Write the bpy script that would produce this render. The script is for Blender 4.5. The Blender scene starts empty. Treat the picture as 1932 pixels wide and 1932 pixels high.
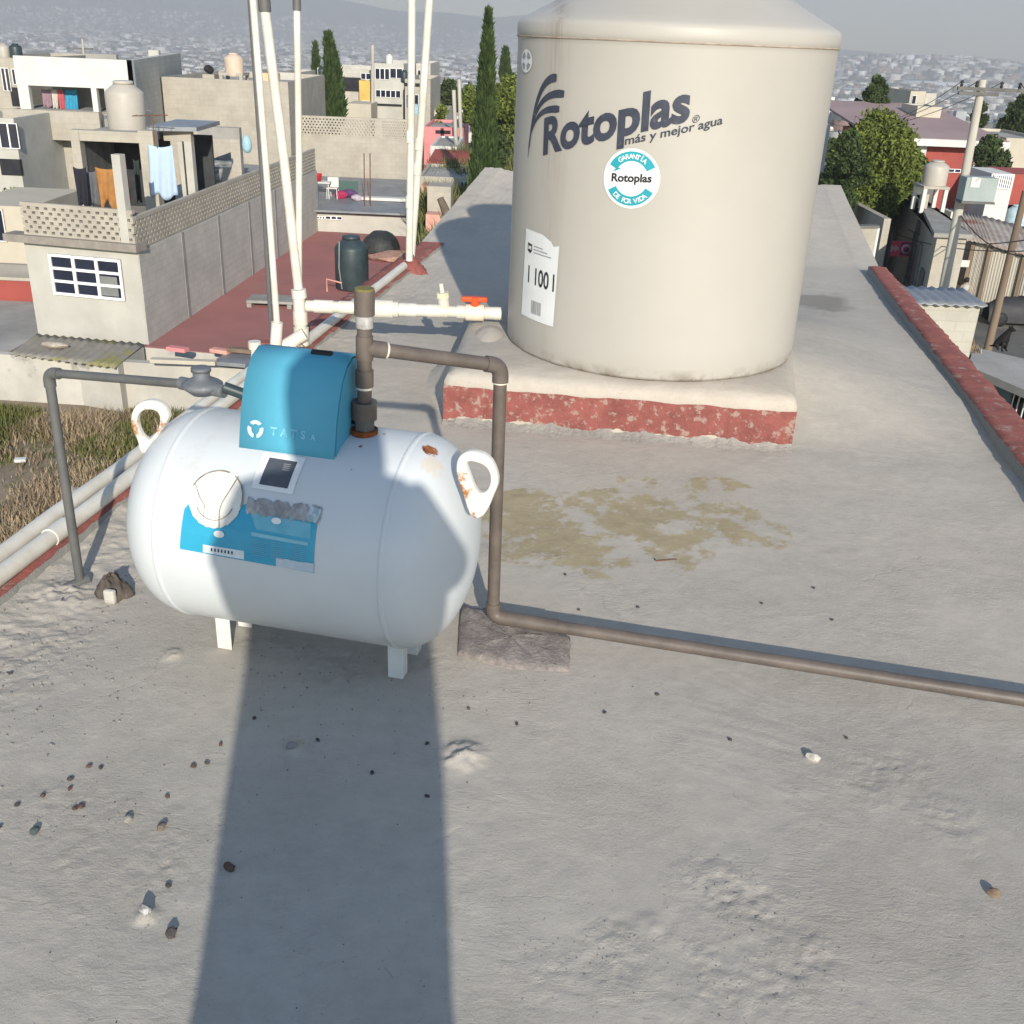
import bpy, bmesh, math, random
import numpy as np
from mathutils import Vector, Matrix
random.seed(7)
S = bpy.context.scene
COL = S.collection
PI = math.pi

# ------------------------------------------------------------------ camera
H = 1.25                       # lens height over the flat roof
PITCH, ROLL, FPX = math.radians(24.8), math.radians(2.4), 1950.0
_f = Vector((0, math.cos(PITCH), -math.sin(PITCH)))
_r0 = Vector((1, 0, 0)); _u0 = Vector((0, math.sin(PITCH), math.cos(PITCH)))
_r = _r0*math.cos(ROLL) + _u0*math.sin(ROLL)
_u = -_r0*math.sin(ROLL) + _u0*math.cos(ROLL)
cam = bpy.data.cameras.new('camera'); camo = bpy.data.objects.new('camera', cam); COL.objects.link(camo)
M = Matrix((_r, _u, -_f)).transposed().to_4x4(); M.translation = (0, 0, H)
camo.matrix_world = M
cam.sensor_width = 36; cam.lens = 36*FPX/1932; cam.clip_start = 0.05; cam.clip_end = 30000
S.camera = camo

# ------------------------------------------------------------------ light
LIGHT = Vector((-0.164, 0.912, -0.3756)).normalized()
SUN_EL = math.asin(-LIGHT.z)
w = bpy.data.worlds.new('World'); S.world = w; w.use_nodes = True
nt = w.node_tree; bg = nt.nodes['Background']
sky = nt.nodes.new('ShaderNodeTexSky'); sky.sky_type = 'NISHITA'; sky.sun_disc = False
sky.sun_elevation = SUN_EL
sky.sun_rotation = math.atan2(-LIGHT.x, -LIGHT.y)
sky.air_density = 1.0; sky.dust_density = 0.1; sky.ozone_density = 1.6
nt.links.new(sky.outputs[0], bg.inputs[0]); bg.inputs[1].default_value = 0.15
sd = bpy.data.lights.new('sun', 'SUN'); sd.energy = 4.5; sd.angle = math.radians(0.55); sd.color = (1.0, 0.925, 0.80)
so = bpy.data.objects.new('sun', sd); COL.objects.link(so)
so.rotation_euler = LIGHT.to_track_quat('-Z', 'Y').to_euler(); so.location = (2, -10, 8)
S.view_settings.view_transform = 'Standard'; S.view_settings.look = 'None'
S.view_settings.exposure = 0.40; S.view_settings.gamma = 1
S.cycles.volume_bounces = 1; S.cycles.max_bounces = 6; S.cycles.transparent_max_bounces = 6
S.cycles.use_denoising = True

# ------------------------------------------------------------------ helpers
def ray(x, y):
    return _f + _r*((x-966)/FPX) - _u*((y-966)/FPX)
def atz(x, y, z=0.0):
    d = ray(x, y); return Vector((0, 0, H)) + d*((z-H)/d.z)
def atY(x, y, Y):
    d = ray(x, y); return Vector((0, 0, H)) + d*(Y/d.y)

def tag(o, label=None, cat=None, group=None, kind=None):
    if label: o['label'] = label
    if cat: o['category'] = cat
    if group: o['group'] = group
    if kind: o['kind'] = kind
    return o
def empty(name, loc=(0, 0, 0), rz=0.0):
    o = bpy.data.objects.new(name, None); COL.objects.link(o)
    o.location = loc; o.rotation_euler = (0, 0, rz); o.empty_display_size = 0.2
    return o
def copy_tree(o, parent=None):
    c = o.copy(); COL.objects.link(c); c.parent = parent
    for ch in [k for k in bpy.data.objects if k.parent == o]: copy_tree(ch, c)
    return c

class MB:
    def __init__(s): s.v = []; s.f = []; s.sm = []
    def add(s, vs, fs, smooth=False):
        n = len(s.v); s.v += [tuple(p) for p in vs]; s.f += [tuple(i+n for i in f) for f in fs]; s.sm += [smooth]*len(fs)
        return s
    def quad(s, a, b, c, d): return s.add([a, b, c, d], [(0, 1, 2, 3)])
    def prism(s, poly, z0, z1):
        n = len(poly)
        ar = sum(poly[i][0]*poly[(i+1) % n][1]-poly[(i+1) % n][0]*poly[i][1] for i in range(n))
        if ar < 0: poly = poly[::-1]
        f0 = z0 if callable(z0) else (lambda x, y: z0); f1 = z1 if callable(z1) else (lambda x, y: z1)
        vs = [(p[0], p[1], f0(p[0], p[1])) for p in poly] + [(p[0], p[1], f1(p[0], p[1])) for p in poly]
        fs = [tuple(range(n-1, -1, -1)), tuple(range(n, 2*n))] + [(i, (i+1) % n, n+(i+1) % n, n+i) for i in range(n)]
        return s.add(vs, fs)
    def box(s, x0, x1, y0, y1, z0, z1):
        return s.prism([(x0, y0), (x1, y0), (x1, y1), (x0, y1)], z0, z1)
    def obox(s, c, dx, sx, sy, z0, z1):
        """box centred on c, local x along unit dx"""
        dy = (-dx[1], dx[0])
        P = [(c[0]+dx[0]*a*sx/2+dy[0]*b*sy/2, c[1]+dx[1]*a*sx/2+dy[1]*b*sy/2) for a, b in ((-1, -1), (1, -1), (1, 1), (-1, 1))]
        return s.prism(P, z0, z1)
    def tube(s, pts, r, n=14, bend=0.0, caps=True):
        pts = [Vector(p) for p in pts]
        if bend > 0 and len(pts) > 2:
            out = [pts[0]]
            for i in range(1, len(pts)-1):
                a, b, c = pts[i-1], pts[i], pts[i+1]
                d1 = (a-b).normalized(); d2 = (c-b).normalized()
                for k in range(7):
                    t = k/6; out.append((b+d1*bend)*(1-t)**2 + b*2*t*(1-t) + (b+d2*bend)*t*t)
            out.append(pts[-1]); pts = out
        m = len(pts); vs = []; nrm = None
        for i, p in enumerate(pts):
            t = (pts[min(i+1, m-1)]-pts[max(i-1, 0)]).normalized()
            if nrm is None: nrm = t.orthogonal().normalized()
            nrm = (nrm - t*nrm.dot(t)).normalized(); bn = t.cross(nrm)
            rr = r[i] if isinstance(r, (list, tuple)) else r
            for k in range(n):
                a = 2*PI*k/n; vs.append(p + (nrm*math.cos(a)+bn*math.sin(a))*rr)
        fs = [(i*n+k, i*n+(k+1) % n, (i+1)*n+(k+1) % n, (i+1)*n+k) for i in range(m-1) for k in range(n)]
        s.add(vs, fs, True)
        if caps:
            s.add([vs[k] for k in range(n)], [tuple(range(n-1, -1, -1))]); s.add([vs[(m-1)*n+k] for k in range(n)], [tuple(range(n))])
        return s
    def lathe(s, prof, c=(0, 0, 0), ax='z', n=48, smooth=True):
        c = Vector(c); vs = []
        for (r, h) in prof:
            for k in range(n):
                a = 2*PI*k/n; ca, sa = math.cos(a)*r, math.sin(a)*r
                if ax == 'z': v = Vector((ca, sa, h))
                elif ax == 'x': v = Vector((h, ca, sa))
                else: v = Vector((sa, h, ca))
                vs.append(c+v)
        m = len(prof)
        fs = [(i*n+k, i*n+(k+1) % n, (i+1)*n+(k+1) % n, (i+1)*n+k) for i in range(m-1) for k in range(n)]
        fs += [tuple(range(n-1, -1, -1)), tuple((m-1)*n+k for k in range(n))]
        return s.add(vs, fs, smooth)
    def build(s, name, mat, parent=None, bevel=0.0, seg=2, auto=None):
        me = bpy.data.meshes.new(name); me.from_pydata(s.v, [], s.f)
        me.polygons.foreach_set('use_smooth', s.sm); me.materials.append(mat); me.update()
        o = bpy.data.objects.new(name, me); COL.objects.link(o); o.parent = parent
        if bevel:
            b = o.modifiers.new('bevel', 'BEVEL'); b.width = bevel; b.segments = seg; b.limit_method = 'ANGLE'; b.angle_limit = math.radians(40)
        return o

def np_mesh(name, verts, quads, mat, parent=None, smooth=False):
    me = bpy.data.meshes.new(name); nv, nf = len(verts), len(quads); k = quads.shape[1]
    me.vertices.add(nv); me.vertices.foreach_set('co', np.asarray(verts, np.float32).ravel())
    me.loops.add(nf*k); me.loops.foreach_set('vertex_index', np.asarray(quads, np.int32).ravel())
    me.polygons.add(nf); me.polygons.foreach_set('loop_start', np.arange(0, nf*k, k, dtype=np.int32))
    me.polygons.foreach_set('loop_total', np.full(nf, k, np.int32))
    if smooth: me.polygons.foreach_set('use_smooth', np.ones(nf, bool))
    me.materials.append(mat); me.update(calc_edges=True); me.validate()
    o = bpy.data.objects.new(name, me); COL.objects.link(o); o.parent = parent
    return o

def patch(fn, u0, u1, v0, v1, n, m, mb=None):
    mb = mb or MB()
    vs = [fn(u0+(u1-u0)*i/n, v0+(v1-v0)*j/m) for j in range(m+1) for i in range(n+1)]
    fs = [(j*(n+1)+i, j*(n+1)+i+1, (j+1)*(n+1)+i+1, (j+1)*(n+1)+i) for j in range(m) for i in range(n)]
    return mb.add(vs, fs, True)

def poly_on(fn, poly, mat, name, parent, step=0.02):
    """flat outline in (u,v) sliced finely and laid on a curved surface"""
    bm = bmesh.new(); bm.faces.new([bm.verts.new((p[0], p[1], 0)) for p in poly])
    return _lay(bm, fn, mat, name, parent, step)
def _lay(bm, fn, mat, name, parent, step):
    xs = [v.co.x for v in bm.verts]; ys = [v.co.y for v in bm.verts]
    x = min(xs)+step
    while x < max(xs):
        bmesh.ops.bisect_plane(bm, geom=bm.verts[:]+bm.edges[:]+bm.faces[:], plane_co=(x, 0, 0), plane_no=(1, 0, 0)); x += step
    y = min(ys)+step
    while y < max(ys):
        bmesh.ops.bisect_plane(bm, geom=bm.verts[:]+bm.edges[:]+bm.faces[:], plane_co=(0, y, 0), plane_no=(0, 1, 0)); y += step
    bmesh.ops.triangulate(bm, faces=bm.faces[:])
    for v in bm.verts: v.co = fn(v.co.x, v.co.y)
    me = bpy.data.meshes.new(name); bm.to_mesh(me); bm.free(); me.materials.append(mat)
    o = bpy.data.objects.new(name, me); COL.objects.link(o); o.parent = parent
    return o
def text_on(fn, body, size, mat, name, parent, bold=0.0, xf=None, step=0.02, sx=1.0, align='LEFT', space=1.0):
    cu = bpy.data.curves.new(name+'_font', 'FONT'); cu.body = body; cu.size = size; cu.offset = bold; cu.align_x = align
    cu.space_character = space; cu.resolution_u = 4
    t = bpy.data.objects.new(name+'_font', cu); COL.objects.link(t)
    bpy.context.view_layer.update()
    me = t.to_mesh(); bm = bmesh.new(); bm.from_mesh(me); t.to_mesh_clear()
    bpy.data.objects.remove(t); bpy.data.curves.remove(cu)
    bmesh.ops.remove_doubles(bm, verts=bm.verts[:], dist=1e-6)
    for v in bm.verts:
        x, y = v.co.x*sx, v.co.y
        if xf: x, y = xf(x, y)
        v.co = (x, y, 0)
    return _lay(bm, fn, mat, name, parent, step)

# ------------------------------------------------------------------ materials
def mat(name, c1, c2=None, scale=3.0, rough=0.85, bump=0.0, bscale=40.0, metal=0.0, c3=None, s3=0.6, t3=0.55, detail=6, spec=0.3, coord='Object', stretch=None, island=0.0, bd=0.01):
    m = bpy.data.materials.new(name); m.use_nodes = True; n = m.node_tree.nodes; L = m.node_tree.links
    b = n['Principled BSDF']; b.inputs['Roughness'].default_value = rough; b.inputs['Metallic'].default_value = metal
    b.inputs['Specular IOR Level'].default_value = spec
    tc = n.new('ShaderNodeTexCoord'); src = tc.outputs[coord]
    if stretch:
        mp = n.new('ShaderNodeMapping'); mp.inputs['Scale'].default_value = stretch; L.new(src, mp.inputs[0]); src = mp.outputs[0]
    c1 = (*c1, 1); c2 = (*(c2 or tuple(k*0.8 for k in c1[:3])), 1)
    nz = n.new('ShaderNodeTexNoise'); nz.inputs['Scale'].default_value = scale; nz.inputs['Detail'].default_value = detail; nz.inputs['Roughness'].default_value = 0.65
    L.new(src, nz.inputs['Vector'])
    rp = n.new('ShaderNodeValToRGB'); rp.color_ramp.elements[0].position = 0.36; rp.color_ramp.elements[1].position = 0.64
    rp.color_ramp.elements[0].color = c2; rp.color_ramp.elements[1].color = c1
    L.new(nz.outputs[0], rp.inputs[0]); out = rp.outputs[0]
    if c3:
        n3 = n.new('ShaderNodeTexNoise'); n3.inputs['Scale'].default_value = s3; n3.inputs['Detail'].default_value = 8; n3.inputs['Roughness'].default_value = 0.7
        L.new(src, n3.inputs['Vector'])
        r3 = n.new('ShaderNodeValToRGB'); r3.color_ramp.elements[0].position = t3; r3.color_ramp.elements[1].position = t3+0.06
        L.new(n3.outputs[0], r3.inputs[0])
        mx = n.new('ShaderNodeMix'); mx.data_type = 'RGBA'; L.new(r3.outputs[0], mx.inputs[0]); L.new(out, mx.inputs[6]); mx.inputs[7].default_value = (*c3, 1); out = mx.outputs[2]
    if island:
        g = n.new('ShaderNodeNewGeometry'); mr = n.new('ShaderNodeMapRange'); mr.inputs[3].default_value = 1-island; mr.inputs[4].default_value = 1+island*0.6
        L.new(g.outputs['Random Per Island'], mr.inputs[0])
        mm = n.new('ShaderNodeVectorMath'); mm.operation = 'SCALE'; L.new(out, mm.inputs[0]); L.new(mr.outputs[0], mm.inputs['Scale']); out = mm.outputs[0]
    L.new(out, b.inputs['Base Color'])
    if bump:
        nb = n.new('ShaderNodeTexNoise'); nb.inputs['Scale'].default_value = bscale; nb.inputs['Detail'].default_value = 8; nb.inputs['Roughness'].default_value = 0.7
        L.new(src, nb.inputs['Vector'])
        bp = n.new('ShaderNodeBump'); bp.inputs['Strength'].default_value = bump; bp.inputs['Distance'].default_value = bd
        L.new(nb.outputs[0], bp.inputs['Height']); L.new(bp.outputs[0], b.inputs['Normal'])
    return m
def block_mat(name, c1, c2, mortar, bw=0.4, bh=0.2, bump=0.4):
    """rendered block wall with faint courses showing through"""
    m = mat(name, c1, c2, scale=1.2, bump=bump, bscale=30, bd=0.02)
    n = m.node_tree.nodes; L = m.node_tree.links; b = n['Principled BSDF']
    col = b.inputs['Base Color'].links[0].from_socket
    tc = n.new('ShaderNodeTexCoord'); sp = n.new('ShaderNodeSeparateXYZ'); L.new(tc.outputs['Object'], sp.inputs[0])
    ad = n.new('ShaderNodeMath'); ad.operation = 'ADD'; L.new(sp.outputs[0], ad.inputs[0]); L.new(sp.outputs[1], ad.inputs[1])
    cb = n.new('ShaderNodeCombineXYZ'); L.new(ad.outputs[0], cb.inputs[0]); L.new(sp.outputs[2], cb.inputs[1])
    br = n.new('ShaderNodeTexBrick'); br.inputs['Scale'].default_value = 1; br.inputs['Brick Width'].default_value = bw; br.inputs['Row Height'].default_value = bh
    br.inputs['Mortar Size'].default_value = 0.012; br.inputs['Color1'].default_value = (1, 1, 1, 1); br.inputs['Color2'].default_value = (0.93, 0.93, 0.93, 1); br.inputs['Mortar'].default_value = (*mortar, 1)
    L.new(cb.outputs[0], br.inputs['Vector'])
    mx = n.new('ShaderNodeMix'); mx.data_type = 'RGBA'; mx.blend_type = 'MULTIPLY'; mx.inputs[0].default_value = 1
    L.new(col, mx.inputs[6]); L.new(br.outputs[0], mx.inputs[7]); L.new(mx.outputs[2], b.inputs['Base Color'])
    return m

TL = {}
TL['plastic'] = mat('white_pvc', (.66, .63, .56), (.54, .50, .42), 9, .45, .05, 60, spec=.5)
TL['cpvc'] = mat('grey_pvc_pipe', (.13, .104, .088), (.085, .070, .060), 12, .5, .08, 80, spec=.4)
TL['cpvc2'] = mat('weathered_grey_pvc', (.12, .12, .115), (.08, .082, .082), 9, .55, .08, 80, spec=.4)
TL['redpaint'] = mat('red_paint', (.29, .095, .08), (.21, .07, .06), 9, .9, .8, 90, c3=(.34, .27, .23), s3=13, t3=.60, bd=.006)
TL['redroof'] = mat('red_roof_sealer', (.35, .145, .13), (.28, .125, .115), .5, .85, .2, 8, c3=(.30, .15, .13), s3=.35, t3=.6)
TL['mortar'] = mat('rough_mortar', (.37, .34, .30), (.27, .25, .225), 4, .95, .8, 55, bd=.012)
TL['plaster'] = block_mat('grey_plaster', (.50, .475, .425), (.42, .395, .35), (.86, .85, .84))
TL['plaster2'] = block_mat('beige_plaster', (.41, .375, .315), (.335, .305, .255), (.90, .89, .88))
TL['pale'] = mat('pale_plaster', (.46, .445, .40), (.38, .365, .325), .8, .9, .2, 20, c3=(.40, .37, .31), s3=.5, t3=.62)
TL['white'] = mat('white_wall', (.58, .575, .54), (.50, .495, .46), .7, .9, .15, 20)
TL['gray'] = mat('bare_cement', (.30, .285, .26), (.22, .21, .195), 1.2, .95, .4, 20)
TL['grayd'] = mat('dark_cement', (.16, .155, .145), (.10, .10, .095), 1.5, .95, .4, 20)
TL['slab'] = mat('cement_roof', (.36, .345, .32), (.25, .24, .225), .6, .95, .3, 12, c3=(.22, .20, .18), s3=.4, t3=.6)
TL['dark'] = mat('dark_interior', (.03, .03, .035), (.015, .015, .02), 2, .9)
TL['glass'] = mat('window_glass', (.02, .025, .045), (.012, .015, .03), 2, .15, spec=.6)
TL['wframe'] = mat('white_frame', (.82, .82, .80), (.72, .72, .70), 6, .5)
TL['beigetank'] = mat('beige_tank', (.42, .385, .335), (.37, .34, .295), 1.3, .5, .03, 30, spec=.35)
TL['blacktank'] = mat('black_tank', (.035, .055, .06), (.022, .035, .04), 3, .45, spec=.4)
TL['leafA'] = mat('cypress_leaf', (.055, .085, .028), (.032, .055, .018), 3, .8, island=.4, spec=.1)
TL['leafB'] = mat('broad_leaf', (.155, .185, .04), (.075, .105, .022), 1.2, .7, island=.5, spec=.15)
TL['leafC'] = mat('dark_leaf', (.06, .085, .03), (.03, .05, .018), 1.5, .75, island=.5, spec=.15)
TL['trunk'] = mat('bark', (.16, .12, .09), (.09, .07, .055), 6, .95, .6, 20)
TL['corr'] = mat('cement_sheet', (.30, .29, .27), (.20, .195, .18), 1.5, .9, .3, 25, c3=(.25, .24, .14), s3=.8, t3=.6)
TL['zinc'] = mat('zinc_sheet', (.26, .27, .285), (.19, .20, .215), 1.5, .5, metal=.3, c3=(.28, .20, .14), s3=.8, t3=.66)
TL['tin'] = mat('cream_sheet_metal', (.46, .425, .36), (.38, .35, .295), 1.2, .6, stretch=(1, 1, .15), c3=(.26, .17, .10), s3=.9, t3=.68)
TL['rustmetal'] = mat('rusty_metal', (.20, .09, .05), (.10, .05, .03), 8, .8)
TL['redwall'] = mat('red_wall', (.33, .075, .06), (.27, .06, .05), .8, .85, .1, 20)
TL['pinkwall'] = mat('pink_wall', (.62, .24, .24), (.52, .19, .19), .8, .85)
TL['salmon'] = mat('salmon_wall', (.62, .33, .26), (.48, .24, .19), 1.5, .9, stretch=(1, 1, .2))
TL['mauveroof'] = mat('faded_red_roof', (.33, .24, .235), (.27, .195, .19), .25, .9, .2, 8)
TL['cream'] = mat('cream_wall', (.47, .425, .34), (.41, .37, .30), .8, .9)
TL['concretepole'] = mat('concrete_pole', (.46, .43, .37), (.34, .32, .28), 3, .9, .2, 30, stretch=(1, 1, .15))
TL['wood'] = mat('old_wood', (.20, .145, .10), (.12, .09, .065), 3, .85, .3, 30, stretch=(1, 1, .1))
TL['black'] = mat('black_paint', (.02, .02, .022), (.012, .012, .014), 5, .6)
TL['teal'] = mat('teal_print', (.02, .30, .36), (.02, .26, .32), 5, .5)
TL['navy'] = mat('faded_navy_ink', (.045, .052, .075), (.03, .036, .055), 25, .6, c3=(.10, .10, .12), s3=30, t3=.62)
TL['stickerwhite'] = mat('white_label', (.70, .70, .69), (.62, .63, .62), 8, .55)
TL['ink'] = mat('black_ink', (.025, .025, .03), (.02, .02, .025), 5, .6)
TL['rust'] = mat('rust', (.30, .085, .02), (.10, .035, .015), 60, .95, .6, 120)
TL['asphalt'] = mat('worn_street', (.13, .125, .115), (.09, .088, .08), .7, .95, .3, 20, c3=(.20, .185, .16), s3=.3, t3=.55)
def cloth(n, c): return mat('cloth_'+n, c, tuple(k*.75 for k in c), 6, .9, .2, 20)
def paint(n, c, r=.5): return mat(n, c, tuple(k*.85 for k in c), 4, r)

# ------------------------------------------------------------------ terrain
def smooth(a, b, x): t = np.clip((x-a)/(b-a), 0, 1); return t*t*(3-2*t)
def gz(x, y):
    x = np.asarray(x, float); y = np.asarray(y, float); r = np.hypot(x, y)
    z = -8.4 - 9*smooth(50, 130, r) - 58*smooth(120, 1100, r) - 9*smooth(1100, 3000, r)
    z = z + 55*np.exp(-((x-1150)/420)**2-((y-3300)/700)**2) + 45*np.exp(-((x-1620)/520)**2-((y-3900)/600)**2)
    z = z + 24*np.exp(-((x+1500)/500)**2-((y-4300)/800)**2)
    ridge = smooth(5600, 7000, r)
    z = z + ridge*(250*np.exp(-((x+2600)/2600)**2) + 120*np.exp(-((x-600)/1500)**2) + 70*np.exp(-((x-3600)/900)**2) + 18*np.sin(x/310.)+9*np.sin(x/97.+1))
    return z
rs = np.concatenate([np.linspace(0, 60, 13), np.geomspace(66, 7200, 110)])
az = np.radians(np.linspace(-70, 70, 181))
RR, AA = np.meshgrid(rs, az, indexing='ij'); GX = RR*np.sin(AA); GY = RR*np.cos(AA)-14
V = np.stack([GX.ravel(), GY.ravel(), gz(GX, GY).ravel()], 1)
na = len(az); I = (np.arange(len(rs)-1)[:, None]*na+np.arange(na-1)[None, :]).ravel()
TL['soil'] = mat('dusty_ground', (.20, .175, .13), (.12, .105, .08), .15, .95, .3, 5, c3=(.10, .12, .05), s3=.02, t3=.52)
g = np_mesh('ground', V, np.stack([I, I+1, I+na+1, I+na], 1), TL['soil'], smooth=True); tag(g, kind='structure')

# ------------------------------------------------------------------ the roof we stand on
DIRX = 0.1440                                # the building is turned a little to the right
def xl(y): return -1.165 + DIRX*(y-2.09)     # line of the left gutter pipes
def xr(y): return 1.585 + DIRX*(y-3.0)       # foot of the right kerb
YS, YE, SL = 6.55, 8.75, 0.105               # far part of the roof climbs gently
_TB = {}
def fbm(x, y, f, seed, octs=4, rough=.55):
    if seed not in _TB: _TB[seed] = np.random.RandomState(seed).rand(6, 256, 256)
    out = np.zeros(np.broadcast(x, y).shape); a = 1
    for o in range(octs):
        N = 256; T = _TB[seed][o]; u = x*f+37.3*o; v = y*f+11.7*o
        i = np.floor(u).astype(int); j = np.floor(v).astype(int); fu = u-i; fv = v-j; fu = fu*fu*(3-2*fu); fv = fv*fv*(3-2*fv)
        q = lambda p, s: T[p % N, s % N]
        out += a*((q(i, j)*(1-fu)+q(i+1, j)*fu)*(1-fv)+(q(i, j+1)*(1-fu)+q(i+1, j+1)*fu)*fv-.5); a *= rough; f *= 2.03
    return out
def px(x, y): p = atz(x, y, 0); return p.x, p.y
SCARS = [(1350, 1660, .05), (1390, 1720, .06), (1440, 1690, .05), (1150, 1760, .035), (1320, 1800, .03), (1480, 1840, .06), (1370, 1880, .05), (1540, 1790, .04),
         (1160, 1830, .05), (1040, 1830, .04), (110, 1520, .05), (220, 1530, .03), (545, 1412, .03), (275, 1725, .02), (300, 1640, .05), (140, 1620, .04), (1780, 1545, .05), (1640, 1480, .05),
         (60, 1180, .10), (130, 1210, .06), (30, 1270, .08), (620, 1240, .07), (660, 1280, .06), (500, 1200, .07), (800, 1245, .05), (560, 1220, .06), (1690, 1450, .06)]
SCARS = [(*px(a, b), s) for a, b, s in SCARS]
BUMPS = [(*px(875, 1425), .038, .012), (*px(325, 1235), .02, .008), (*px(275, 1728), .014, .007), (*px(1525, 1430), .008, .004), (*px(1225, 1745), .02, .004), (*px(120, 1130), .06, .012), (*px(560, 1412), .016, .007)]
_fl, _fr = atz(836, 795), atz(1492, 848); FLx, FLy = _fl.x, _fl.y; PLf = (_fr-_fl).length; fdx, fdy = (_fr.x-_fl.x)/PLf, (_fr.y-_fl.y)/PLf
def roofz(x, y):
    z = .0040*fbm(x, y, 1.1, 1, 2) + .0011*fbm(x, y, 12, 2, 4, .6)
    tw = fbm(x, y, .9, 5, 2)*3
    pm = np.clip(fbm(x, y, 1.7, 41, 3)*2.2+.15, 0, 1)
    z = z + pm*.0011*fbm((x*np.cos(tw)+y*np.sin(tw))*1.0, (-x*np.sin(tw)+y*np.cos(tw))*3.0, 11, 3, 4, .7)
    u_ = (x-FLx)*fdx+(y-FLy)*fdy; v_ = -(x-FLx)*fdy+(y-FLy)*fdx
    z = z + .150*smooth(-.02, .75, v_)*(1-smooth(-.06, .95, u_-PLf))*(u_ > PLf-.5)*(1-smooth(1.1, 2.3, v_)) + .12*(u_ > .05)*(u_ <= PLf-.5)*smooth(.5, 1.0, v_)*(1-smooth(1.2, 2.1, v_))
    for sx_, sy_, s in SCARS:
        g_ = np.exp(-(((x-sx_)**2+(y-sy_)**2)/(s*s))); rg = fbm(x, y, 70, 9, 3, .7)
        rg2 = fbm(x, y, 34, 19, 4, .8); z = z + g_*(.0014*np.clip(rg*3.2, -1, .25)+.0016*np.clip(rg2*2.8, -1.1, .15))
    for sx_, sy_, s, h in BUMPS:
        d2 = (((x-sx_)**2+(y-sy_)**2)/(s*s)); z = z + h*np.exp(-d2**1.5)*(1+.9*fbm(x, y, 60, 12, 3, .7))
    dl = x-(xl(y)); z = z + .030*np.exp(-np.clip(dl, 0, 9)/.09)*(1+.35*fbm(x, y, 9, 14, 4, .6)) + .0055*np.exp(-((dl-.12)/.12)**2)*fbm(x, y, 34, 15, 4, .7)
    dr = xr(y)-x; z = z + .010*np.exp(-np.clip(dr, 0, 9)/.06)
    z = z + SL*np.clip(y-YS, 0, 99)
    return z
ys = np.concatenate([np.arange(-3.2, .75, .05), np.arange(.75, 2.6, .0058), np.arange(2.6, 3.4, .009), np.arange(3.4, 5.4, .018), np.arange(5.4, YE+.03, .05)])
ts = np.linspace(0, 1, 470)
TT, YY = np.meshgrid(ts, ys); XL = xl(YY)-.13; XR = xr(YY)+.135; XX = XL+(XR-XL)*TT
ZZ = roofz(XX, YY)
def gauss(x, y, c, a, b, rot=0.): 
    dx, dy = x-c[0], y-c[1]; u = dx*math.cos(rot)+dy*math.sin(rot); v = -dx*math.sin(rot)+dy*math.cos(rot); return np.exp(-(u/a)**2-(v/b)**2)
mo = np.maximum.reduce([gauss(XX, YY, px(1185, 985), .24, .26), gauss(XX, YY, px(1020, 990), .15, .19), gauss(XX, YY, px(1375, 975), .125, .22), gauss(XX, YY, px(1300, 1010), .17, .07), .7*gauss(XX, YY, px(1130, 1050), .16, .10), .55*gauss(XX, YY, px(1225, 1090), .05, .08)])
moss = np.clip(mo*1.15-.50 + 1.15*fbm(XX, YY, 6, 21, 6, .78), 0, 1)*(mo > .15)
wet = np.maximum.reduce([gauss(XX, YY, px(1545, 568), .24, .22), .55*gauss(XX, YY, px(1560, 600), .3, .1)])
wet = np.clip(wet*1.5-.5+.9*fbm(XX, YY, 5, 33, 4, .6), 0, 1)*(wet > .2)
nx = len(ts); ny = len(ys)
J = (np.arange(ny-1)[:, None]*nx+np.arange(nx-1)[None, :]).ravel()
m = bpy.data.materials.new('roof_concrete'); m.use_nodes = True; n = m.node_tree.nodes; L = m.node_tree.links; b = n['Principled BSDF']
b.inputs['Roughness'].default_value = .93; b.inputs['Specular IOR Level'].default_value = .2
tc = n.new('ShaderNodeTexCoord')
def noise(scale, detail=8, rough=.65, dist=0., mp=None):
    q = n.new('ShaderNodeTexNoise'); q.inputs['Scale'].default_value = scale; q.inputs['Detail'].default_value = detail; q.inputs['Roughness'].default_value = rough; q.inputs['Distortion'].default_value = dist
    if mp:
        k = n.new('ShaderNodeMapping'); k.inputs['Scale'].default_value = mp[0]; k.inputs['Rotation'].default_value = (0, 0, mp[1]); L.new(tc.outputs['Object'], k.inputs[0]); L.new(k.outputs[0], q.inputs['Vector'])
    else: L.new(tc.outputs['Object'], q.inputs['Vector'])
    return q.outputs[0]
def ramp(src, stops):
    q = n.new('ShaderNodeValToRGB'); e = q.color_ramp.elements
    while len(e) < len(stops): e.new(.5)
    for k, (p, c) in enumerate(stops): e[k].position = p; e[k].color = (*c, 1) if len(c) == 3 else (c[0],)*3+(1,)
    L.new(src, q.inputs[0]); return q.outputs[0]
def mixc(fac, a, c, mode='MIX', f=None):
    q = n.new('ShaderNodeMix'); q.data_type = 'RGBA'; q.blend_type = mode
    if fac is not None: L.new(fac, q.inputs[0])
    else: q.inputs[0].default_value = f
    L.new(a, q.inputs[6])
    if isinstance(c, tuple): q.inputs[7].default_value = (*c, 1)
    else: L.new(c, q.inputs[7])
    return q.outputs[2]
base = ramp(noise(1.1, 8, .6, .4), [(.3, (.40, .368, .318)), (.5, (.432, .397, .345)), (.7, (.465, .426, .368))])
base = mixc(None, base, ramp(noise(26, 6, .7), [(.3, (.93,)), (.7, (1.05,))]), 'MULTIPLY', 1)
base = mixc(None, base, ramp(noise(5, 8, .7, 1.5, ((1, 2.2, 1), .5)), [(.35, (.95,)), (.65, (1.04,))]), 'MULTIPLY', .8)
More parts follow.
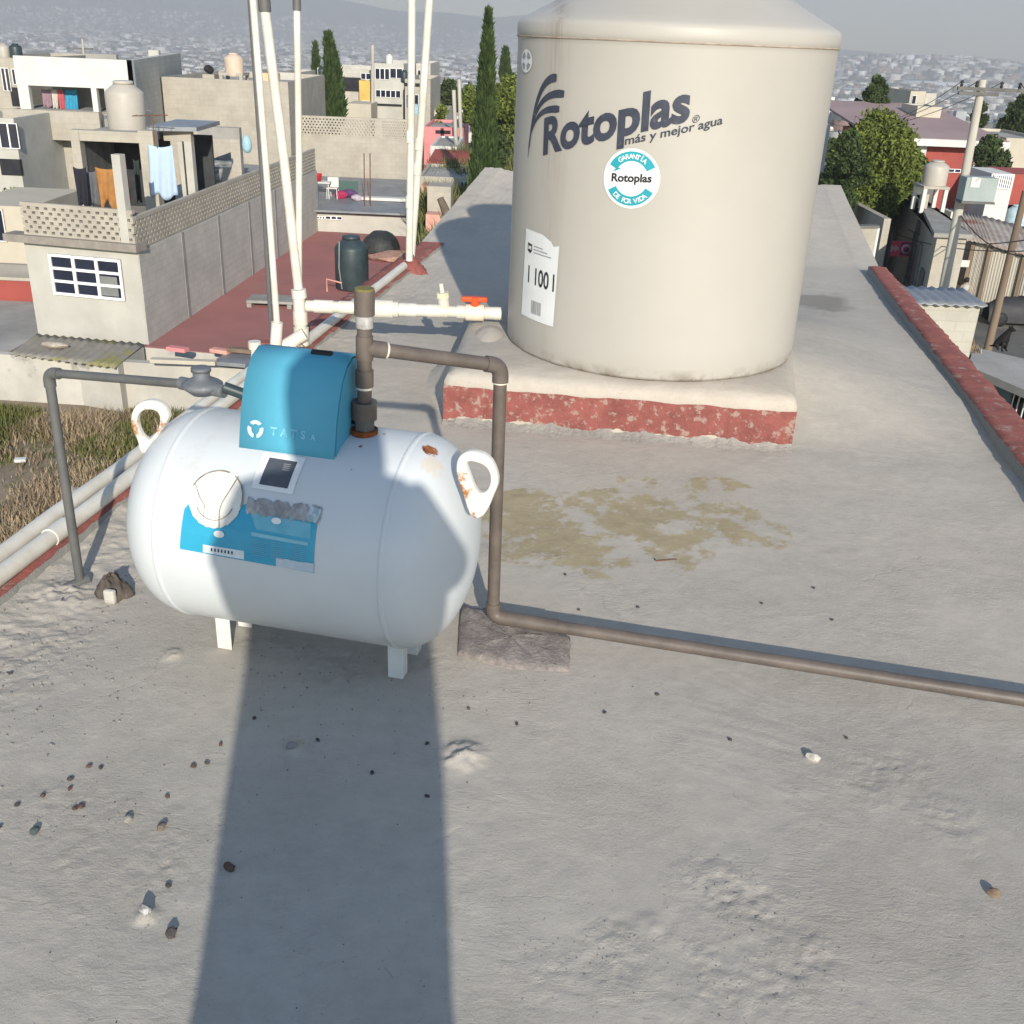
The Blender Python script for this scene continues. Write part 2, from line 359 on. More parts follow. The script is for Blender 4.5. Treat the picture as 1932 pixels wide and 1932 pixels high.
base = mixc(None, base, ramp(noise(.45, 5, .6), [(.38, (.95, .96, .965)), (.62, (1.04, 1.0, .975))]), 'MULTIPLY', 1)
base = mixc(None, base, ramp(noise(150, 3, .6), [(.28, (.62,)), (.36, (1.0,))]), 'MULTIPLY', .55)
at_ = n.new('ShaderNodeAttribute'); at_.attribute_name = 'moss'
bw = n.new('ShaderNodeSeparateColor'); L.new(at_.outputs['Color'], bw.inputs[0])
def mth(op, a, c):
    q = n.new('ShaderNodeMath'); q.operation = op; q.use_clamp = True
    for k, v in enumerate((a, c)):
        if isinstance(v, (int, float)): q.inputs[k].default_value = v
        else: L.new(v, q.inputs[k])
    return q.outputs[0]
mk = mth('MULTIPLY', ramp(mth('MULTIPLY', bw.outputs[0], ramp(noise(38, 8, .85), [(.35, (.05,)), (.62, (1.9,))])), [(.02, (0,)), (.40, (1,))]), .80)
base = mixc(mk, base, ramp(noise(14, 5), [(.3, (.28, .22, .115)), (.7, (.385, .315, .18))]))
mk2 = mth('MULTIPLY', ramp(bw.outputs[1], [(.05, (0,)), (.6, (1,))]), .6)
base = mixc(mk2, base, (.15, .135, .12))
L.new(base, b.inputs['Base Color'])
def bump(h, dist, st, prev=None):
    q = n.new('ShaderNodeBump'); q.inputs['Distance'].default_value = dist; q.inputs['Strength'].default_value = st; L.new(h, q.inputs['Height'])
    if prev: L.new(prev, q.inputs['Normal'])
    return q.outputs[0]
msk = ramp(noise(1.9, 4, .6), [(.42, (.15,)), (.60, (1,))]); msk2 = ramp(noise(2.6, 4, .6, .5), [(.48, (0,)), (.62, (1,))])
p1 = bump(noise(7, 6, .6, .8), .004, .22)
p2 = bump(mth('MULTIPLY', noise(17, 7, .72, 2.2, ((1, 3.2, 1), .9)), msk2), .0042, .6, p1)
p3 = bump(mth('MULTIPLY', noise(95, 8, .8), msk), .0030, 1.0, p2)
p3b = bump(noise(210, 6, .8), .0011, .7, p3)
p4 = bump(ramp(mth('MULTIPLY', noise(38, 5, .75, 2.), 1.0), [(.27, (0,)), (.33, (1,))]), .0028, .7, p3b)
vo = n.new('ShaderNodeTexVoronoi'); vo.feature = 'DISTANCE_TO_EDGE'; vo.inputs['Scale'].default_value = 2.1
dn = n.new('ShaderNodeTexNoise'); dn.inputs['Scale'].default_value = 6; dn.inputs['Detail'].default_value = 6; L.new(tc.outputs['Object'], dn.inputs['Vector'])
dm = n.new('ShaderNodeVectorMath'); dm.operation = 'MULTIPLY_ADD'; L.new(dn.outputs['Color'], dm.inputs[0]); dm.inputs[1].default_value = (.22, .22, .0); L.new(tc.outputs['Object'], dm.inputs[2]); L.new(dm.outputs[0], vo.inputs['Vector'])
crack = mth('MULTIPLY', ramp(vo.outputs['Distance'], [(.0, (1,)), (.006, (0,))]), ramp(noise(1.3, 3, .5), [(.56, (0,)), (.62, (1,))]))
p4 = bump(mth('MULTIPLY', noise(58, 6, .7, .6), bw.outputs[2]), .0055, .55, p4)
inv = n.new('ShaderNodeMath'); inv.operation = 'SUBTRACT'; inv.inputs[0].default_value = 1; L.new(crack, inv.inputs[1])
p4 = bump(inv.outputs[0], .0015, .4, p4)
cb_ = b.inputs['Base Color'].links[0].from_socket; L.new(mixc(mth('MULTIPLY', crack, .22), cb_, (.16, .15, .135)), b.inputs['Base Color'])
L.new(p4, b.inputs['Normal'])
TL['roof'] = m
ro = np_mesh('rooftop', np.stack([XX.ravel(), YY.ravel(), ZZ.ravel()], 1), np.stack([J, J+1, J+nx+1, J+nx], 1), m, smooth=True)
ca = ro.data.color_attributes.new('moss', 'FLOAT_COLOR', 'POINT')
cc = np.zeros((nx*ny, 4), np.float32); cc[:, 0] = moss.ravel(); cc[:, 1] = wet.ravel(); cc[:, 3] = 1; scm = np.zeros_like(XX)
for sx_, sy_, sv_ in SCARS: scm = np.maximum(scm, np.exp(-(((XX-sx_)**2+(YY-sy_)**2)/(sv_*sv_*1.7))))
scm = np.clip(scm*1.5-.35+.9*fbm(XX, YY, 14, 88, 4, .7), 0, 1)*(scm > .12); cc[:, 2] = scm.ravel(); ca.data.foreach_set('color', cc.ravel())
tag(ro, kind='structure')
body = MB().prism([(xl(-3.2)-.125, -3.2), (xr(-3.2)+.13, -3.2), (xr(YS)+.13, YS), (xl(YS)-.125, YS)], -8.6, -.045)
body.prism([(xl(YS)-.125, YS), (xr(YS)+.13, YS), (xr(YE)+.13, YE), (xl(YE)-.125, YE)], -8.6, lambda x, y: -.045+SL*max(0, y-YS)*.98)
bw_ = body.build('building', TL['plaster']); tag(bw_, 'plastered building body under the flat roof with the gas tank', 'building')

# low painted kerbs along both edges
def kerb(name, x0, x1, y0, y1, hgt, label, bare, seed):
    root = empty(name, (x0(y0), y0, 0)); tag(root, label, 'kerb', 'painted kerbs along the roof edges')
    yy = np.arange(y0, y1, .012); tt = np.array([0, .001, .25, .5, .75, .999, 1.0]); vs = []
    for y in yy:
        zb = SL*max(0, y-YS)
        for k, t in enumerate(tt):
            x = x0(y)+(x1(y)-x0(y))*t
            jx = .007*float(fbm(np.array(y*1.0), np.array(k*.1+seed), 9, seed, 4, .7)); jz = .006*float(fbm(np.array(y*1.0), np.array(k*.9), 16, seed+1, 4, .7))
            z = -.03 if k in (0, 6) else hgt+jz-(.004 if k in (1, 5) else 0)
            if k == 0: jx = .006*float(fbm(np.array(y*1.), np.array(seed+5.), 6, seed, 3))
            vs.append((x+jx, y, z+zb))
    vs = np.array(vs); K = len(tt); I = (np.arange(len(yy)-1)[:, None]*K+np.arange(K-1)[None, :]).ravel()
    me = np_mesh('painted_top', vs-np.array([x0(y0), y0, 0]), np.stack([I, I+1, I+K+1, I+K], 1), TL['kerb'], root)
    return root
km = mat('kerb_paint', (.31, .105, .085), (.235, .08, .066), 7, .95, .9, 120, c3=(.33, .22, .18), s3=16, t3=.56, bd=.006)
# only the top carries paint: the upright sides are bare cement
kn = km.node_tree.nodes; kl = km.node_tree.links; kb = kn['Principled BSDF']; src = kb.inputs['Base Color'].links[0].from_socket
ge = kn.new('ShaderNodeNewGeometry'); sp = kn.new('ShaderNodeSeparateXYZ'); kl.new(ge.outputs['True Normal'], sp.inputs[0])
ab = kn.new('ShaderNodeMath'); ab.operation = 'ABSOLUTE'; kl.new(sp.outputs[2], ab.inputs[0]); lt = kn.new('ShaderNodeMath'); lt.operation = 'LESS_THAN'; lt.inputs[1].default_value = .5; kl.new(ab.outputs[0], lt.inputs[0])
mx = kn.new('ShaderNodeMix'); mx.data_type = 'RGBA'; kl.new(lt.outputs[0], mx.inputs[0]); kl.new(src, mx.inputs[6]); mx.inputs[7].default_value = (.28, .27, .24, 1); kl.new(mx.outputs[2], kb.inputs['Base Color'])
TL['kerb'] = km
kerb('roof_kerb', lambda y: xr(y)+.03, lambda y: xr(y)+.175-.012*(y-3), -3.0, 6.35, .058, 'red painted low kerb along the right edge of the roof', True, 4)
kerb('roof_kerb', lambda y: xl(y)-.135, lambda y: xl(y)+.018, -3.0, 6.6, .045, 'red painted low kerb under the white drain pipes on the left edge', True, 8)

# ------------------------------------------------------------------ plinth and water tank
TC = Vector((.502, 3.968, 0)); TR = .55; TB = .188
TL['plinth'] = mat('plinth_mortar', (.40, .37, .33), (.31, .285, .26), 2.5, .95, .5, 60, c3=(.26, .24, .21), s3=1.6, t3=.62, bd=.006)
pr = empty('tank_plinth', (.35, 4.0, 0)); tag(pr, 'raised cement plinth with a red painted front edge under the big water tank', 'plinth')
FL, FR = atz(836, 795), atz(1492, 848); BR_, BL_ = Vector((1.22, 4.72, 0)), Vector((-.20, 4.55, 0))
ring = []
def lerp(a, b, t): return a+(b-a)*t
for a, b_, nseg in ((FL, FR, 40), (FR, BR_, 24), (BR_, BL_, 20), (BL_, FL, 24)):
    for k in range(nseg): ring.append(lerp(a, b_, k/nseg))
n_ = len(ring); vs = []; cx = Vector((.50, 3.97, 0))
for lev, (z, inset) in enumerate(((-.02, 0), (.150, .003), (.168, .012), (.181, .045), (.188, .16), (.188, .9))):
    for i, p in enumerate(ring):
        d = (cx-p); d.z = 0; q = p + d.normalized()*min(inset, d.length*.98)
        j = .006*float(fbm(np.array(q.x*1.), np.array(q.y*1.), 8, 50+lev, 3)) if 0 < lev < 5 else 0
        # the right and back sides fade into the roof as a mortar slope
        side = 0 if i <= 40 else (min(1, (i-40)/5.) if i < 84 else max(0, 1-(i-84)/4.))
        out = (q-cx).normalized()*(.02*side*(1-z/.188)) if lev < 5 else Vector((0, 0, 0))
        vs.append(q+out+Vector((0, 0, z+j))-Vector((.35, 4.0, 0)))
fs = [(l*n_+i, l*n_+(i+1) % n_, (l+1)*n_+(i+1) % n_, (l+1)*n_+i) for l in range(5) for i in range(n_)] + [tuple(5*n_+i for i in range(n_))]
MB().add(vs, fs, True).build('base', TL['roof'], pr)
# red painted band with a ragged lower edge
TL['redband'] = mat('red_band', (.29, .095, .08), (.20, .068, .058), 14, .95, .9, 110, c3=(.33, .23, .19), s3=34, t3=.54, bd=.006)
mb = MB(); fd = (FR-FL).normalized(); fn_ = Vector((fd.y, -fd.x, 0)); vs = []; Lf = (FR-FL).length; NN = 260
for k in range(NN+1):
    t = k/NN; p = FL+(FR-FL)*t; lo = .014+.018*float(fbm(np.array(t*Lf), np.array(0.), 14, 71, 4, .7))+.012*abs(math.sin(t*7)); hi = .134+.006*float(fbm(np.array(t*Lf), np.array(3.), 10, 72, 3))
    for z in (lo, (lo+hi)/2, hi): vs.append(p+fn_*(.005+.004*float(fbm(np.array(t*Lf), np.array(z*1.), 20, 73, 3)))+Vector((0, 0, z))-Vector((.35, 4.0, 0)))
mb.add(vs, [(k*3+j, k*3+3+j, k*3+4+j, k*3+1+j) for k in range(NN) for j in (0, 1)]); mb.build('painted_band', TL['redband'], pr)
# mortar skirt at the foot of the front face
mb = MB(); vs = []
for k in range(NN+1):
    t = k/NN; p = FL+(FR-FL)*t; q = float(fbm(np.array(t*Lf), np.array(7.), 16, 75, 4, .7))
    vs += [p+fn_*.004+Vector((0, 0, .018+.016*q))-Vector((.35, 4, 0)), p+fn_*(.020+.014*q)+Vector((0, 0, .006))-Vector((.35, 4, 0)), p+fn_*(.06+.03*q)+Vector((0, 0, -.004))-Vector((.35, 4, 0))]
mb.add(vs, [(k*3+1+j, k*3+4+j, k*3+3+j, k*3+j) for k in range(NN) for j in (0, 1)], True); mb.build('mortar_skirt', TL['mortar'], pr)
# small mortar mound beside the plinth under the valve
def mound(loc, rx, ry, h, seed, name, label, cat, material, sharp=1.0, grp=None):
    vs = []; NR, NA = 12, 36
    for i in range(NR+1):
        t = i/NR
        for k in range(NA):
            a = 2*PI*k/NA; q = float(fbm(np.array(math.cos(a)*1.3+3), np.array(math.sin(a)*1.3+t*2), 2, seed, 3))
            rr = t*(1+.35*q); z = (h*(1-t**(1.3*sharp))*(1+.5*q) if sharp > 0 else h*(.5+.5*math.cos(PI*min(1, t*(1+.2*q)))))-.006*t
            vs.append((rx*rr*math.cos(a), ry*rr*math.sin(a), z))
    fs = [(i*NA+k, i*NA+(k+1) % NA, (i+1)*NA+(k+1) % NA, (i+1)*NA+k) for i in range(NR) for k in range(NA)]
    o = MB().add(vs, [f for f in fs], True).build(name, material); o.location = loc; return tag(o, label, cat, grp)
q = atY(921, 612, 3.98); mound((q.x+.01, 3.95, 0), .26, .55, q.z*.98, 5, 'mortar_mound', 'grey mortar mound sloping up to the white valve beside the big tank', 'mortar mound', TL['roof'], 0)

tank = empty('water_tank', (TC.x, TC.y, TB)); tag(tank, 'large beige plastic water tank with dark navy lettering on the raised plinth', 'water tank')
# beige polyethylene with a dirty run down the left
m = mat('tank_polyethylene', (.40, .378, .342), (.368, .347, .31), 1.0, .48, .04, 60, spec=.35); n = m.node_tree.nodes; L = m.node_tree.links; b = n['Principled BSDF']
src = b.inputs['Base Color'].links[0].from_socket; tc = n.new('ShaderNodeTexCoord'); sp = n.new('ShaderNodeSeparateXYZ'); L.new(tc.outputs['Object'], sp.inputs[0])
def band(xc, wd):
    a1 = mth('ABSOLUTE', mth2('SUBTRACT', sp.outputs[0], xc), 0); q = n.new('ShaderNodeMapRange'); q.inputs[1].default_value = 0; q.inputs[2].default_value = wd; q.inputs[3].default_value = 1; q.inputs[4].default_value = 0; L.new(a1, q.inputs[0]); return q.outputs[0]
def mth2(op, a, c):
    q = n.new('ShaderNodeMath'); q.operation = op
    for k, v in enumerate((a, c)):
        if isinstance(v, (int, float)): q.inputs[k].default_value = v
        else: L.new(v, q.inputs[k])
    return q.outputs[0]
dirt = noise(1.0, 9, .75, .0, ((26, 26, 1.4), 0)); dr_ = ramp(dirt, [(.45, (0,)), (.62, (1,))])
front = mth('LESS_THAN', sp.outputs[1], 0.0)
k1 = mth('MULTIPLY', mth('MULTIPLY', band(-.415, .05), front), mth2('ADD', mth2('MULTIPLY', dr_, .9), .18))
topf = n.new('ShaderNodeMapRange'); topf.inputs[1].default_value = .15; topf.inputs[2].default_value = 1.15; topf.inputs[3].default_value = .12; topf.inputs[4].default_value = .75; L.new(sp.outputs[2], topf.inputs[0])
k1 = mth('MULTIPLY', k1, topf.outputs[0])
c_ = mixc(k1, src, (.22, .17, .135))
lowb = n.new('ShaderNodeMapRange'); lowb.inputs[1].default_value = 0; lowb.inputs[2].default_value = .045; lowb.inputs[3].default_value = 1; lowb.inputs[4].default_value = 0; L.new(sp.outputs[2], lowb.inputs[0])
k2 = mth('MULTIPLY', lowb.outputs[0], ramp(noise(14, 8, .7), [(.42, (.05,)), (.6, (1.,))]))
c_ = mixc(k2, c_, (.20, .165, .13))
c_ = mixc(mth('MULTIPLY', ramp(noise(5, 8, .8, 0, ((5, 5, .7), 0)), [(.58, (0,)), (.72, (1,))]), .22), c_, (.40, .34, .28))
L.new(c_, b.inputs['Base Color'])
prof = [(.545, 0), (.55, .012)]+[(.55, z) for z in (.1, .3, .5, .7, .9, 1.04)]+[(.551, 1.058), (.5535, 1.061), (.554, 1.075), (.5535, 1.096), (.549, 1.106), (.538, 1.115), (.50, 1.134), (.40, 1.187), (.285, 1.252), (.262, 1.28), (.255, 1.29), (.255, 1.335)]
MB().lathe(prof, n=128).build('body', m, tank)
MB().lathe([(.275, 1.335), (.283, 1.342), (.283, 1.372), (.272, 1.385), (.20, 1.398), (.05, 1.404)], n=64).build('lid', TL['blacktank'], tank)
MB().lathe([(.5515, 1.055), (.5545, 1.0565), (.5545, 1.0585), (.5515, 1.06)], n=128).build('seam', mat('seam_dirt', (.26, .20, .16), (.42, .35, .28), 20, .9), tank)
def ts_(u, v, off=.0022):
    th = u/TR; r = TR+off; return Vector((math.sin(th)*r, -math.cos(th)*r, v-TB))
def TS(off): return lambda u, v: ts_(u, v, off)
# logotype: baseline climbs to the right
bx0, by0, bx1, by1 = -.526, .889, -.012, 1.030
def logo(x, y):   # x along 0..1, y in letter heights
    u = bx0+(bx1-bx0)*x; k = (by1-by0)/(bx1-bx0); return (u + .10*y*.0, by0+k*(u-bx0)+y)
W_ = None
def placed_text(body, x0, y0, x1, y1, hgt, nm, bold, ink, parent, fnc, shear=0.0):
    """text fitted between two points of the surface, cap height hgt"""
    cu = bpy.data.curves.new('probe', 'FONT'); cu.body = body; cu.size = 1; cu.offset = bold/hgt*.7 if bold else 0; t = bpy.data.objects.new('probe', cu); COL.objects.link(t); bpy.context.view_layer.update()
    wid = t.dimensions.x; bpy.data.objects.remove(t); bpy.data.curves.remove(cu)
    k = (y1-y0)/(x1-x0); sz = hgt/.72
    return text_on(fnc, body, sz, ink, nm, parent, bold=bold, sx=(x1-x0)/(wid*sz), xf=lambda x, y: (x0+x+shear*y, y0+k*x+y), step=.022)
placed_text('Rotoplas', bx0, by0, bx1, by1, .112, 'lettering', .0055, TL['navy'], tank, TS(.0028), -.02)
placed_text('más y mejor agua', -.200, .946, .098, 1.022, .026, 'lettering', .0006, TL['navy'], tank, TS(.0028))
placed_text('®', .004, 1.020, .026, 1.026, .022, 'lettering', 0, TL['navy'], tank, TS(.0028))
# three swooping strokes over the R
for (p0, p1, p2, p3, wmax) in (((-.617, .868), (-.60, 1.02), (-.55, 1.13), (-.470, 1.128), .026), ((-.617, .90), (-.59, 1.02), (-.54, 1.085), (-.432, 1.082), .024), ((-.61, .93), (-.58, 1.0), (-.54, 1.035), (-.450, 1.035), .022)):
    A, B = [], []
    for k in range(17):
        t = k/16; pt = [(1-t)**3*a+3*(1-t)**2*t*b_+3*(1-t)*t*t*c+t**3*d for a, b_, c, d in zip(p0, p1, p2, p3)]
        dt = [3*(1-t)**2*(b_-a)+6*(1-t)*t*(c-b_)+3*t*t*(d-c) for a, b_, c, d in zip(p0, p1, p2, p3)]; l = math.hypot(*dt); nn = (-dt[1]/l, dt[0]/l); ww = wmax*(t**.75)*.5*(1 if t < .97 else .75)+.0008
        A.append((pt[0]+nn[0]*ww, pt[1]+nn[1]*ww)); B.append((pt[0]-nn[0]*ww, pt[1]-nn[1]*ww))
    poly_on(TS(.0027), A+B[::-1], TL['navy'], 'swoosh', tank, .03)
def disc(cx, cy, r, n=48, ry=None): return [(cx+r*math.cos(2*PI*k/n), cy+(ry or r)*math.sin(2*PI*k/n)) for k in range(n)]
def arcband(cx, cy, r0, r1, a0, a1, n=24): return [(cx+r1*math.cos(a0+(a1-a0)*k/n), cy+r1*math.sin(a0+(a1-a0)*k/n)) for k in range(n+1)]+[(cx+r0*math.cos(a1-(a1-a0)*k/n), cy+r0*math.sin(a1-(a1-a0)*k/n)) for k in range(n+1)]
sx, sy, sr = -.169, .846, .092
st = poly_on(TS(.0028), disc(sx, sy, sr), TL['stickerwhite'], 'round_sticker', tank)
D_ = math.radians
poly_on(TS(.0034), arcband(sx, sy, .054, .083, D_(28), D_(152)), TL['teal'], 'printed_arc', st)
poly_on(TS(.0034), arcband(sx, sy, .054, .083, D_(208), D_(332)), TL['teal'], 'printed_arc', st)
placed_text('Rotoplas', sx-.066, sy-.012, sx+.064, sy-.006, .025, 'sticker_lettering', .0012, TL['ink'], st, TS(.0038))
poly_on(TS(.0038), [(sx-.062, sy+.018), (sx-.05, sy+.031), (sx-.035, sy+.030), (sx-.045, sy+.024)], TL['teal'], 'sticker_mark', st)
def arc_text(body, cx, cy, r, a_mid, hgt, flip, nm, ink, parent, fnc, spread):
    N = len(body)
    for i, ch in enumerate(body):
        if ch == ' ': continue
        a = a_mid + (spread*((i+.5)/N-.5))*(-1 if not flip else 1); rot = a-PI/2 if not flip else a+PI/2
        text_on(fnc, ch, hgt/.72, ink, nm, parent, bold=.0004, align='CENTER', step=.05,
                xf=lambda x, y, a=a, rot=rot: (cx+r*math.cos(a)+x*math.cos(rot)-(y-hgt/2)*math.sin(rot), cy+r*math.sin(a)+x*math.sin(rot)+(y-hgt/2)*math.cos(rot)))
arc_text('GARANTÍA', sx, sy, .0685, PI/2, .015, False, 'sticker_lettering', TL['stickerwhite'], st, TS(.0040), D_(80))
arc_text('DE POR VIDA', sx, sy, .0685, -PI/2, .015, True, 'sticker_lettering', TL['stickerwhite'], st, TS(.0040), D_(92))
# paper label
lab = poly_on(TS(.0028), [(-.608, .633), (-.500, .628), (-.455, .611), (-.442, .596), (-.416, .603), (-.424, .322), (-.618, .325)], TL['stickerwhite'], 'capacity_label', tank)
placed_text('1 100 l', -.588, .452, -.440, .446, .060, 'label_lettering', .0016, TL['ink'], lab, TS(.0036))
poly_on(TS(.0036), [(-.588, .588), (-.558, .584), (-.558, .562), (-.570, .552), (-.588, .560)], TL['ink'], 'label_emblem', lab)
placed_text('M', -.583, .566, -.564, .565, .014, 'label_emblem_letter', .0006, TL['stickerwhite'], lab, TS(.0042))
greyink = paint('grey_ink', (.28, .28, .29))
for k, (a, b_) in enumerate(((-.548, -.495), (-.548, -.470), (-.548, -.450))):
    poly_on(TS(.0036), [(a, .583-.011*k), (b_, .581-.011*k), (b_, .577-.011*k), (a, .579-.011*k)], greyink, 'label_line', lab, .05)
x = -.548; rr_ = random.Random(3)
while x < -.490:
    ww = rr_.choice((.0015, .003, .0045)); poly_on(TS(.0036), [(x, .392), (x+ww, .392), (x+ww, .345), (x, .345)], greyink, 'label_bar', lab, .1); x += ww+rr_.choice((.0015, .003))
s2 = poly_on(TS(.0028), disc(-.668, 1.170, .052, ry=.036), TL['stickerwhite'], 'small_sticker', tank)
for a0 in (0, 90, 180, 270): poly_on(TS(.0034), [(-.668+.9*(x_+.668), 1.17+.65*(y_-1.17)) for x_, y_ in arcband(-.668, 1.170, .020, .046, D_(a0+18), D_(a0+72))], greyink, 'sticker_mark', s2)

# ------------------------------------------------------------------ stationary gas tank
AX = Vector((.9765, -.2153, 0)); PV = Vector((.2153, .9765, 0))
g0 = AX*(-.823)+PV*1.80
gas = empty('gas_tank', (g0.x, g0.y, 0), math.atan2(-.2153, .9765)); tag(gas, 'white horizontal gas tank with a blue valve hood standing on short legs', 'gas tank')
m = mat('white_enamel', (.545, .57, .585), (.50, .527, .54), 2.2, .44, .05, 90, c3=(.485, .495, .485), s3=4, t3=.60, spec=.4, bd=.002); n = m.node_tree.nodes; L = m.node_tree.links; b = n['Principled BSDF']
src = b.inputs['Base Color'].links[0].from_socket; tc = n.new('ShaderNodeTexCoord')
def spot(c, rad, sc=40, lo=.35):
    q = n.new('ShaderNodeVectorMath'); q.operation = 'DISTANCE'; L.new(tc.outputs['Object'], q.inputs[0]); q.inputs[1].default_value = c
    r_ = n.new('ShaderNodeMapRange'); r_.inputs[1].default_value = rad*.2; r_.inputs[2].default_value = rad; r_.inputs[3].default_value = 1; r_.inputs[4].default_value = 0; L.new(q.outputs['Value'], r_.inputs[0])
    k = mth2('MULTIPLY', r_.outputs[0], mth2('SUBTRACT', mth2('MULTIPLY', noise(sc, 8, .8), 2.6), .42)); return ramp(k, [(lo, (0,)), (lo+.10, (1,))])
def GS(u, phi, off=.0):  # u along, phi degrees from the top towards the viewer
    a = math.radians(phi); r = .22+off; return Vector((u-.03, -r*math.sin(a), .306+r*math.cos(a)))
c_ = src
for c, rad, sc, lo in ((GS(.300, 6), .030, 60, .34), (GS(.318, 10), .026, 90, .34), (GS(.345, 15), .022, 60, .42), (GS(.305, 114), .016, 90, .45), (GS(.302, 119), .012, 70, .45), (GS(.149, -3), .036, 60, .42), (GS(.19, -2), .008, 80, .5), (GS(.165, 14), .010, 120, .55), (Vector((-.30, -.03, .49)), .02, 60, .5)):
    c_ = mixc(spot(tuple(c), rad, sc, lo), c_, ramp(noise(70, 4), [(.4, (.12, .035, .012)), (.6, (.36, .12, .03))]))
c_ = mixc(mth('MULTIPLY', spot(tuple(GS(.33, 18)), .07, 20, .5), .35), c_, (.62, .42, .22))
for k_ in range(6): c_ = mixc(mth('MULTIPLY', spot(tuple(GS(.335+.006*k_, 19+4.5*k_)), .016, 70, .50), .75), c_, (.34, .13, .035))
c_ = mixc(ramp(noise(75, 2, .5), [(.17, (1,)), (.19, (0,))]), c_, (.10, .06, .045))
L.new(c_, b.inputs['Base Color'])
hl, hd, rl = .23, .136, .22
prof = []
for k in range(15): a = PI/2*k/14; prof.append((max(.003, rl*math.sin(a)**.92), -hl-hd*math.cos(a)))
prof += [(rl, -hl*.5), (rl, 0), (rl, hl*.5)]
for k in range(14, -1, -1): a = PI/2*k/14; prof.append((max(.003, rl*math.sin(a)**.92), hl+.122*math.cos(a)))
MB().lathe(prof, (0, 0, .306), 'x', 96).build('body', m, gas)
for s in (-1, 1): MB().lathe([(rl-.002, s*hl-.007), (rl+.0018, s*hl-.004), (rl+.0022, s*hl), (rl+.0018, s*hl+.004), (rl-.002, s*hl+.007)], (0, 0, .306), 'x', 96).build('weld_seam', m, gas)
legm = mat('leg_enamel', (.62, .61, .58), (.52, .50, .47), 8, .5, .05, 60, c3=(.30, .13, .06), s3=11, t3=.66)
for lx in (-.195, .20):
    for ly in (-.052, .045):
        mb = MB(); wdt = .017
        for (x0, x1, y0, y1) in ((lx-wdt, lx+wdt, ly-.002, ly+.002), (lx+wdt-.004 if lx > 0 else lx-wdt, lx+wdt if lx > 0 else lx-wdt+.004, ly-.0, ly+.028)):
            mb.prism([(x0, y0), (x1, y0), (x1, y1), (x0, y1)], 0, .108)
        o = mb.build('leg', legm, gas, bevel=.0015)
lugm = mat('lug_enamel', (.68, .66, .60), (.60, .56, .50), 14, .5, .1, 60, c3=(.34, .14, .045), s3=15, t3=.55)
def lug(pts, r):
    P = [Vector(p) for p in pts]; N = 64; vs = []; out = []
    m_ = len(P)
    for k in range(N):
        t = k/N*m_; i = int(t); f = t-i; p0, p1, p2, p3 = P[(i-1) % m_], P[i % m_], P[(i+1) % m_], P[(i+2) % m_]
        out.append(.5*((2*p1)+(-p0+p2)*f+(2*p0-5*p1+4*p2-p3)*f*f+(-p0+3*p1-3*p2+p3)*f**3))
    mb = MB(); nn = 10; 
    for k, p in enumerate(out):
        t = (out[(k+1) % N]-out[k-1]).normalized(); side = t.cross(Vector((0, 1, 0))).normalized(); up = Vector((0, 1, 0))
        for j in range(nn): a = 2*PI*j/nn; vs.append(p+side*math.cos(a)*r*1.15+up*math.sin(a)*r*.62)
    mb.add(vs, [(k*nn+j, k*nn+(j+1) % nn, ((k+1) % N)*nn+(j+1) % nn, ((k+1) % N)*nn+j) for k in range(N) for j in range(nn)], True)
    return mb.build('lifting_lug', lugm, gas)
def lug_plate(outer, inner, yv, th, name='lifting_lug'):
    """flat steel eye plate: outline and hole given on the plane at depth yv of the gas tank"""
    def loc(q):
        d = ray((400+q[0]*.828)/1.9876, (1200+q[1]*.828)/1.9876); t = (1.80+yv)/d.dot(PV); p = d*t; return (p.dot(AX)+.823, H+p.z)
    def smooth_loop(P, N=44):
        P = [Vector((*loc(q), 0)) for q in P]; m_ = len(P); out = []
        for k in range(N):
            t = k/N*m_; i = int(t); f = t-i; p0, p1, p2, p3 = P[(i-1) % m_], P[i % m_], P[(i+1) % m_], P[(i+2) % m_]
            out.append(.5*((2*p1)+(-p0+p2)*f+(2*p0-5*p1+4*p2-p3)*f*f+(-p0+3*p1-3*p2+p3)*f**3))
        return out
    def by_angle(L_, c, N=56):
        res = []
        for k in range(N):
            a = 2*PI*k/N; best = max(((L_[i]+(L_[(i+1) % len(L_)]-L_[i])*u/4.) for i in range(len(L_)) for u in range(4)), key=lambda p: ((p-c).normalized()).dot(Vector((math.cos(a), math.sin(a), 0)))); res.append(best)
        return res
    I_ = smooth_loop(inner); c = sum(I_, Vector((0, 0, 0)))/len(I_); O_ = by_angle(smooth_loop(outer), c); I_ = by_angle(I_, c); N = 56; vs = []
    for yy_ in (-th/2, th/2):
        for Lp in (O_, I_): vs += [(p.x, yv+yy_, p.y) for p in Lp]
    fs = []
    for k in range(N):
        k2 = (k+1) % N; fs += [(k, k2, N+k2, N+k), (2*N+k2, 2*N+k, 3*N+k, 3*N+k2), (k2, k, 2*N+k, 2*N+k2), (N+k, N+k2, 3*N+k2, 3*N+k)]
    return MB().add(vs, fs, True).build(name, lugm, gas, bevel=.0035, seg=3)
lug_plate([(165, 600), (150, 545), (125, 485), (120, 430), (140, 385), (180, 362), (225, 362), (265, 385), (287, 425), (280, 455), (250, 505), (225, 545), (205, 585)], [(147, 470), (150, 430), (175, 405), (215, 402), (240, 415), (250, 445), (240, 490), (215, 525), (195, 538), (165, 515)], -.062, .017)
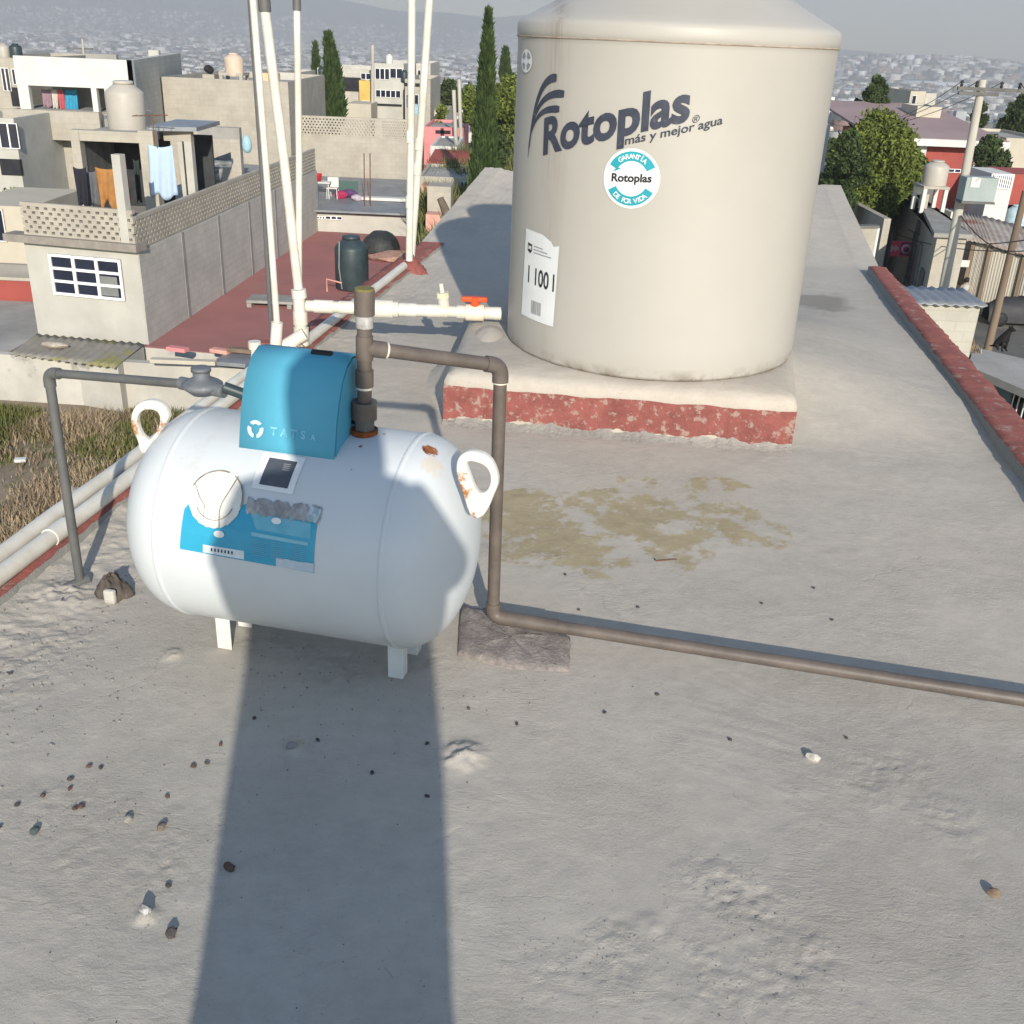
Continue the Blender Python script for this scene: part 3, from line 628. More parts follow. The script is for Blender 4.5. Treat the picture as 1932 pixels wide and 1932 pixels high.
lug_plate([(1588, 670), (1600, 615), (1640, 590), (1700, 597), (1745, 630), (1772, 690), (1775, 740), (1755, 790), (1730, 850), (1700, 888), (1670, 890), (1648, 868), (1625, 800), (1600, 730)], [(1634, 645), (1660, 634), (1712, 652), (1738, 685), (1742, 730), (1725, 766), (1700, 778), (1680, 768), (1655, 715)], -.088, .019)
# stickers on the shell
def gfn(off): return lambda u, s: GS(u, s/.22*57.29578, off)     # s = arc length from the crown
PH = lambda d: d*.22/57.29578
blue = mat('blue_sticker', (.015, .26, .42), (.02, .30, .46), 12, .4, spec=.5); blue2 = mat('blue_sticker_faded', (.10, .34, .45), (.16, .40, .50), 18, .5)
stk = poly_on(gfn(.0012), [(-.144, PH(83.6)), (-.139, PH(63)), (-.128, PH(59)), (-.02, PH(57)), (.0, PH(54)), (.03, PH(56)), (.062, PH(55)), (.09, PH(58)), (.125, PH(57)), (.130, PH(60)), (.131, PH(85.6)), (-.02, PH(84.6))], blue, 'safety_sticker', gas)
poly_on(gfn(.0018), [(-.005, PH(60)), (.118, PH(61.5)), (.122, PH(69)), (.012, PH(68))], blue2, 'faded_panel', stk)
poly_on(gfn(.0022), [(.003, PH(69.6)), (.118, PH(70.6)), (.118, PH(72.4)), (.003, PH(71.4))], mat('pale_blue_print', (.22, .48, .58), None, 9, .5), 'print_stripe', stk)
poly_on(gfn(.0018), [(-.095, PH(79.4)), (-.010, PH(79.6)), (-.010, PH(84)), (-.095, PH(83.4))], mat('faded_label', (.62, .66, .68), (.48, .55, .60), 30, .6), 'white_strip', stk)
poly_on(gfn(.0018), [(.055, PH(80.4)), (.131, PH(80.7)), (.131, PH(85.3)), (.055, PH(85.1))], mat('faded_label2', (.50, .55, .60), (.38, .45, .52), 30, .6), 'white_strip', stk)
# dull scraps of glue and torn paper along the top
torn = mat('torn_paper', (.20, .20, .205), (.34, .35, .36), 40, .9, c3=(.52, .55, .58), s3=28, t3=.58); rr_ = random.Random(11); top = []
for k in range(30):
    u = -.015+.150*k/29; top.append((u, PH(52.2+1.3*rr_.random()+(2.2 if k % 7 == 3 else 0))))
bot = [(u, PH(58.5+2.6*abs(math.sin(k*1.3))+1.2*rr_.random())) for k, (u, _) in enumerate(top)]
poly_on(gfn(.0022), top+bot[::-1], torn, 'torn_edge', stk)
poly_on(gfn(.0026), [(.112, PH(53.0)), (.135, PH(54.2)), (.128, PH(61.0)), (.108, PH(60.0))], mat('curled_scrap', (.50, .60, .66), (.20, .28, .33), 60, .7), 'curled_scrap', stk)
for u, c, a in ((-.062, 73, .011), (.050, 62.6, .010)): poly_on(gfn(.0028), disc(u, PH(c), a, 20, ry=a*.6), TL['stickerwhite'], 'scuff', stk)
for j in range(9):
    for i in range(3): poly_on(gfn(.0024), [(.006+.038*i, PH(72.9+.95*j)), (.006+.038*i+rr_.uniform(.022, .034), PH(73+.95*j)), (.006+.038*i+.03, PH(73.3+.95*j)), (.006+.038*i, PH(73.2+.95*j))], blue2, 'print_line', stk, .05)
for k in range(7): poly_on(gfn(.0024), [(-.078+.007*k, PH(80.6)), (-.075+.007*k, PH(80.6)), (-.075+.007*k, PH(82.2)), (-.078+.007*k, PH(82.2))], TL['ink'], 'print_mark', stk, .1)
# round sun-bleached sticker
ringc = mat('bleached_disc', (.66, .65, .61), (.58, .56, .52), 9, .6, c3=(.60, .58, .53), s3=12, t3=.64)
rs_ = poly_on(gfn(.0030), [(-.078+.0545*math.cos(t*2*PI/60)*(1+.02*math.sin(t*1.7)), PH(56)+.0555*math.sin(t*2*PI/60)*(1+.02*math.sin(t*2.3))) for t in range(60)], ringc, 'round_sticker', gas)
crk = mat('dirty_crack', (.12, .10, .085), (.30, .27, .23), 60, .9)
def stroke(pts, wd, nm, parent, off=.0042, mt=None):
    A, B = [], []
    for i, p in enumerate(pts):
        q0, q1 = pts[max(i-1, 0)], pts[min(i+1, len(pts)-1)]; d = (q1[0]-q0[0], q1[1]-q0[1]); l = math.hypot(*d) or 1; nn = (-d[1]/l*wd/2, d[0]/l*wd/2)
        A.append((p[0]+nn[0], p[1]+nn[1])); B.append((p[0]-nn[0], p[1]-nn[1]))
    return poly_on(gfn(off), A+B[::-1], mt or crk, nm, parent, .03)
c0 = (-.078, PH(56))
arcpts = lambda a0, a1, r, k=14: [(c0[0]+r*math.cos(D_(a0+(a1-a0)*i/k)), c0[1]+r*math.sin(D_(a0+(a1-a0)*i/k))*1.02) for i in range(k+1)]
stroke(arcpts(-160, -75, .054), .0030, 'peeled_edge', rs_); stroke(arcpts(-60, 10, .054), .0022, 'peeled_edge', rs_)
stroke(arcpts(20, 150, .040), .0016, 'crack', rs_)
stroke([(-.126, PH(50)), (-.112, PH(56)), (-.098, PH(60)), (-.096, PH(66))], .0016, 'crack', rs_)
stroke([(-.044, PH(43.5)), (-.052, PH(50)), (-.064, PH(58)), (-.066, PH(62)), (-.062, PH(70))], .0022, 'crack', rs_)
# data plate
pl = poly_on(gfn(.0012), [(-.014, PH(27.3)), (.073, PH(27.6)), (.071, PH(48.6)), (-.014, PH(48.0))], TL['stickerwhite'], 'plate_backing', gas)
poly_on(gfn(.0020), [(.002, PH(30.4)), (.060, PH(30.9)), (.058, PH(46.1)), (.0, PH(45.8))], mat('dark_plate', (.075, .085, .10), (.055, .06, .075), 30, .45, spec=.5), 'data_plate', pl)
for k in range(4): poly_on(gfn(.0026), [(.036, PH(33+1.1*k)), (.050, PH(33+1.1*k)), (.050, PH(33.5+1.1*k)), (.036, PH(33.5+1.1*k))], greyink, 'print_line', pl, .1)
# valve hood: bent blue sheet with side walls
hoodm = mat('blue_hood_paint', (.095, .36, .49), (.075, .32, .45), 3, .6, .05, 60, c3=(.15, .42, .53), s3=3, t3=.58, spec=.3)
hp = [(-.096, .496), (-.090, .522), (-.076, .572), (-.060, .612), (-.040, .643), (-.016, .664), (.012, .674), (.040, .670), (.066, .655), (.090, .628), (.104, .585), (.110, .53), (.110, .495)]
x0, x1 = -.099, .097; mb = MB(); NP = len(hp); vs = [(x0, p[0], p[1]) for p in hp]+[(x1, p[0], p[1]) for p in hp]
mb.add(vs, [(i, i+1, NP+i+1, NP+i) for i in range(NP-1)], True)
hood = mb.build('valve_hood', hoodm, gas); sol = hood.modifiers.new('thick', 'SOLIDIFY'); sol.thickness = .003; sol.offset = -1
for xs in (x0+.004, x1-.001):
    inner = [(p[0]*.97, p[1]-.003) for p in hp]; ia = []
    vs = [(xs, p[0], p[1]) for p in inner] + [(xs, .075, .495), (xs, .072, .52), (xs, .055, .555), (xs, .025, .572), (xs, -.005, .56), (xs, -.022, .53), (xs, -.028, .49)]
    mb = MB(); k = len(inner); N2 = len(vs)
    o = mb.add(vs, [tuple(range(N2))]).build('side_wall', hoodm, hood); s_ = o.modifiers.new('thick', 'SOLIDIFY'); s_.thickness = .003
def hfn(off):   # front of the hood: x along, s down the front from z=.60
    def f(u, z):
        for i in range(len(hp)-1):
            if hp[i][1] <= z <= hp[i+1][1]: t = (z-hp[i][1])/(hp[i+1][1]-hp[i][1]); y = hp[i][0]+(hp[i+1][0]-hp[i][0])*t; break
        else: y = hp[0][0]
        return Vector((u, y-off, z+off*.3))
    return f
letm = mat('embossed_light_blue', (.20, .50, .62), (.12, .40, .54), 60, .5)
for k, ch in enumerate('TATSA'): text_on(hfn(.0050), ch, (.021 if k < 4 else .014), letm, 'hood_lettering', hood, bold=.0008, xf=lambda x, y, k=k: (-.034+.0205*k+x, .534+y), step=.02)
for a0 in (90, 210, 330):
    cxh, czh = -.0655, .541
    poly_on(hfn(.0050), [(cxh+.0165*math.cos(D_(a0+d))*(1 if j == 0 else .52), czh+.0165*math.sin(D_(a0+d))*(1 if j == 0 else .60)) for j, rng_ in ((0, range(-48, 49, 8)), (1, range(40, -41, -10))) for d in rng_], mat('hood_emblem', (.50, .68, .74), None, 9, .5), 'hood_emblem', hood)
MB().lathe([(.004, -.022), (.007, -.020), (.007, .020), (.004, .022)], (.035, .010, .6755), 'x', 12).build('hinge_slot', TL['black'], hood)

# ------------------------------------------------------------------ pipes on the gas tank
rb = Vector((-.297, 1.909, 0))
rp = empty('gas_riser_pipe', (rb.x, rb.y, .52)); tag(rp, 'grey pipe riser with a capped top rising from the rusty flange of the gas tank', 'pipe')
def rel(o, p): return Vector(p)-Vector(o.location)
def seg(o, nm, a, b_, r, mt, n=18): return MB().tube([rel(o, a), rel(o, b_)], r, n).build(nm, mt, o, bevel=.0012)
zz = lambda z: (rb.x+.006*(z-.52)/.28, rb.y, z)
seg(rp, 'rusty_flange', zz(.517), zz(.535), .0265, TL['rust'], 28)
seg(rp, 'hex_nut', zz(.535), zz(.556), .021, TL['cpvc2'], 6)
seg(rp, 'union_collar', zz(.556), zz(.592), .0245, TL['cpvc'], 24)
seg(rp, 'riser', zz(.592), zz(.775), .0140, TL['cpvc']); seg(rp, 'coupling', zz(.622), zz(.655), .0175, TL['cpvc']); seg(rp, 'white_band', zz(.617), zz(.622), .0155, TL['plastic'])
seg(rp, 'tee_fitting', zz(.675), zz(.722), .0165, TL['cpvc']); seg(rp, 'clear_sleeve', zz(.738), zz(.762), .0165, mat('worn_tape', (.45, .44, .42), (.25, .24, .23), 60, .4))
seg(rp, 'cap', zz(.762), zz(.808), .0195, TL['cpvc']); seg(rp, 'cap_top', zz(.808), zz(.8125), .0185, mat('mossy_cap', (.20, .18, .06), (.15, .13, .05), 40, .9), 20)
e2 = atz(930, 1163, .047); e1 = atY(946, 690, e2.y); e1.x = e2.x-.002; tzz = Vector(zz(.699))
dd = (e1-tzz).normalized()
seg(rp, 'tee_branch', tzz, tzz+dd*.042, .0165, TL['cpvc']); seg(rp, 'white_band', tzz+dd*.042, tzz+dd*.046, .0160, TL['plastic'])
en = atz(1932, 1320, .047); en = e2+(en-e2)*1.5; dg = (en-e2).normalized()
MB().tube([rel(rp, tzz+dd*.044), rel(rp, e1-dd*.03)], .0140).build('cross_pipe', TL['cpvc'], rp)
MB().tube([rel(rp, e1-dd*.034), rel(rp, e1), rel(rp, e1-Vector((0, 0, .034)))], .0170, 18, bend=.022).build('elbow', TL['cpvc'], rp)
seg(rp, 'white_band', e1-Vector((0, 0, .034)), e1-Vector((0, 0, .037)), .0160, TL['plastic'])
MB().tube([rel(rp, e1-Vector((0, 0, .03))), rel(rp, e2+Vector((0, 0, .03)))], .0140).build('down_pipe', TL['cpvc'], rp)
MB().tube([rel(rp, e2+Vector((0, 0, .036))), rel(rp, e2), rel(rp, e2+dg*.036)], .0170, 18, bend=.022).build('elbow', TL['cpvc'], rp)
MB().tube([rel(rp, e2+dg*.03), rel(rp, en)], .0145).build('ground_pipe', TL['cpvc'], rp)
seg(rp, 'pipe_joint', e2+dg*.03, e2+dg*.15, .0165, TL['cpvc'])

vp = empty('vent_pipe', (-1.035, 2.177, 0)); tag(vp, 'thin grey pipe with an elbow leaning beside the left end of the gas tank', 'pipe')
a = Vector((-1.035, 2.177, -.01)); c = Vector((-1.030, 2.170, .537)); rg = Vector((-.640, 2.005, .578)); d1 = (rg-c).normalized(); inlet = Vector((g0+AX*(-.090)+PV*.03)); inlet.z = .560
MB().tube([rel(vp, a), rel(vp, c-Vector((0, 0, .025)))], .0108).build('upright', TL['cpvc2'], vp)
MB().tube([rel(vp, c-Vector((0, 0, .032))), rel(vp, c), rel(vp, c+d1*.032)], .0130, 18, bend=.020).build('elbow', TL['cpvc2'], vp)
MB().tube([rel(vp, c+d1*.028), rel(vp, rg-d1*.05)], .0096).build('cross_pipe', TL['cpvc2'], vp)
seg(vp, 'base_foot', (-1.06, 2.15, .004), (-1.02, 2.19, .012), .014, TL['cpvc2'])
regm = mat('regulator_casting', (.17, .18, .19), (.12, .13, .14), 20, .5, .3, 60, metal=.2)
re_ = empty('gas_regulator', rg, math.atan2(d1.y, d1.x)); tag(re_, 'grey cast gas regulator on the pipe left of the blue hood', 'regulator')
MB().lathe([(.008, -.020), (.022, -.018), (.036, -.006), (.041, -.002), (.041, .004), (.036, .008), (.024, .014), (.017, .018), (.017, .034), (.013, .036)], n=36).build('diaphragm_body', regm, re_)
for sgn in (-1, 1): MB().tube([(sgn*.028, 0, -.004), (sgn*.055, 0, -.004)], .0135, 16).build('port', regm, re_)
MB().lathe([(.020, .030), (.020, .037), (.016, .039)], n=24).build('bonnet_cap', regm, re_)
dl_ = Vector(re_.location)+d1*.055
gi = Matrix.Rotation(gas.rotation_euler.z, 4, 'Z'); gi.translation = g0
def ing(p): return gi.inverted() @ Vector(p)
MB().tube([ing(dl_), ing(inlet+Vector((-.03, .005, 0))), ing(inlet+Vector((.05, -.01, -.03)))], .0115, 14, bend=.012).build('outlet_hose', TL['blacktank'], gas)
MB().tube([ing(inlet+Vector((-.008, 0, -.012))), ing(inlet+Vector((-.012, .02, -.05)))], .013, 10).build('brass_valve', mat('dull_brass', (.30, .25, .14), None, 20, .5, metal=.6), gas)

# ------------------------------------------------------------------ white PVC valve run beside the tank
Ym = 4.10
def mY(x, y, Y=Ym): return atY(x, y, Y)
mf = empty('valve_manifold', (mY(567, 640).x, Ym, 0)); tag(mf, 'white plastic pipe run with an orange valve reaching to the big beige tank', 'pipe run')
pa, pb = mY(575, 577), mY(948, 592); da = (pb-pa).normalized()
def mseg(nm, x0, x1, r, mt=None, n=20):
    k = lambda x: pa+(pb-pa)*((x-575)/(948-575)); return seg(mf, nm, k(x0), k(x1), r, mt or TL['plastic'], n)
mseg('pipe', 578, 945, .0225); mseg('coupling', 593, 629, .0262); mseg('coupling', 640, 668, .0258); mseg('union', 704, 742, .036); mseg('union_nut', 742, 752, .031)
mseg('coupling', 753, 786, .0275); mseg('coupling', 786, 806, .0245); mseg('tee_fitting', 806, 845, .0265); mseg('valve_body', 879, 913, .0330, mat('valve_cream', (.74, .62, .50), (.66, .54, .43), 20, .5)); mseg('coupling', 862, 880, .0270); mseg('threaded_end', 914, 948, .0255)
for x in range(934, 947, 4): mseg('thread', x, x+1.6, .0275)
bot = mY(569, 655); bot.z = .01; top = mY(563, 546)
seg(mf, 'upright', bot, top, .0245, TL['plastic']); seg(mf, 'tee_socket', mY(563, 546), mY(565, 562), .0300, TL['plastic']); seg(mf, 'tee_socket', mY(566, 588), mY(567, 612), .0290, TL['plastic']); seg(mf, 'foot_socket', mY(568, 618), mY(569, 650), .0305, TL['plastic'])
hb = mY(838, 572); seg(mf, 'stem_boss', mY(838, 580), mY(836, 560), .022, TL['plastic']); seg(mf, 'broken_collar', mY(836, 562), mY(835, 552), .026, mat('chipped_pvc', (.66, .62, .45), (.50, .48, .34), 60, .8), 9); seg(mf, 'stem', mY(835, 556), mY(832, 535), .0095, TL['plastic'], 10)
orange = mat('orange_handle', (.60, .085, .022), (.52, .07, .02), 12, .5)
hc = mY(895, 564); mb = MB(); mb.obox((hc.x-mf.location.x, 0), (1, 0), .105, .028, hc.z-.011, hc.z+.009); mb.build('valve_handle', orange, mf, bevel=.005)
seg(mf, 'handle_boss', mY(896, 578), mY(896, 560), .0185, orange)

# drain pipes along the left kerb
def on_line(off, y, z): return Vector((xl(y)+off, y, z))
def longpipe(nm, off, y0, y1, z, r, label):
    o = empty(nm, on_line(off, y0, z)); tag(o, label, 'pipe'); 
    MB().tube([rel(o, on_line(off, y0+(y1-y0)*k/12, z+.003*math.sin(k*2.1))) for k in range(13)], r, 20).build('pipe', TL['plastic'], o)
    return o
o = longpipe('drain_pipe', -.018, .2, 5.75, .062, .0215, 'white drain pipe lying on the left kerb, the one nearer the roof')
for y in (2.30, 4.12): seg(o, 'coupling', on_line(-.018, y, .062), on_line(-.018, y+.07, .062), .0245, TL['plastic'])
poly = None
o = longpipe('drain_pipe', -.075, .2, 4.02, .064, .0215, 'white drain pipe lying on the left kerb, the outer one')
e = on_line(-.075, 4.02, .064); MB().tube([rel(o, e-Vector((.009, .06, 0))), rel(o, e), rel(o, e+Vector((.05, .03, .03))), rel(o, e+Vector((.10, .04, .06)))], .0265, 16, bend=.03).build('elbow', TL['plastic'], o)
bt = Vector((-1.155, 3.93, .05)); q = mY(481, 690, 3.9); 
st = empty('capped_stub', (q.x, 3.9, 0)); tag(st, 'short white capped pipe stub behind the left side of the blue hood', 'pipe stub')
seg(st, 'stub', (q.x, 3.9, -.02), mY(481, 655, 3.9), .0165, TL['plastic']); seg(st, 'cap', mY(481, 658, 3.9), mY(480, 644, 3.9), .024, TL['plastic'])
q = mY(545, 640, 4.0)

# tall thin pipes rising past the top of the picture
def tall(nm, b_, t_, Y, r, mt, label, extend=1.9, joints=(), lean=0):
    P0 = atY(*b_, Y); P1 = atY(*t_, Y+lean); d = (P1-P0); P2 = P0+d*(extend); 
    o = empty(nm, P0); tag(o, label, 'pipe')
    MB().tube([rel(o, P0), rel(o, P0+d*.5)+Vector((.004, 0, 0)), rel(o, P2)], r, 16).build('pipe', mt, o)
    for jx, jy, jr in joints:
        t = (jy-b_[1])/(t_[1]-b_[1]); c = P0+d*t; u_ = d.normalized(); seg(o, 'coupling', c-u_*.03, c+u_*.03, jr, mt)
    return o
grp = None
o = tall('conduit', (513, 640), (470, 0), 4.02, .0085, mat('dark_conduit', (.115, .115, .12), None, 9, .6), 'thin dark grey conduit standing behind the leftmost tall white pipe')
o = tall('riser_pipe', (523, 618), (476, 0), 3.98, .0125, TL['plastic'], 'leftmost of the tall white pipes, thin and leaning left')
seg(o, 'foot_socket', mY(520, 650, 3.98), mY(523, 608, 3.98), .0225, TL['plastic'])
o = tall('riser_pipe', (563, 545), (499, 14), 4.10, .0185, TL['plastic'], 'thickest tall white pipe, leaning left out of the tee', 1.0)
P0 = mY(500, 22); P1 = mY(496, -30); d_ = (P1-P0); seg(o, 'grey_coupling', P0, P0+d_*.9, .0225, TL['cpvc2']); seg(o, 'upper_pipe', P0+d_*.8, P0+d_*14, .0185, TL['cpvc2'])
o = tall('riser_pipe', (564, 545), (560, 14), 4.115, .0125, TL['plastic'], 'tall thin white pipe standing straight up from the tee', 1.0)
P0 = mY(560, 20, 4.115); P1 = mY(560, -30, 4.115); d_ = (P1-P0); seg(o, 'grey_coupling', P0, P0+d_*.5, .0150, TL['cpvc2']); seg(o, 'upper_pipe', P0+d_*.4, P0+d_*14, .0125, TL['plastic'])
tall('riser_pipe', (772, 492), (776, 0), 5.80, .0195, TL['plastic'], 'left pipe of the far pair of tall white pipes, with two joints', 1.8, ((0, 246, .0235), (0, 372, .0225)))
tall('riser_pipe', (776, 484), (809, 0), 5.90, .0205, TL['plastic'], 'right pipe of the far pair of tall white pipes, leaning right', 1.8, ((0, 260, .0245), (0, 308, .0245)))
q = atz(775, 510, .03)
o = mound((q.x, q.y+.02, .0), .10, .09, .12, 9, 'painted_mound', 'red painted mortar lump round the feet of the far pair of white pipes', 'mortar lump', TL['redpaint'], .7)
# binding wire round the feet of the pipes
rr_ = random.Random(5); mb = MB(); c = mY(548, 640, 4.0)
for k in range(7):
    a0 = rr_.uniform(0, 6); P = [(c.x+.10*math.cos(a0+t*1.3)*rr_.uniform(.5, 1), c.y+.05*math.sin(a0+t*1.1), .05+.035*rr_.random()+.02*math.sin(t*2)) for t in range(6)]; mb.tube(P, .0016, 5, caps=False)
tag(mb.build('binding_wire', TL['rustmetal']), 'tangle of rusty binding wire around the pipe feet by the blue hood', 'wire')

# ------------------------------------------------------------------ small things on the roof
def lump(name, px_, py_, rx, ry, h, seed, label, cat, mt, grp=None, z=0, flat=.5, rot=0, ang=1.0):
    p = atz(px_, py_, 0); zz_ = float(roofz(np.array(p.x), np.array(p.y))); r_ = random.Random(seed); vs = []; bm = bmesh.new(); bmesh.ops.create_icosphere(bm, subdivisions=(1 if rx < .0075 else 2), radius=1)
    off = [Vector((r_.uniform(-1, 1), r_.uniform(-1, 1), r_.uniform(-1, 1))).normalized() for _ in range(7)]; cut = [r_.uniform(.55, .9) for _ in range(7)]
    for v in bm.verts:
        for d_, c_2 in zip(off, cut):
            k = v.co.dot(d_)
            if k > c_2: v.co -= d_*(k-c_2)*ang
        jt = 1+r_.uniform(-.22, .22); v.co = Vector((v.co.x*rx*jt, v.co.y*ry*jt, v.co.z*h))
    me = bpy.data.meshes.new(name); bm.to_mesh(me); bm.free(); me.materials.append(mt); o = bpy.data.objects.new(name, me); COL.objects.link(o)
    o.location = (p.x, p.y, zz_+h*flat); o.rotation_euler = (0, 0, rot); return tag(o, label, cat, grp)
TL['darkstone'] = mat('dark_stone', (.085, .075, .07), (.05, .045, .045), 60, .9, .4, 200)
TL['redstone'] = mat('reddish_stone', (.12, .075, .06), (.08, .05, .045), 60, .9, .4, 200)
TL['greystone'] = mat('grey_stone', (.30, .28, .25), (.20, .19, .17), 60, .9, .4, 200)
sh = [(480, 1356), (600, 1396), (805, 1403), (702, 1458), (805, 1503)]
lf = [(416, 1405), (391, 1441), (365, 1446), (191, 1450), (168, 1448), (133, 1472), (316, 1504), (33, 1521), (141, 1526), (0, 1562), (81, 1503), (318, 1672), (132, 1489), (20, 1274), (153, 1522)]
rt = [(884, 1336), (1141, 1344), (975, 1366), (1378, 1396), (1597, 1392), (1066, 1084), (1437, 1139), (1203, 1145), (1092, 1150), (1570, 1170), (1535, 1110), (1240, 1310)]
for i, (a, c) in enumerate(sh): lump('pebble', a, c, .0048, .0060, .0036, 100+i, 'small dark pebble lying inside the long shadow', 'pebble', TL['darkstone'], 'dark pebbles in the shadow', rot=i)
for i, (a, c) in enumerate(lf): lump('pebble', a, c, .0045+.0012*(i % 3), .0062, .0042, 120+i, ('dark' if i % 2 else 'reddish')+' pebble on sunlit roof left of the shadow', 'pebble', TL['darkstone'] if i % 2 else TL['redstone'], 'pebbles left of the shadow', rot=i*1.3)
for i, (a, c) in enumerate(rt): lump('pebble', a, c, .0040+.0010*(i % 2), .0052, .0036, 150+i, 'small dark pebble on sunlit roof right of the shadow', 'pebble', TL['darkstone'], 'pebbles right of the shadow', rot=i*1.7)
lump('stone', 66, 1571, .0085, .009, .007, 201, 'dark greenish stone low on the left among the pebbles', 'stone', mat('greenish_stone', (.07, .085, .08), None, 40, .9))
lump('stone', 306, 1562, .0085, .012, .008, 202, 'brown rounded stone left of the shadow, largest of the brown ones', 'stone', mat('brown_stone', (.16, .125, .095), None, 40, .9))
lump('stone', 243, 1548, .009, .008, .007, 203, 'grey stone at the end of a curved crack left of the shadow', 'stone', TL['greystone'])
lump('stone', 433, 1639, .010, .009, .008, 204, 'single dark maroon stone just inside the left edge of the long shadow', 'stone', TL['redstone'])
lump('stone', 324, 1763, .0085, .011, .008, 205, 'dark pointed stone at the bottom left of the roof', 'stone', TL['darkstone'])
lump('stone', 275, 1727, .011, .010, .009, 206, 'dark and white stone set in a rough patch at the bottom left', 'stone', mat('speckled_stone', (.50, .48, .46), (.05, .045, .045), 70, .9))
lump('stone', 1533, 1433, .014, .009, .011, 207, 'pale stone with a pointed shadow on the right side of the roof', 'stone', mat('pale_stone', (.52, .48, .42), None, 40, .9), rot=-.5)
lump('stone', 1875, 1689, .011, .008, .009, 208, 'brown stone near the right edge low in the picture', 'stone', mat('brown_stone2', (.20, .145, .10), None, 40, .9), rot=-.4)
lump('stone', 549, 1412, .012, .009, .007, 209, 'larger grey stone in the shadow in front of the gas tank', 'stone', mat('shade_stone', (.24, .23, .22), None, 40, .9))
# rusty bent nail
a, c = atz(1237, 1060), atz(1277, 1058); zc_ = float(roofz(np.array(a.x), np.array(a.y)))+.003
o = empty('bent_nail', (a.x, a.y, zc_)); tag(o, 'thin rusty bent nail lying below the mossy patch', 'nail'); MB().tube([(-.002, .012, 0), (0, .002, 0), (.004, 0, 0), (c.x-a.x, c.y-a.y, .001)], .0016, 8).build('shank', TL['rustmetal'], o)
# mortar pad under the pipe elbow
pad = [px(868, 1150), px(935, 1158), px(1078, 1207), px(1074, 1268), px(965, 1262), px(862, 1238)]
mb = MB(); vs = []; cen = (sum(p[0] for p in pad)/6, sum(p[1] for p in pad)/6); rg_ = []
for i in range(6):
    for k in range(9): t = k/9; rg_.append((pad[i][0]*(1-t)+pad[(i+1) % 6][0]*t, pad[i][1]*(1-t)+pad[(i+1) % 6][1]*t))
nr = len(rg_); lv = [(1.0, -.008), (.985, .004), (.95, .010), (.80, .013), (.55, .015), (.28, .016), (.02, .016)]
for s_, z_ in lv:
    for (x_, y_) in rg_:
        xx = cen[0]+(x_-cen[0])*s_; yy = cen[1]+(y_-cen[1])*s_; q = float(fbm(np.array(xx), np.array(yy), 40, 61, 4, .7)); vs.append((xx+.004*q-cen[0], yy-cen[1], z_+.006*q*(z_ > 0)+.002*(yy-cen[1])/.08))
mb.add(vs, [(l*nr+i, l*nr+(i+1) % nr, (l+1)*nr+(i+1) % nr, (l+1)*nr+i) for l in range(6) for i in range(nr)], True)
o = mb.build('mortar_pad', mat('coarse_mortar', (.31, .27, .245), (.19, .165, .15), 45, .97, .9, 130, bd=.006)); o.location = (cen[0], cen[1], .001); tag(o, 'rough brownish mortar pad under the pipe elbow beside the gas tank', 'mortar pad')
# broken clay pipe collar left of the gas tank
q = atz(215, 1122); o = empty('mortar_lump', (q.x, q.y, 0)); tag(o, 'dark domed mortar lump with a pale chip beside the left leg of the gas tank', 'mortar lump')
mm_ = mound((0, 0, 0), .048, .042, .050, 15, 'dome', '', '', mat('dark_mortar', (.13, .105, .09), (.07, .06, .055), 40, .95, .7, 90), 1.8); 
for k in ('label', 'category', 'group'):
    if k in mm_: del mm_[k]
mm_.parent = o
mb = MB(); mb.obox((.008, -.040), (.97, -.2), .028, .016, 0, .036); mb.build('pale_chip', TL['plaster'], o, bevel=.005)
# crumbs of mortar along the left kerb and by the legs
rr_ = random.Random(21)
vs = []; fs = []
def crumbs(n_, cx_, cy_, sx_, sy_, rmin, rmax, mt, nm, mb=None):
    keep_ = mb is not None; mb = mb or MB()
    for i in range(n_):
        x_, y_ = cx_+rr_.gauss(0, sx_), cy_+rr_.gauss(0, sy_)
        if x_ < xl(y_)+.02: continue
        r_ = rr_.uniform(rmin, rmax); z_ = float(roofz(np.array(x_), np.array(y_))); a_ = rr_.random()*6
        P = [(x_+r_*math.cos(a_+k*1.57)*rr_.uniform(.6, 1.2), y_+r_*math.sin(a_+k*1.57)*rr_.uniform(.6, 1.2)) for k in range(4)]
        mb.add([(p[0], p[1], z_-.002) for p in P]+[(p[0]*.7+x_*.3, p[1]*.7+y_*.3, z_+r_*.7) for p in P], [(4, 5, 6, 7), (0, 1, 5, 4), (1, 2, 6, 5), (2, 3, 7, 6), (3, 0, 4, 7)])
    return mb if keep_ else tag(mb.build(nm, mt), None, None, None, 'stuff')
p = atz(60, 1200); crumbs(260, -.98, 1.9, .10, .30, .0012, .0045, TL['greystone'], 'mortar_crumbs')
crumbs(120, -.45, 1.80, .30, .07, .0010, .0035, TL['greystone'], 'mortar_crumbs')
crumbs(420, .1, 1.7, .9, .6, .0006, .0016, TL['greystone'], 'grit')
mbg = MB()
for cx_, cy_, _s in SCARS[:14]: crumbs(30, cx_, cy_, .05, .05, .0006, .0019, None, '', mbg)
tag(mbg.build('grit', TL['greystone']), kind='stuff')
crumbs(90, -.55, 1.45, .25, .25, .0008, .0020, TL['darkstone'], 'grit')

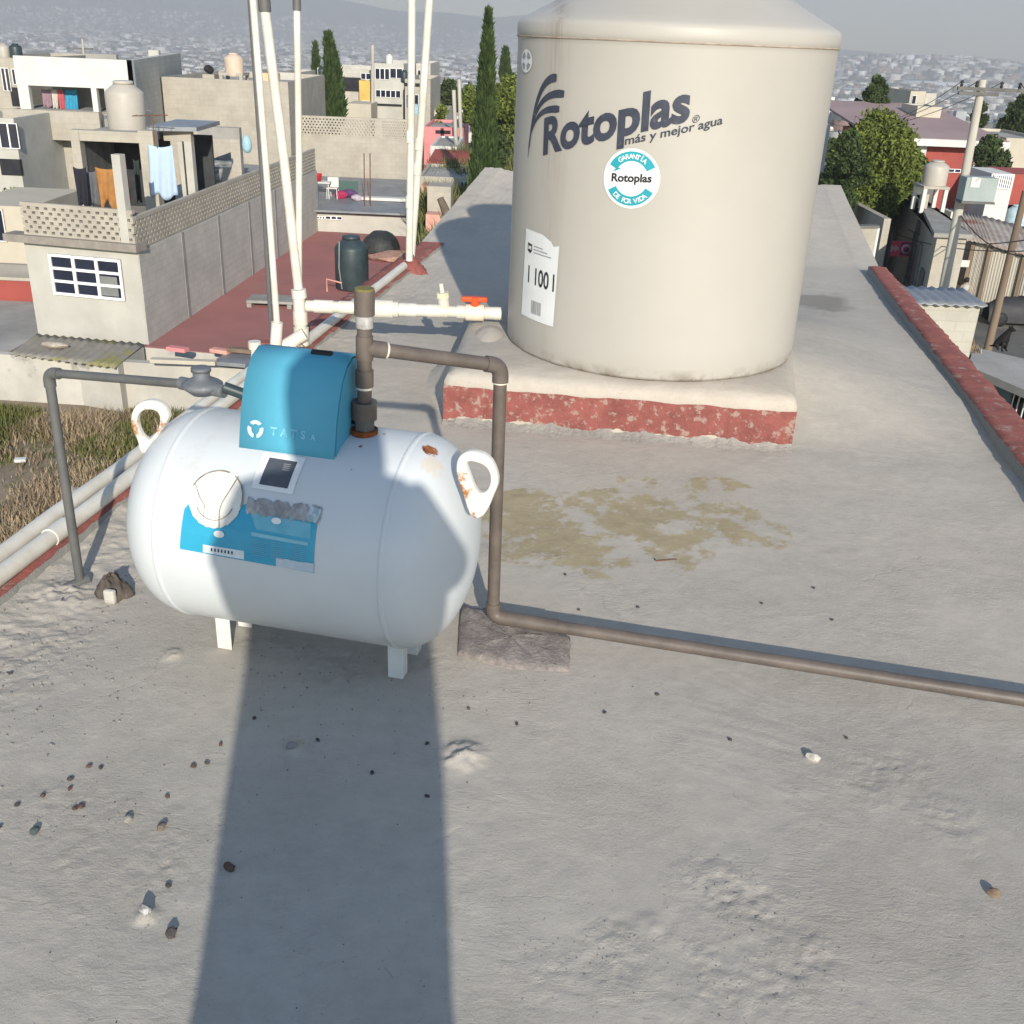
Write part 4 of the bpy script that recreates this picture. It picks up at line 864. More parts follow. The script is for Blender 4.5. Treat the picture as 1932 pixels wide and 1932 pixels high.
# ------------------------------------------------------------------ the person taking the photograph (casts the long shadow)
pe = empty('person', (.050, -.42, 0)); tag(pe, 'person in a long dark coat holding up a phone behind the viewpoint', 'person')
sk = [  # x, y, z, rx, parent
 (0, 0, .93, .125, None), (0, 0, 1.10, .125, 0), (0, 0, 1.24, .135, 1), (0, .0, 1.34, .11, 2), (0, .01, 1.405, .048, 3), (0, .02, 1.46, .05, 4),
 (-.115, 0, 1.345, .055, 3), (-.185, .04, 1.20, .043, 6), (-.13, .22, 1.17, .034, 7), (-.075, .34, 1.20, .026, 8),
 (.115, 0, 1.345, .055, 3), (.205, .04, 1.20, .043, 10), (.10, .24, 1.17, .034, 11), (.005, .345, 1.20, .026, 12),
 (-.075, 0, .84, .085, 0), (-.07, .005, .48, .055, 14), (-.07, -.01, .09, .038, 15), (-.075, .10, .035, .034, 16),
 (.075, 0, .84, .085, 0), (.07, .005, .48, .055, 18), (.07, -.01, .09, .038, 19), (.075, .10, .035, .034, 20)]
def skinned(name, pts, mt, parent, sub=2):
    me = bpy.data.meshes.new(name); me.from_pydata([p[:3] for p in pts], [(i, p[4]) for i, p in enumerate(pts) if p[4] is not None], []); me.materials.append(mt)
    o = bpy.data.objects.new(name, me); COL.objects.link(o); o.parent = parent
    s_ = o.modifiers.new('skin', 'SKIN'); 
    if not me.skin_vertices: 
        bpy.context.view_layer.objects.active = o; bm = bmesh.new(); bm.from_mesh(me); bm.verts.layers.skin.verify(); bm.to_mesh(me); bm.free()
    for i, p in enumerate(pts): me.skin_vertices[0].data[i].radius = (p[3], p[3]*(.72 if p[2] > .9 and p[3] > .1 else 1)); 
    me.skin_vertices[0].data[0].use_root = True
    ss = o.modifiers.new('sub', 'SUBSURF'); ss.levels = sub; ss.render_levels = sub
    return o
skinm = mat('skin', (.42, .26, .18), None, 9, .6); coat = mat('coat', (.05, .055, .08), None, 9, .9); hair = mat('hair', (.02, .015, .012), None, 40, .7)
skinned('body', sk, skinm, pe)
hd_ = MB().lathe([(.004, -.115), (.035, -.108), (.055, -.08), (.068, -.03), (.073, .02), (.068, .07), (.045, .102), (.004, .112)], (0, .02, 1.525), n=24).build('head', skinm, pe)
MB().lathe([(.04, -.14), (.07, -.10), (.078, -.03), (.080, .03), (.074, .08), (.05, .112), (.004, .122)], (0, .0, 1.53), n=24).build('hair', hair, pe); MB().lathe([(.03, 1.335), (.062, 1.345), (.070, 1.42), (.066, 1.52), (.04, 1.58)], (.040, -.01, 0), n=20).build('hair', hair, pe)
mb = MB()
for e_ in (-.026, .026): mb.lathe([(.002, -.006), (.009, 0), (.002, .006)], (e_, .091, 1.535), 'y', 10)
mb.build('eyes', TL['black'], pe); MB().tube([(0, .088, 1.535), (0, .108, 1.50), (0, .092, 1.495)], [.006, .010, .008], 8).build('nose', skinm, pe); MB().tube([(-.022, .086, 1.468), (0, .092, 1.466), (.022, .086, 1.468)], .004, 6).build('mouth', mat('lips', (.35, .12, .10), None, 9, .5), pe)
prof = [(.185, .30), (.180, .45), (.180, .60), (.196, .80), (.204, .95), (.212, 1.06), (.226, 1.18), (.212, 1.27), (.178, 1.335), (.12, 1.365), (.05, 1.40)]
vs = []; NA = 40
for r_, z_ in prof:
    xo = float(np.interp(z_, [.3, .58, .78, .98, 1.15, 1.3], [-.060, -.030, -.008, .010, .0, -.005]))
    for k in range(NA): a_ = 2*PI*k/NA; fo = 1+.03*math.sin(a_*9)*(z_ < .9); vs.append((xo+r_*math.cos(a_)*fo, r_*.62*math.sin(a_)*fo, z_))
MB().add(vs, [(i*NA+k, i*NA+(k+1) % NA, (i+1)*NA+(k+1) % NA, (i+1)*NA+k) for i in range(len(prof)-1) for k in range(NA)], True).build('coat', coat, pe)
for sgn, P in ((-1, [(-.12, 0, 1.335), (-.185, .04, 1.20), (-.13, .22, 1.17), (-.09, .30, 1.188)]), (1, [(.125, 0, 1.335), (.205, .04, 1.20), (.10, .24, 1.17), (.03, .315, 1.19)])):
    MB().tube(P, [.066, .058, .044, .038], 16).build('sleeve', coat, pe)
for hx, hy, s_ in ((-.072, .345, 1), (.002, .348, -1)):
    c_ = Vector((hx, hy, 1.215))
    skinned('hand', [(c_.x, c_.y-.03, c_.z-.02, .022, None), (c_.x, c_.y, c_.z, .024, 0), (c_.x-.018*s_, c_.y+.022, c_.z+.024, .009, 1), (c_.x-.010*s_, c_.y+.036, c_.z+.044, .008, 2), (c_.x-.006*s_, c_.y+.026, c_.z+.020, .009, 1), (c_.x, c_.y+.040, c_.z+.036, .008, 4),
        (c_.x+.006*s_, c_.y+.024, c_.z+.012, .009, 1), (c_.x+.008*s_, c_.y+.040, c_.z+.022, .008, 6), (c_.x+.014*s_, c_.y+.02, c_.z+.002, .008, 1), (c_.x+.014*s_, c_.y+.036, c_.z+.008, .007, 8), (c_.x+.016*s_, c_.y-.006, c_.z+.022, .009, 1), (c_.x+.02*s_, c_.y+.010, c_.z+.040, .008, 10)], skinm, pe, 1)
for x_ in (-.075, .075): MB().tube([(x_, -.06, .035), (x_, .05, .04), (x_, .14, .028)], [.036, .042, .03], 14).build('shoe', TL['black'], pe)
ph = empty('phone', (0, -.035, H-.005)); ph.rotation_euler = (-PITCH, 0, 0); tag(ph, 'dark phone held in both hands at the viewpoint', 'phone')
MB().box(-.037, .037, -.006, .004, -.115, .035).build('case', TL['black'], ph, bevel=.004); MB().box(-.033, .033, -.0075, -.0062, -.108, .030).build('screen', TL['glass'], ph)

# ================================================================== the neighbourhood
def fac(x0, y0, x1, y1, Y):
    """facade rectangle seen between two corners, standing Y metres ahead -> X0, X1, z0, z1"""
    xm, ym = (x0+x1)/2, (y0+y1)/2
    return atY(x0, ym, Y).x, atY(x1, ym, Y).x, atY(xm, y1, Y).z, atY(xm, y0, Y).z
def window_at(parent, o, x0, x1, z0, z1, y, nx=2, nz=2, fr=.05, frame=None, glass=None, name='window'):
    """a glazed window proud of a wall whose outside is at y (facing the viewer)"""
    ox, oy, oz = o
    w_ = MB().box(x0-ox, x1-ox, y-.02-oy, y+.05-oy, z0-oz, z1-oz).build(name, glass or TL['glass'], parent)
    mb = MB(); f = fr
    for a in range(nx+1): c = x0+(x1-x0)*a/nx; mb.box(max(x0, c-f/2)-ox, min(x1, c+f/2)-ox, y-.055-oy, y-.018-oy, z0-oz, z1-oz)
    for a in range(nz+1): c = z0+(z1-z0)*a/nz; mb.box(x0-ox, x1-ox, y-.050-oy, y-.0165-oy, max(z0, c-f/2)-oz, min(z1, c+f/2)-oz)
    mb.build('frame', frame or TL['wframe'], w_)
    return w_
def house(name, cat, label, x0, x1, y0, y1, z0, z1, mt, par=.35, roof=None, group=None):
    o = empty(name, ((x0+x1)/2, y0, z0)); tag(o, label, cat, group); ox, oy, oz = o.location
    MB().box(x0-ox, x1-ox, y0-oy, y1-oy, 0, z1-par-oz).build('wall', mt, o)
    if par:
        mb = MB(); t = .14; zz0, zz1 = z1-par-oz, z1-oz
        mb.box(x0-ox, x1-ox, y0-oy, y0+t-oy, zz0, zz1); mb.box(x0-ox, x1-ox, y1-t-oy, y1-oy, zz0, zz1)
        mb.box(x0-ox, x0+t-ox, y0+t-oy, y1-t-oy, zz0, zz1); mb.box(x1-t-ox, x1-ox, y0+t-oy, y1-t-oy, zz0, zz1)
        mb.build('parapet', mt, o)
        MB().box(x0+t-ox, x1-t-ox, y0+t-oy, y1-t-oy, zz0-.01, zz0+.03).build('roof', roof or TL['slab'], o)
    return o
def lattice(x, y, dx, dy, n, rows, pitch, rh, z0, th, mt, nm, parent, o, solid=.04, slant=0):
    """pierced block wall from (x,y) along (dx,dy): real openings between staggered blocks"""
    mb = MB(); l = math.hypot(dx, dy); ux, uy = dx/l, dy/l; pitch = l/n
    for r in range(rows):
        zb = z0+r*rh; off = pitch/2 if r % 2 else 0
        mb.obox((x+dx/2-o[0], y+dy/2-o[1]), (ux, uy), l, th, zb-o[2], zb+rh*.42-o[2])
        for k in range(n+1):
            c = k*pitch+off; a, b_ = max(0, c-pitch*.29), min(l, c+pitch*.29)
            if b_ <= a: continue
            mb.obox((x+ux*(a+b_)/2-o[0], y+uy*(a+b_)/2-o[1]), (ux, uy), b_-a, th*.96, zb+rh*.42-o[2], zb+rh-o[2])
    mb.obox((x+dx/2-o[0], y+dy/2-o[1]), (ux, uy), l, th*1.08, z0+rows*rh-o[2], z0+rows*rh+.10-o[2])
    return mb.build(nm, mt, parent)
def tank_at(cx_, cy_, z, r, h, mt, label, name='roof_water_tank', group=None, ribs=0):
    o = empty(name, (cx_, cy_, z)); tag(o, label, 'water tank', group)
    prof = [(r*.97, 0), (r, .03)]
    if ribs:
        for k in range(ribs): z_ = .05+(h*.74-.05)*k/ribs; prof += [(r, z_), (r*.975, z_+.03), (r*.975, z_+.06), (r, z_+.09)]
    prof += [(r, h*.76), (r*.985, h*.775), (r*.92, h*.81), (r*.55, h*.92), (r*.5, h*.93)]
    MB().lathe(prof, n=32).build('body', mt, o); MB().lathe([(r*.52, h*.93), (r*.53, h*.985), (r*.44, h)], n=24).build('lid', mt, o)
    return o
def cyl_tank_px(x0, y0, x1, y1, Y, mt, label, **k):
    X0, X1, z0, z1 = fac(x0, y0, x1, y1, Y); return tank_at((X0+X1)/2, Y, z0, (X1-X0)/2, z1-z0, mt, label, **k)
def garment(x0, y0, x1, y1, Y, mt, label, seed=0, taper=.15, name='hanging_cloth', group='washing hung out to dry', ragged=.06):
    X0, X1, z0, z1 = fac(x0, y0, x1, y1, Y); W, Hh = X1-X0, z1-z0; r_ = random.Random(seed); vs = []; NX, NZ = 12, 14
    ph_ = r_.random()*6
    for j in range(NZ+1):
        for i in range(NX+1):
            u, v = i/NX, j/NZ; k = 1-taper*(v)*(1 if seed % 2 else -.6); x = (u-.5)*W*k; z = -v*Hh*(1+ragged*math.sin(u*9+ph_)) - .05*Hh*(1-v)*math.sin(u*PI)
            vs.append((x, .05*math.sin(u*14+ph_+v*2)*(.3+v), z))
    o = MB().add(vs, [(j*(NX+1)+i, j*(NX+1)+i+1, (j+1)*(NX+1)+i+1, (j+1)*(NX+1)+i) for j in range(NZ) for i in range(NX)], True).build(name, mt)
    s_ = o.modifiers.new('thick', 'SOLIDIFY'); s_.thickness = .012
    o.location = ((X0+X1)/2, Y, z1); return tag(o, label, 'washing', group)

# ---- leaf clouds -------------------------------------------------------------
def leaves(name, centers, radii, n_each, size, mt, parent, seed=1, up=.3, stretch=(1, 1, 1)):
    rng = np.random.RandomState(seed); P = []
    for c, r, ne in zip(centers, radii, n_each):
        d = rng.normal(size=(ne, 3)); d /= np.linalg.norm(d, axis=1)[:, None]; rad = r*(rng.rand(ne)**.42)[:, None]; rad *= (1+.22*np.sin(d[:, :1]*7+d[:, 1:2]*5+c[0]))
        P.append(np.array(c)+d*rad*np.array(stretch))
    P = np.concatenate(P); N = len(P); a = rng.normal(size=(N, 3)); a[:, 2] += up; a /= np.linalg.norm(a, axis=1)[:, None]
    b_ = np.cross(a, rng.normal(size=(N, 3))); b_ /= np.linalg.norm(b_, axis=1)[:, None]; s_ = (size*(.5+rng.rand(N)))[:, None]
    V = np.stack([P-a*s_, P+b_*s_*.45, P+a*s_, P-b_*s_*.45], 1).reshape(-1, 3); Q = np.arange(4*N).reshape(-1, 4)
    return np_mesh(name, V, Q, mt, parent)
def tree(name, x, y, z, h, w_, mt, label, seed, nl=9000, leaf=.10, trunk=.35, grp=None, cat='tree', blobs=26, low=.25):
    o = empty(name, (x, y, z)); tag(o, label, cat, grp); r_ = random.Random(seed); C = []; R_ = []; NE = []
    for k in range(blobs):
        t = r_.random(); a = r_.random()*2*PI; hh = low*h+(1-low)*h*t; sp_ = w_/2*math.sqrt(max(.05, 1-(2*t-.85)**2))*r_.uniform(.35, .85)
        C.append((sp_*math.cos(a), sp_*math.sin(a), hh)); R_.append(w_*r_.uniform(.13, .24)); NE.append(int(nl/blobs))
    mb = MB(); mb.tube([(0, 0, -.2), (.03*h, 0, h*.3), (0, .02*h, h*.65)], [trunk*.5, trunk*.35, trunk*.12], 10)
    for c in C[::3]: mb.tube([(0.01*h, 0, h*low*.8), (c[0]*.5, c[1]*.5, (h*low*.8+c[2])/2), c], [trunk*.18, trunk*.12, trunk*.03], 6)
    mb.build('trunk', TL['trunk'], o)
    leaves('crown', C, R_, NE, leaf, mt, o, seed)
    return o
def cypress(name, x, y, z, h, w_, label, seed, nl=9000, leaf=.09, prof=None, grp=None, lean=0):
    o = empty(name, (x, y, z)); tag(o, label, 'cypress tree', grp); rng = np.random.RandomState(seed)
    t = rng.rand(nl)**1.25; prof = prof or [(0, .5), (.06, .85), (.15, 1.0), (.35, .85), (.6, .52), (.8, .30), (.93, .13), (1, .0)]
    pr_ = np.interp(t, [p[0] for p in prof], [p[1] for p in prof])*w_/2; a = rng.rand(nl)*2*PI
    pr_ = pr_*(1+.16*np.sin(a*3+t*9+seed)+.10*np.sin(a*7-t*23)); rr = pr_*(.55+.45*rng.rand(nl)**.5)
    P = np.stack([rr*np.cos(a)+lean*t**2, rr*np.sin(a), t*h], 1); d = np.stack([np.cos(a)*.28, np.sin(a)*.28, np.ones(nl)], 1)+rng.normal(size=(nl, 3))*.22; d /= np.linalg.norm(d, axis=1)[:, None]
    b_ = np.cross(d, rng.normal(size=(nl, 3))); b_ /= np.linalg.norm(b_, axis=1)[:, None]; s_ = (leaf*(.6+rng.rand(nl)))[:, None]
    V = np.stack([P-d*s_, P+b_*s_*.28, P+d*s_*1.3, P-b_*s_*.28], 1).reshape(-1, 3); np_mesh('crown', V, np.arange(4*nl).reshape(-1, 4), TL['leafA'], o)
    MB().tube([(0, 0, -.3), (0, 0, h*.5), (lean*.8, 0, h*.9)], [w_*.09, w_*.06, .01], 8).build('trunk', TL['trunk'], o)
    return o

# ---- grass lot below on the left -------------------------------------------
ZG = -8.0
TL['lotsoil'] = mat('dry_lot_soil', (.26, .205, .145), (.18, .145, .10), .8, .95, .5, 8, c3=(.085, .095, .03), s3=.25, t3=.54)
gl = MB().prism([(-26, 6), (-1.2, 6), (-1.6, 25.1), (-26, 26.5)], ZG-.5, ZG).build('vacant_lot', TL['lotsoil']); tag(gl, kind='structure')
def blades(name, n_, x0, x1, y0, y1, hmin, hmax, mt, seed, zf=lambda x, y: ZG, wd=.02, lean=.5, dens=None):
    rng = np.random.RandomState(seed); X = rng.uniform(x0, x1, n_); Y = rng.uniform(y0, y1, n_)
    cl = fbm(X, Y, .55, seed, 4, .6)+.5
    keep = rng.rand(n_) < np.clip(cl*1.5-.1, .05, 1)
    if dens is not None: keep &= rng.rand(n_) < dens(X, Y)
    X, Y, cl = X[keep], Y[keep], cl[keep]; N = len(X); h = rng.uniform(hmin, hmax, N)*(.5+cl); a = rng.rand(N)*2*PI; l = h*lean*rng.rand(N); Z = np.full(N, 0.)+zf(X, Y)
    bx, by = np.cos(a), np.sin(a); P0 = np.stack([X, Y, Z], 1); P1 = P0+np.stack([bx*l*.4, by*l*.4, h*.6], 1); P2 = P0+np.stack([bx*l*1.2, by*l*1.2, h], 1); s_ = np.stack([-by, bx, 0*bx], 1)*wd
    V = np.stack([P0-s_, P0+s_, P1+s_*.8, P1-s_*.8, P2], 1).reshape(-1, 3); b5 = 5*np.arange(N)[:, None]
    Q = np.concatenate([b5+np.array([[0, 1, 2, 3]]), b5+np.array([[3, 2, 4, 4]])])
    Q = np.concatenate([b5+np.array([[0, 1, 2]]), b5+np.array([[0, 2, 3]]), b5+np.array([[3, 2, 4]])])
    o = np_mesh(name, V, Q, mt); tag(o, kind='stuff'); return o
dry = mat('dry_grass', (.40, .30, .185), (.25, .185, .12), .5, .9, island=.5); grn = mat('green_grass', (.115, .14, .035), (.16, .145, .05), .6, .9, island=.45)
blades('dry_grass', 210000, -19, -1.6, 9, 24.6, .06, .30, dry, 3, lean=1.2, wd=.010)
blades('green_grass', 90000, -19, -1.6, 21.0, 24.9, .08, .30, grn, 4, lean=.7, wd=.014, dens=lambda x, y: smooth(21.0, 24.0, y)*.9+.03)
blades('green_grass', 26000, -14, -3, 15, 21.5, .10, .30, grn, 8, lean=.8, wd=.014, dens=lambda x, y: np.clip(fbm(x, y, .35, 77, 3)*3, 0, 1))
rr_ = random.Random(31)
mb = MB()
for i in range(9):
    x_, y_ = rr_.uniform(-12, -7), rr_.uniform(17, 23)
    mb.prism([(x_, y_), (x_+rr_.uniform(.1, .3), y_+.05), (x_+.2, y_+.2), (x_-.05, y_+.15)], ZG+.05, ZG+rr_.uniform(.1, .22))
tag(mb.build('litter', mat('plastic_litter', (.62, .62, .60), None, 5, .6)), kind='stuff')

# ---- low wall closing the lot, with the sheet awning and planks --------------
o = empty('lot_wall', (-8, 25.2, ZG)); tag(o, 'stained cement wall closing the vacant lot behind the green grass', 'wall')
wallm = mat('stained_cement', (.47, .445, .395), (.36, .34, .30), .7, .95, .3, 10, c3=(.27, .26, .235), s3=.8, t3=.58)
MB().prism([(-26-(-8), 1.3), (-1.8+8, -.25), (-1.8+8, .0), (-26+8, 1.55)], 0, 1.25).build('wall_face', wallm, o)
P = [atz(*q_, -6.72) for q_ in ((18, 668), (70, 634), (272, 652), (215, 693))]
o = empty('sheet_awning', P[0]); tag(o, 'mossy corrugated cement sheet roof lying at the foot of the white window building', 'sheet roof')
mb = MB(); vs = []; NXs = 90
for i in range(NXs+1):
    t = i/NXs; A_ = P[0].lerp(P[3], t); B_ = P[1].lerp(P[2], t); z_ = .022*math.sin(t*NXs*.9)
    for k in range(7): s_ = k/6; q_ = A_.lerp(B_, s_); vs.append((q_.x-P[0].x, q_.y-P[0].y+(.03*math.sin(i*2.3)*(k == 0)), z_+.06*s_))
awm = mat('mossy_sheet', (.27, .25, .215), (.20, .185, .16), 1.6, .95, .3, 25, c3=(.24, .225, .10), s3=.55, t3=.53)
ob = mb.add(vs, [(i*7+k, (i+1)*7+k, (i+1)*7+k+1, i*7+k+1) for i in range(NXs) for k in range(6)], True).build('sheet', awm, o); s_ = ob.modifiers.new('thick', 'SOLIDIFY'); s_.thickness = .02
MB().prism([(P[0].x+.5-P[0].x, .35), (P[3].x-P[0].x, P[3].y-P[0].y+.25), (P[2].x-P[0].x, P[2].y-P[0].y-.05), (P[1].x-P[0].x, P[1].y-P[0].y-.05)], -1.4, -.03).build('shed_wall', wallm, o)
def rock(name, x, y, z, rx, ry, h, seed, label, mt, cat='rock'):
    r_ = random.Random(seed); bm = bmesh.new(); bmesh.ops.create_icosphere(bm, subdivisions=2, radius=1); off = [Vector((r_.uniform(-1, 1), r_.uniform(-1, 1), r_.uniform(-1, 1))).normalized() for _ in range(8)]
    for v in bm.verts:
        for d_ in off:
            k = v.co.dot(d_); 
            if k > .7: v.co -= d_*(k-.7)
        v.co = Vector((v.co.x*rx, v.co.y*ry, v.co.z*h))
    me = bpy.data.meshes.new(name); bm.to_mesh(me); bm.free(); me.materials.append(mt); ob = bpy.data.objects.new(name, me); COL.objects.link(ob); ob.location = (x, y, z+h*.6); return tag(ob, label, cat)
q_ = atz(105, 655, -6.65); rock('rock', q_.x, q_.y, q_.z, .40, .22, .10, 4, 'flat pale rock lying on the mossy sheet roof under the white window', mat('pale_rock', (.44, .39, .32), (.34, .29, .24), 8, .95))
# planks and white board beside the red roof
for i, (x0, y0, x1, y1, z_, mt, lb) in enumerate(((285, 676, 408, 690, -6.55, TL['cream'], 'long cream board lying on the wall top left of the blue hood'), (318, 655, 353, 664, -6.45, TL['pinkwall'], 'small pink brick strip on the near edge of the red roof'), (400, 658, 432, 668, -6.5, TL['salmon'], 'pale pink brick strip further along the near edge of the red roof'), (432, 655, 476, 668, -6.42, TL['wood'], 'brown wooden board beside the capped pipe stub'), (414, 668, 474, 694, -6.6, TL['zinc'], 'grey sheet piece at the corner by the blue hood'))):
    a, c = atz(x0, (y0+y1)/2, z_), atz(x1, (y0+y1)/2+5, z_); dx = (c-a); l = dx.length; u_ = dx.normalized()
    o = MB().obox((0, 0), (u_.x, u_.y), l, .22 if i < 4 else .8, 0, .10).build('board', mt, None, bevel=.01); o.location = ((a.x+c.x)/2, (a.y+c.y)/2, z_); tag(o, lb, 'board')

# ---- the red roof next door --------------------------------------------------
ZR = -6.8
o = empty('red_roof_house', (-6, 27, -8.4)); tag(o, 'low house with a wide flat red painted roof beyond the white pipes', 'house')
RP = [atz(285, 655, ZR), atz(480, 672, ZR), atz(700, 640, ZR), atz(835, 520, ZR), atz(800, 455, ZR), atz(600, 436, ZR)]
RPx = [(-10.2, 27.1), (-7.2, 26.6), (-2.3, 26.4), (-2.0, 44.8), (-8.9, 45.6)]
MB().prism([(p[0]+6, p[1]-27) for p in RPx], 0, ZR+8.4-.02).build('wall', wallm, o)
MB().prism([(p[0]+6, p[1]-27) for p in RPx], ZR+8.4-.016, ZR+8.4).build('roof', TL['redroof'], o)
MB().prism([(-7.3+6, .0), (-1.9+6, -.6), (-1.9+6, 9), (-2.2+6, 9), (-2.2+6, -.3), (-7.3+6, .35)], ZR+8.4+.004, ZR+8.4+.28).build('roof_kerb', TL['redpaint'], o)
a, c = atz(470, 574, ZR), atz(560, 574, ZR)
MB().obox(((a.x+c.x)/2+6, (a.y+c.y)/2-27), (1, 0), c.x-a.x, .9, ZR+8.4+.12, ZR+8.4+.2).build('hatch_sheet', TL['corr'], o)
for sx_ in (a.x+6.1, c.x+5.9): MB().box(sx_-.07, sx_+.07, (a.y-27)-.4, (a.y-27)+.4, ZR+8.4+.003, ZR+8.4+.12).build('hatch_block', TL['gray'], o)
q_ = atz(660, 551, ZR); tank_at(q_.x, q_.y+.55, ZR+.02, .56, 1.75, TL['blacktank'], 'dark blue black water tank standing on the flat red roof', name='roof_water_tank', ribs=0)
o = empty('tank_ladder', (q_.x-.75, q_.y-.05, ZR)); tag(o, 'small pinkish metal frame and thin pipe at the foot of the dark tank', 'pipe frame')
MB().tube([(0, 0, 0), (0, 0, .42), (.5, .0, .30)], .03, 8).build('frame', TL['salmon'], o); MB().tube([(.5, 0, .1), (.42, 0, .8), (.44, .1, 1.65)], .022, 8).build('pipe', TL['zinc'], o)
# arched black shape behind the tank
X0, X1, z0, z1 = fac(676, 442, 750, 478, 41); o = empty('tarpaulin_heap', ((X0+X1)/2, 41, z0)); tag(o, 'black arched tarpaulin heap behind the dark tank on the red roof', 'tarpaulin')
vs = []; NA = 24
for j in range(7):
    for k in range(NA+1): a_ = PI*k/NA; s_ = 1-.08*abs(j-3); vs.append(((X1-X0)/2*math.cos(a_)*s_, j*.3, (z1-z0)*math.sin(a_)*s_*(1+.04*math.sin(a_*9+j))))
MB().add(vs, [(j*(NA+1)+k, j*(NA+1)+k+1, (j+1)*(NA+1)+k+1, (j+1)*(NA+1)+k) for j in range(6) for k in range(NA)]+[tuple(range(NA+1))[::-1]], True).build('cover', mat('black_tarp', (.04, .045, .045), (.02, .022, .022), 8, .6, .5, 20), o)
q_ = atz(690, 478, ZR); rock('rubble', q_.x+1.6, q_.y-1, ZR, 1.6, .7, .22, 14, 'reddish rubble heap on the red roof right of the dark tank', mat('red_rubble', (.30, .13, .09), (.36, .26, .21), 9, .95, .8, 20), 'rubble')

# ---- the building with the white window --------------------------------------
A = Vector((-13.4, 28.0, 0)); B = Vector((-10.1, 27.3, 0)); Cc = Vector((-8.9, 45.7, 0)); D4 = Vector((-12.3, 46.2, 0))
zt = atY(150, 462, 27.8).z
bA = empty('corner_building', (A.x, A.y, -8.2)); tag(bA, 'grey plastered corner building with a white nine pane window and pierced block terrace walls', 'building')
rA = lambda p: (p[0]-A.x, p[1]-A.y)
MB().prism([rA(p) for p in (A, B, Cc, D4)], 0, zt+8.2).build('wall', TL['pale'], bA)
ux_ = (B-A).normalized(); uy_ = Vector((-ux_.y, ux_.x, 0)); us = (Cc-B).normalized()
def onA(p, k=0.): return (p.x-A.x, p.y-A.y)
# side wall skin in rough grey plaster
sk_ = [B+ux_*.004, B+ux_*.03, Cc+ux_*.03, Cc+ux_*.004]
MB().prism([rA(p) for p in sk_], 1.38, zt+8.2-.02).build('side_render', TL['plaster'], bA)
for k in range(1, 6):
    p = B+us*(18.4*k/6.); MB().obox(rA(p+ux_*.035), (us.x, us.y), .20, .02, 1.4, zt+8.2-.02).build('column_mark', TL['gray'], bA)
cs = [A-ux_*.45-uy_*.22, B+ux_*.10-uy_*.22, B+ux_*.10+uy_*.3, A-ux_*.45+uy_*.3]
MB().prism([rA(p) for p in cs], zt+8.2, zt+8.2+.20).build('cornice', mat('brown_grey_cement', (.27, .24, .21), (.20, .18, .16), 3, .95, .3, 20), bA)
# window
wx0 = (atY(92, 520, 27.7)-A).dot(ux_); wx1 = (atY(236, 520, 27.5)-A).dot(ux_); wz0, wz1 = atY(164, 561, 27.6).z+8.2, atY(164, 484, 27.6).z+8.2
def wall_window(x0, x1, z0, z1, nx_, nz_, parent, org, ux, uy, fr=.07, frame=None, gl_=None):
    c0 = org+ux*((x0+x1)/2); W = x1-x0
    g_ = MB().obox((c0.x-A.x-uy.x*.0, c0.y-A.y), (ux.x, ux.y), W, .03, z0, z1); g_ = g_.build('window', gl_ or TL['glass'], parent)
    mb = MB()
    for a in range(nx_+1): t = x0+fr/2+(W-fr)*a/nx_; c = org+ux*t-uy*.03; mb.obox(rA(c), (ux.x, ux.y), fr if a in (0, nx_) else fr*1.2, .05, z0, z1)
    for a in range(nz_+1): t = z0+fr/2+(z1-z0-fr)*a/nz_; c = c0-uy*.032; mb.obox(rA(c), (ux.x, ux.y), W-.01, .05, t-fr/2, t+fr/2)
    mb.build('frame', frame or TL['wframe'], g_); return g_
w1 = wall_window(wx0, wx1, wz0, wz1, 3, 3, bA, A-uy_*.02, ux_, uy_)
cu_ = MB().obox(rA(A+ux_*(wx1-.42)-uy_*.040), (ux_.x, ux_.y), .5, .01, wz0+.1, wz0+.62); cu_.build('curtain', mat('grey_curtain', (.20, .21, .20), None, 3, .9), w1)
# terrace walls
za = zt+.20; hl_ = atY(160, 388, 27.7).z-za; rws = 6
o3 = (A.x, A.y, -8.2)
fl = A+ux_*.10; lattice(fl.x, fl.y, *( (B-A)*.97)[:2], 13, rws, .25, (hl_-.1)/rws, za, .12, TL['plaster2'], 'pierced_wall_front', bA, o3)
p = B-ux_*.06+us*.1; lattice(p.x, p.y, *((Cc-B)*.99)[:2], 74, rws, .25, (hl_-.1)/rws, zt+.02, .12, TL['plaster2'], 'pierced_wall_side', bA, o3)
pp = atY(250, 385, 27.4); ptop = atY(244, 290, 27.6)
MB().obox(rA(B-ux_*.28+uy_*.05), (ux_.x, ux_.y), .24, .24, zt+8.4, ptop.z+8.2).build('terrace_post', TL['pale'], bA)
MB().prism([rA(A+uy_*.1), rA(B+uy_*.1-ux_*.1), rA(Cc-ux_*.1), rA(D4)], zt+8.2+.005, zt+8.2+.06).build('terrace_floor', TL['slab'], bA)

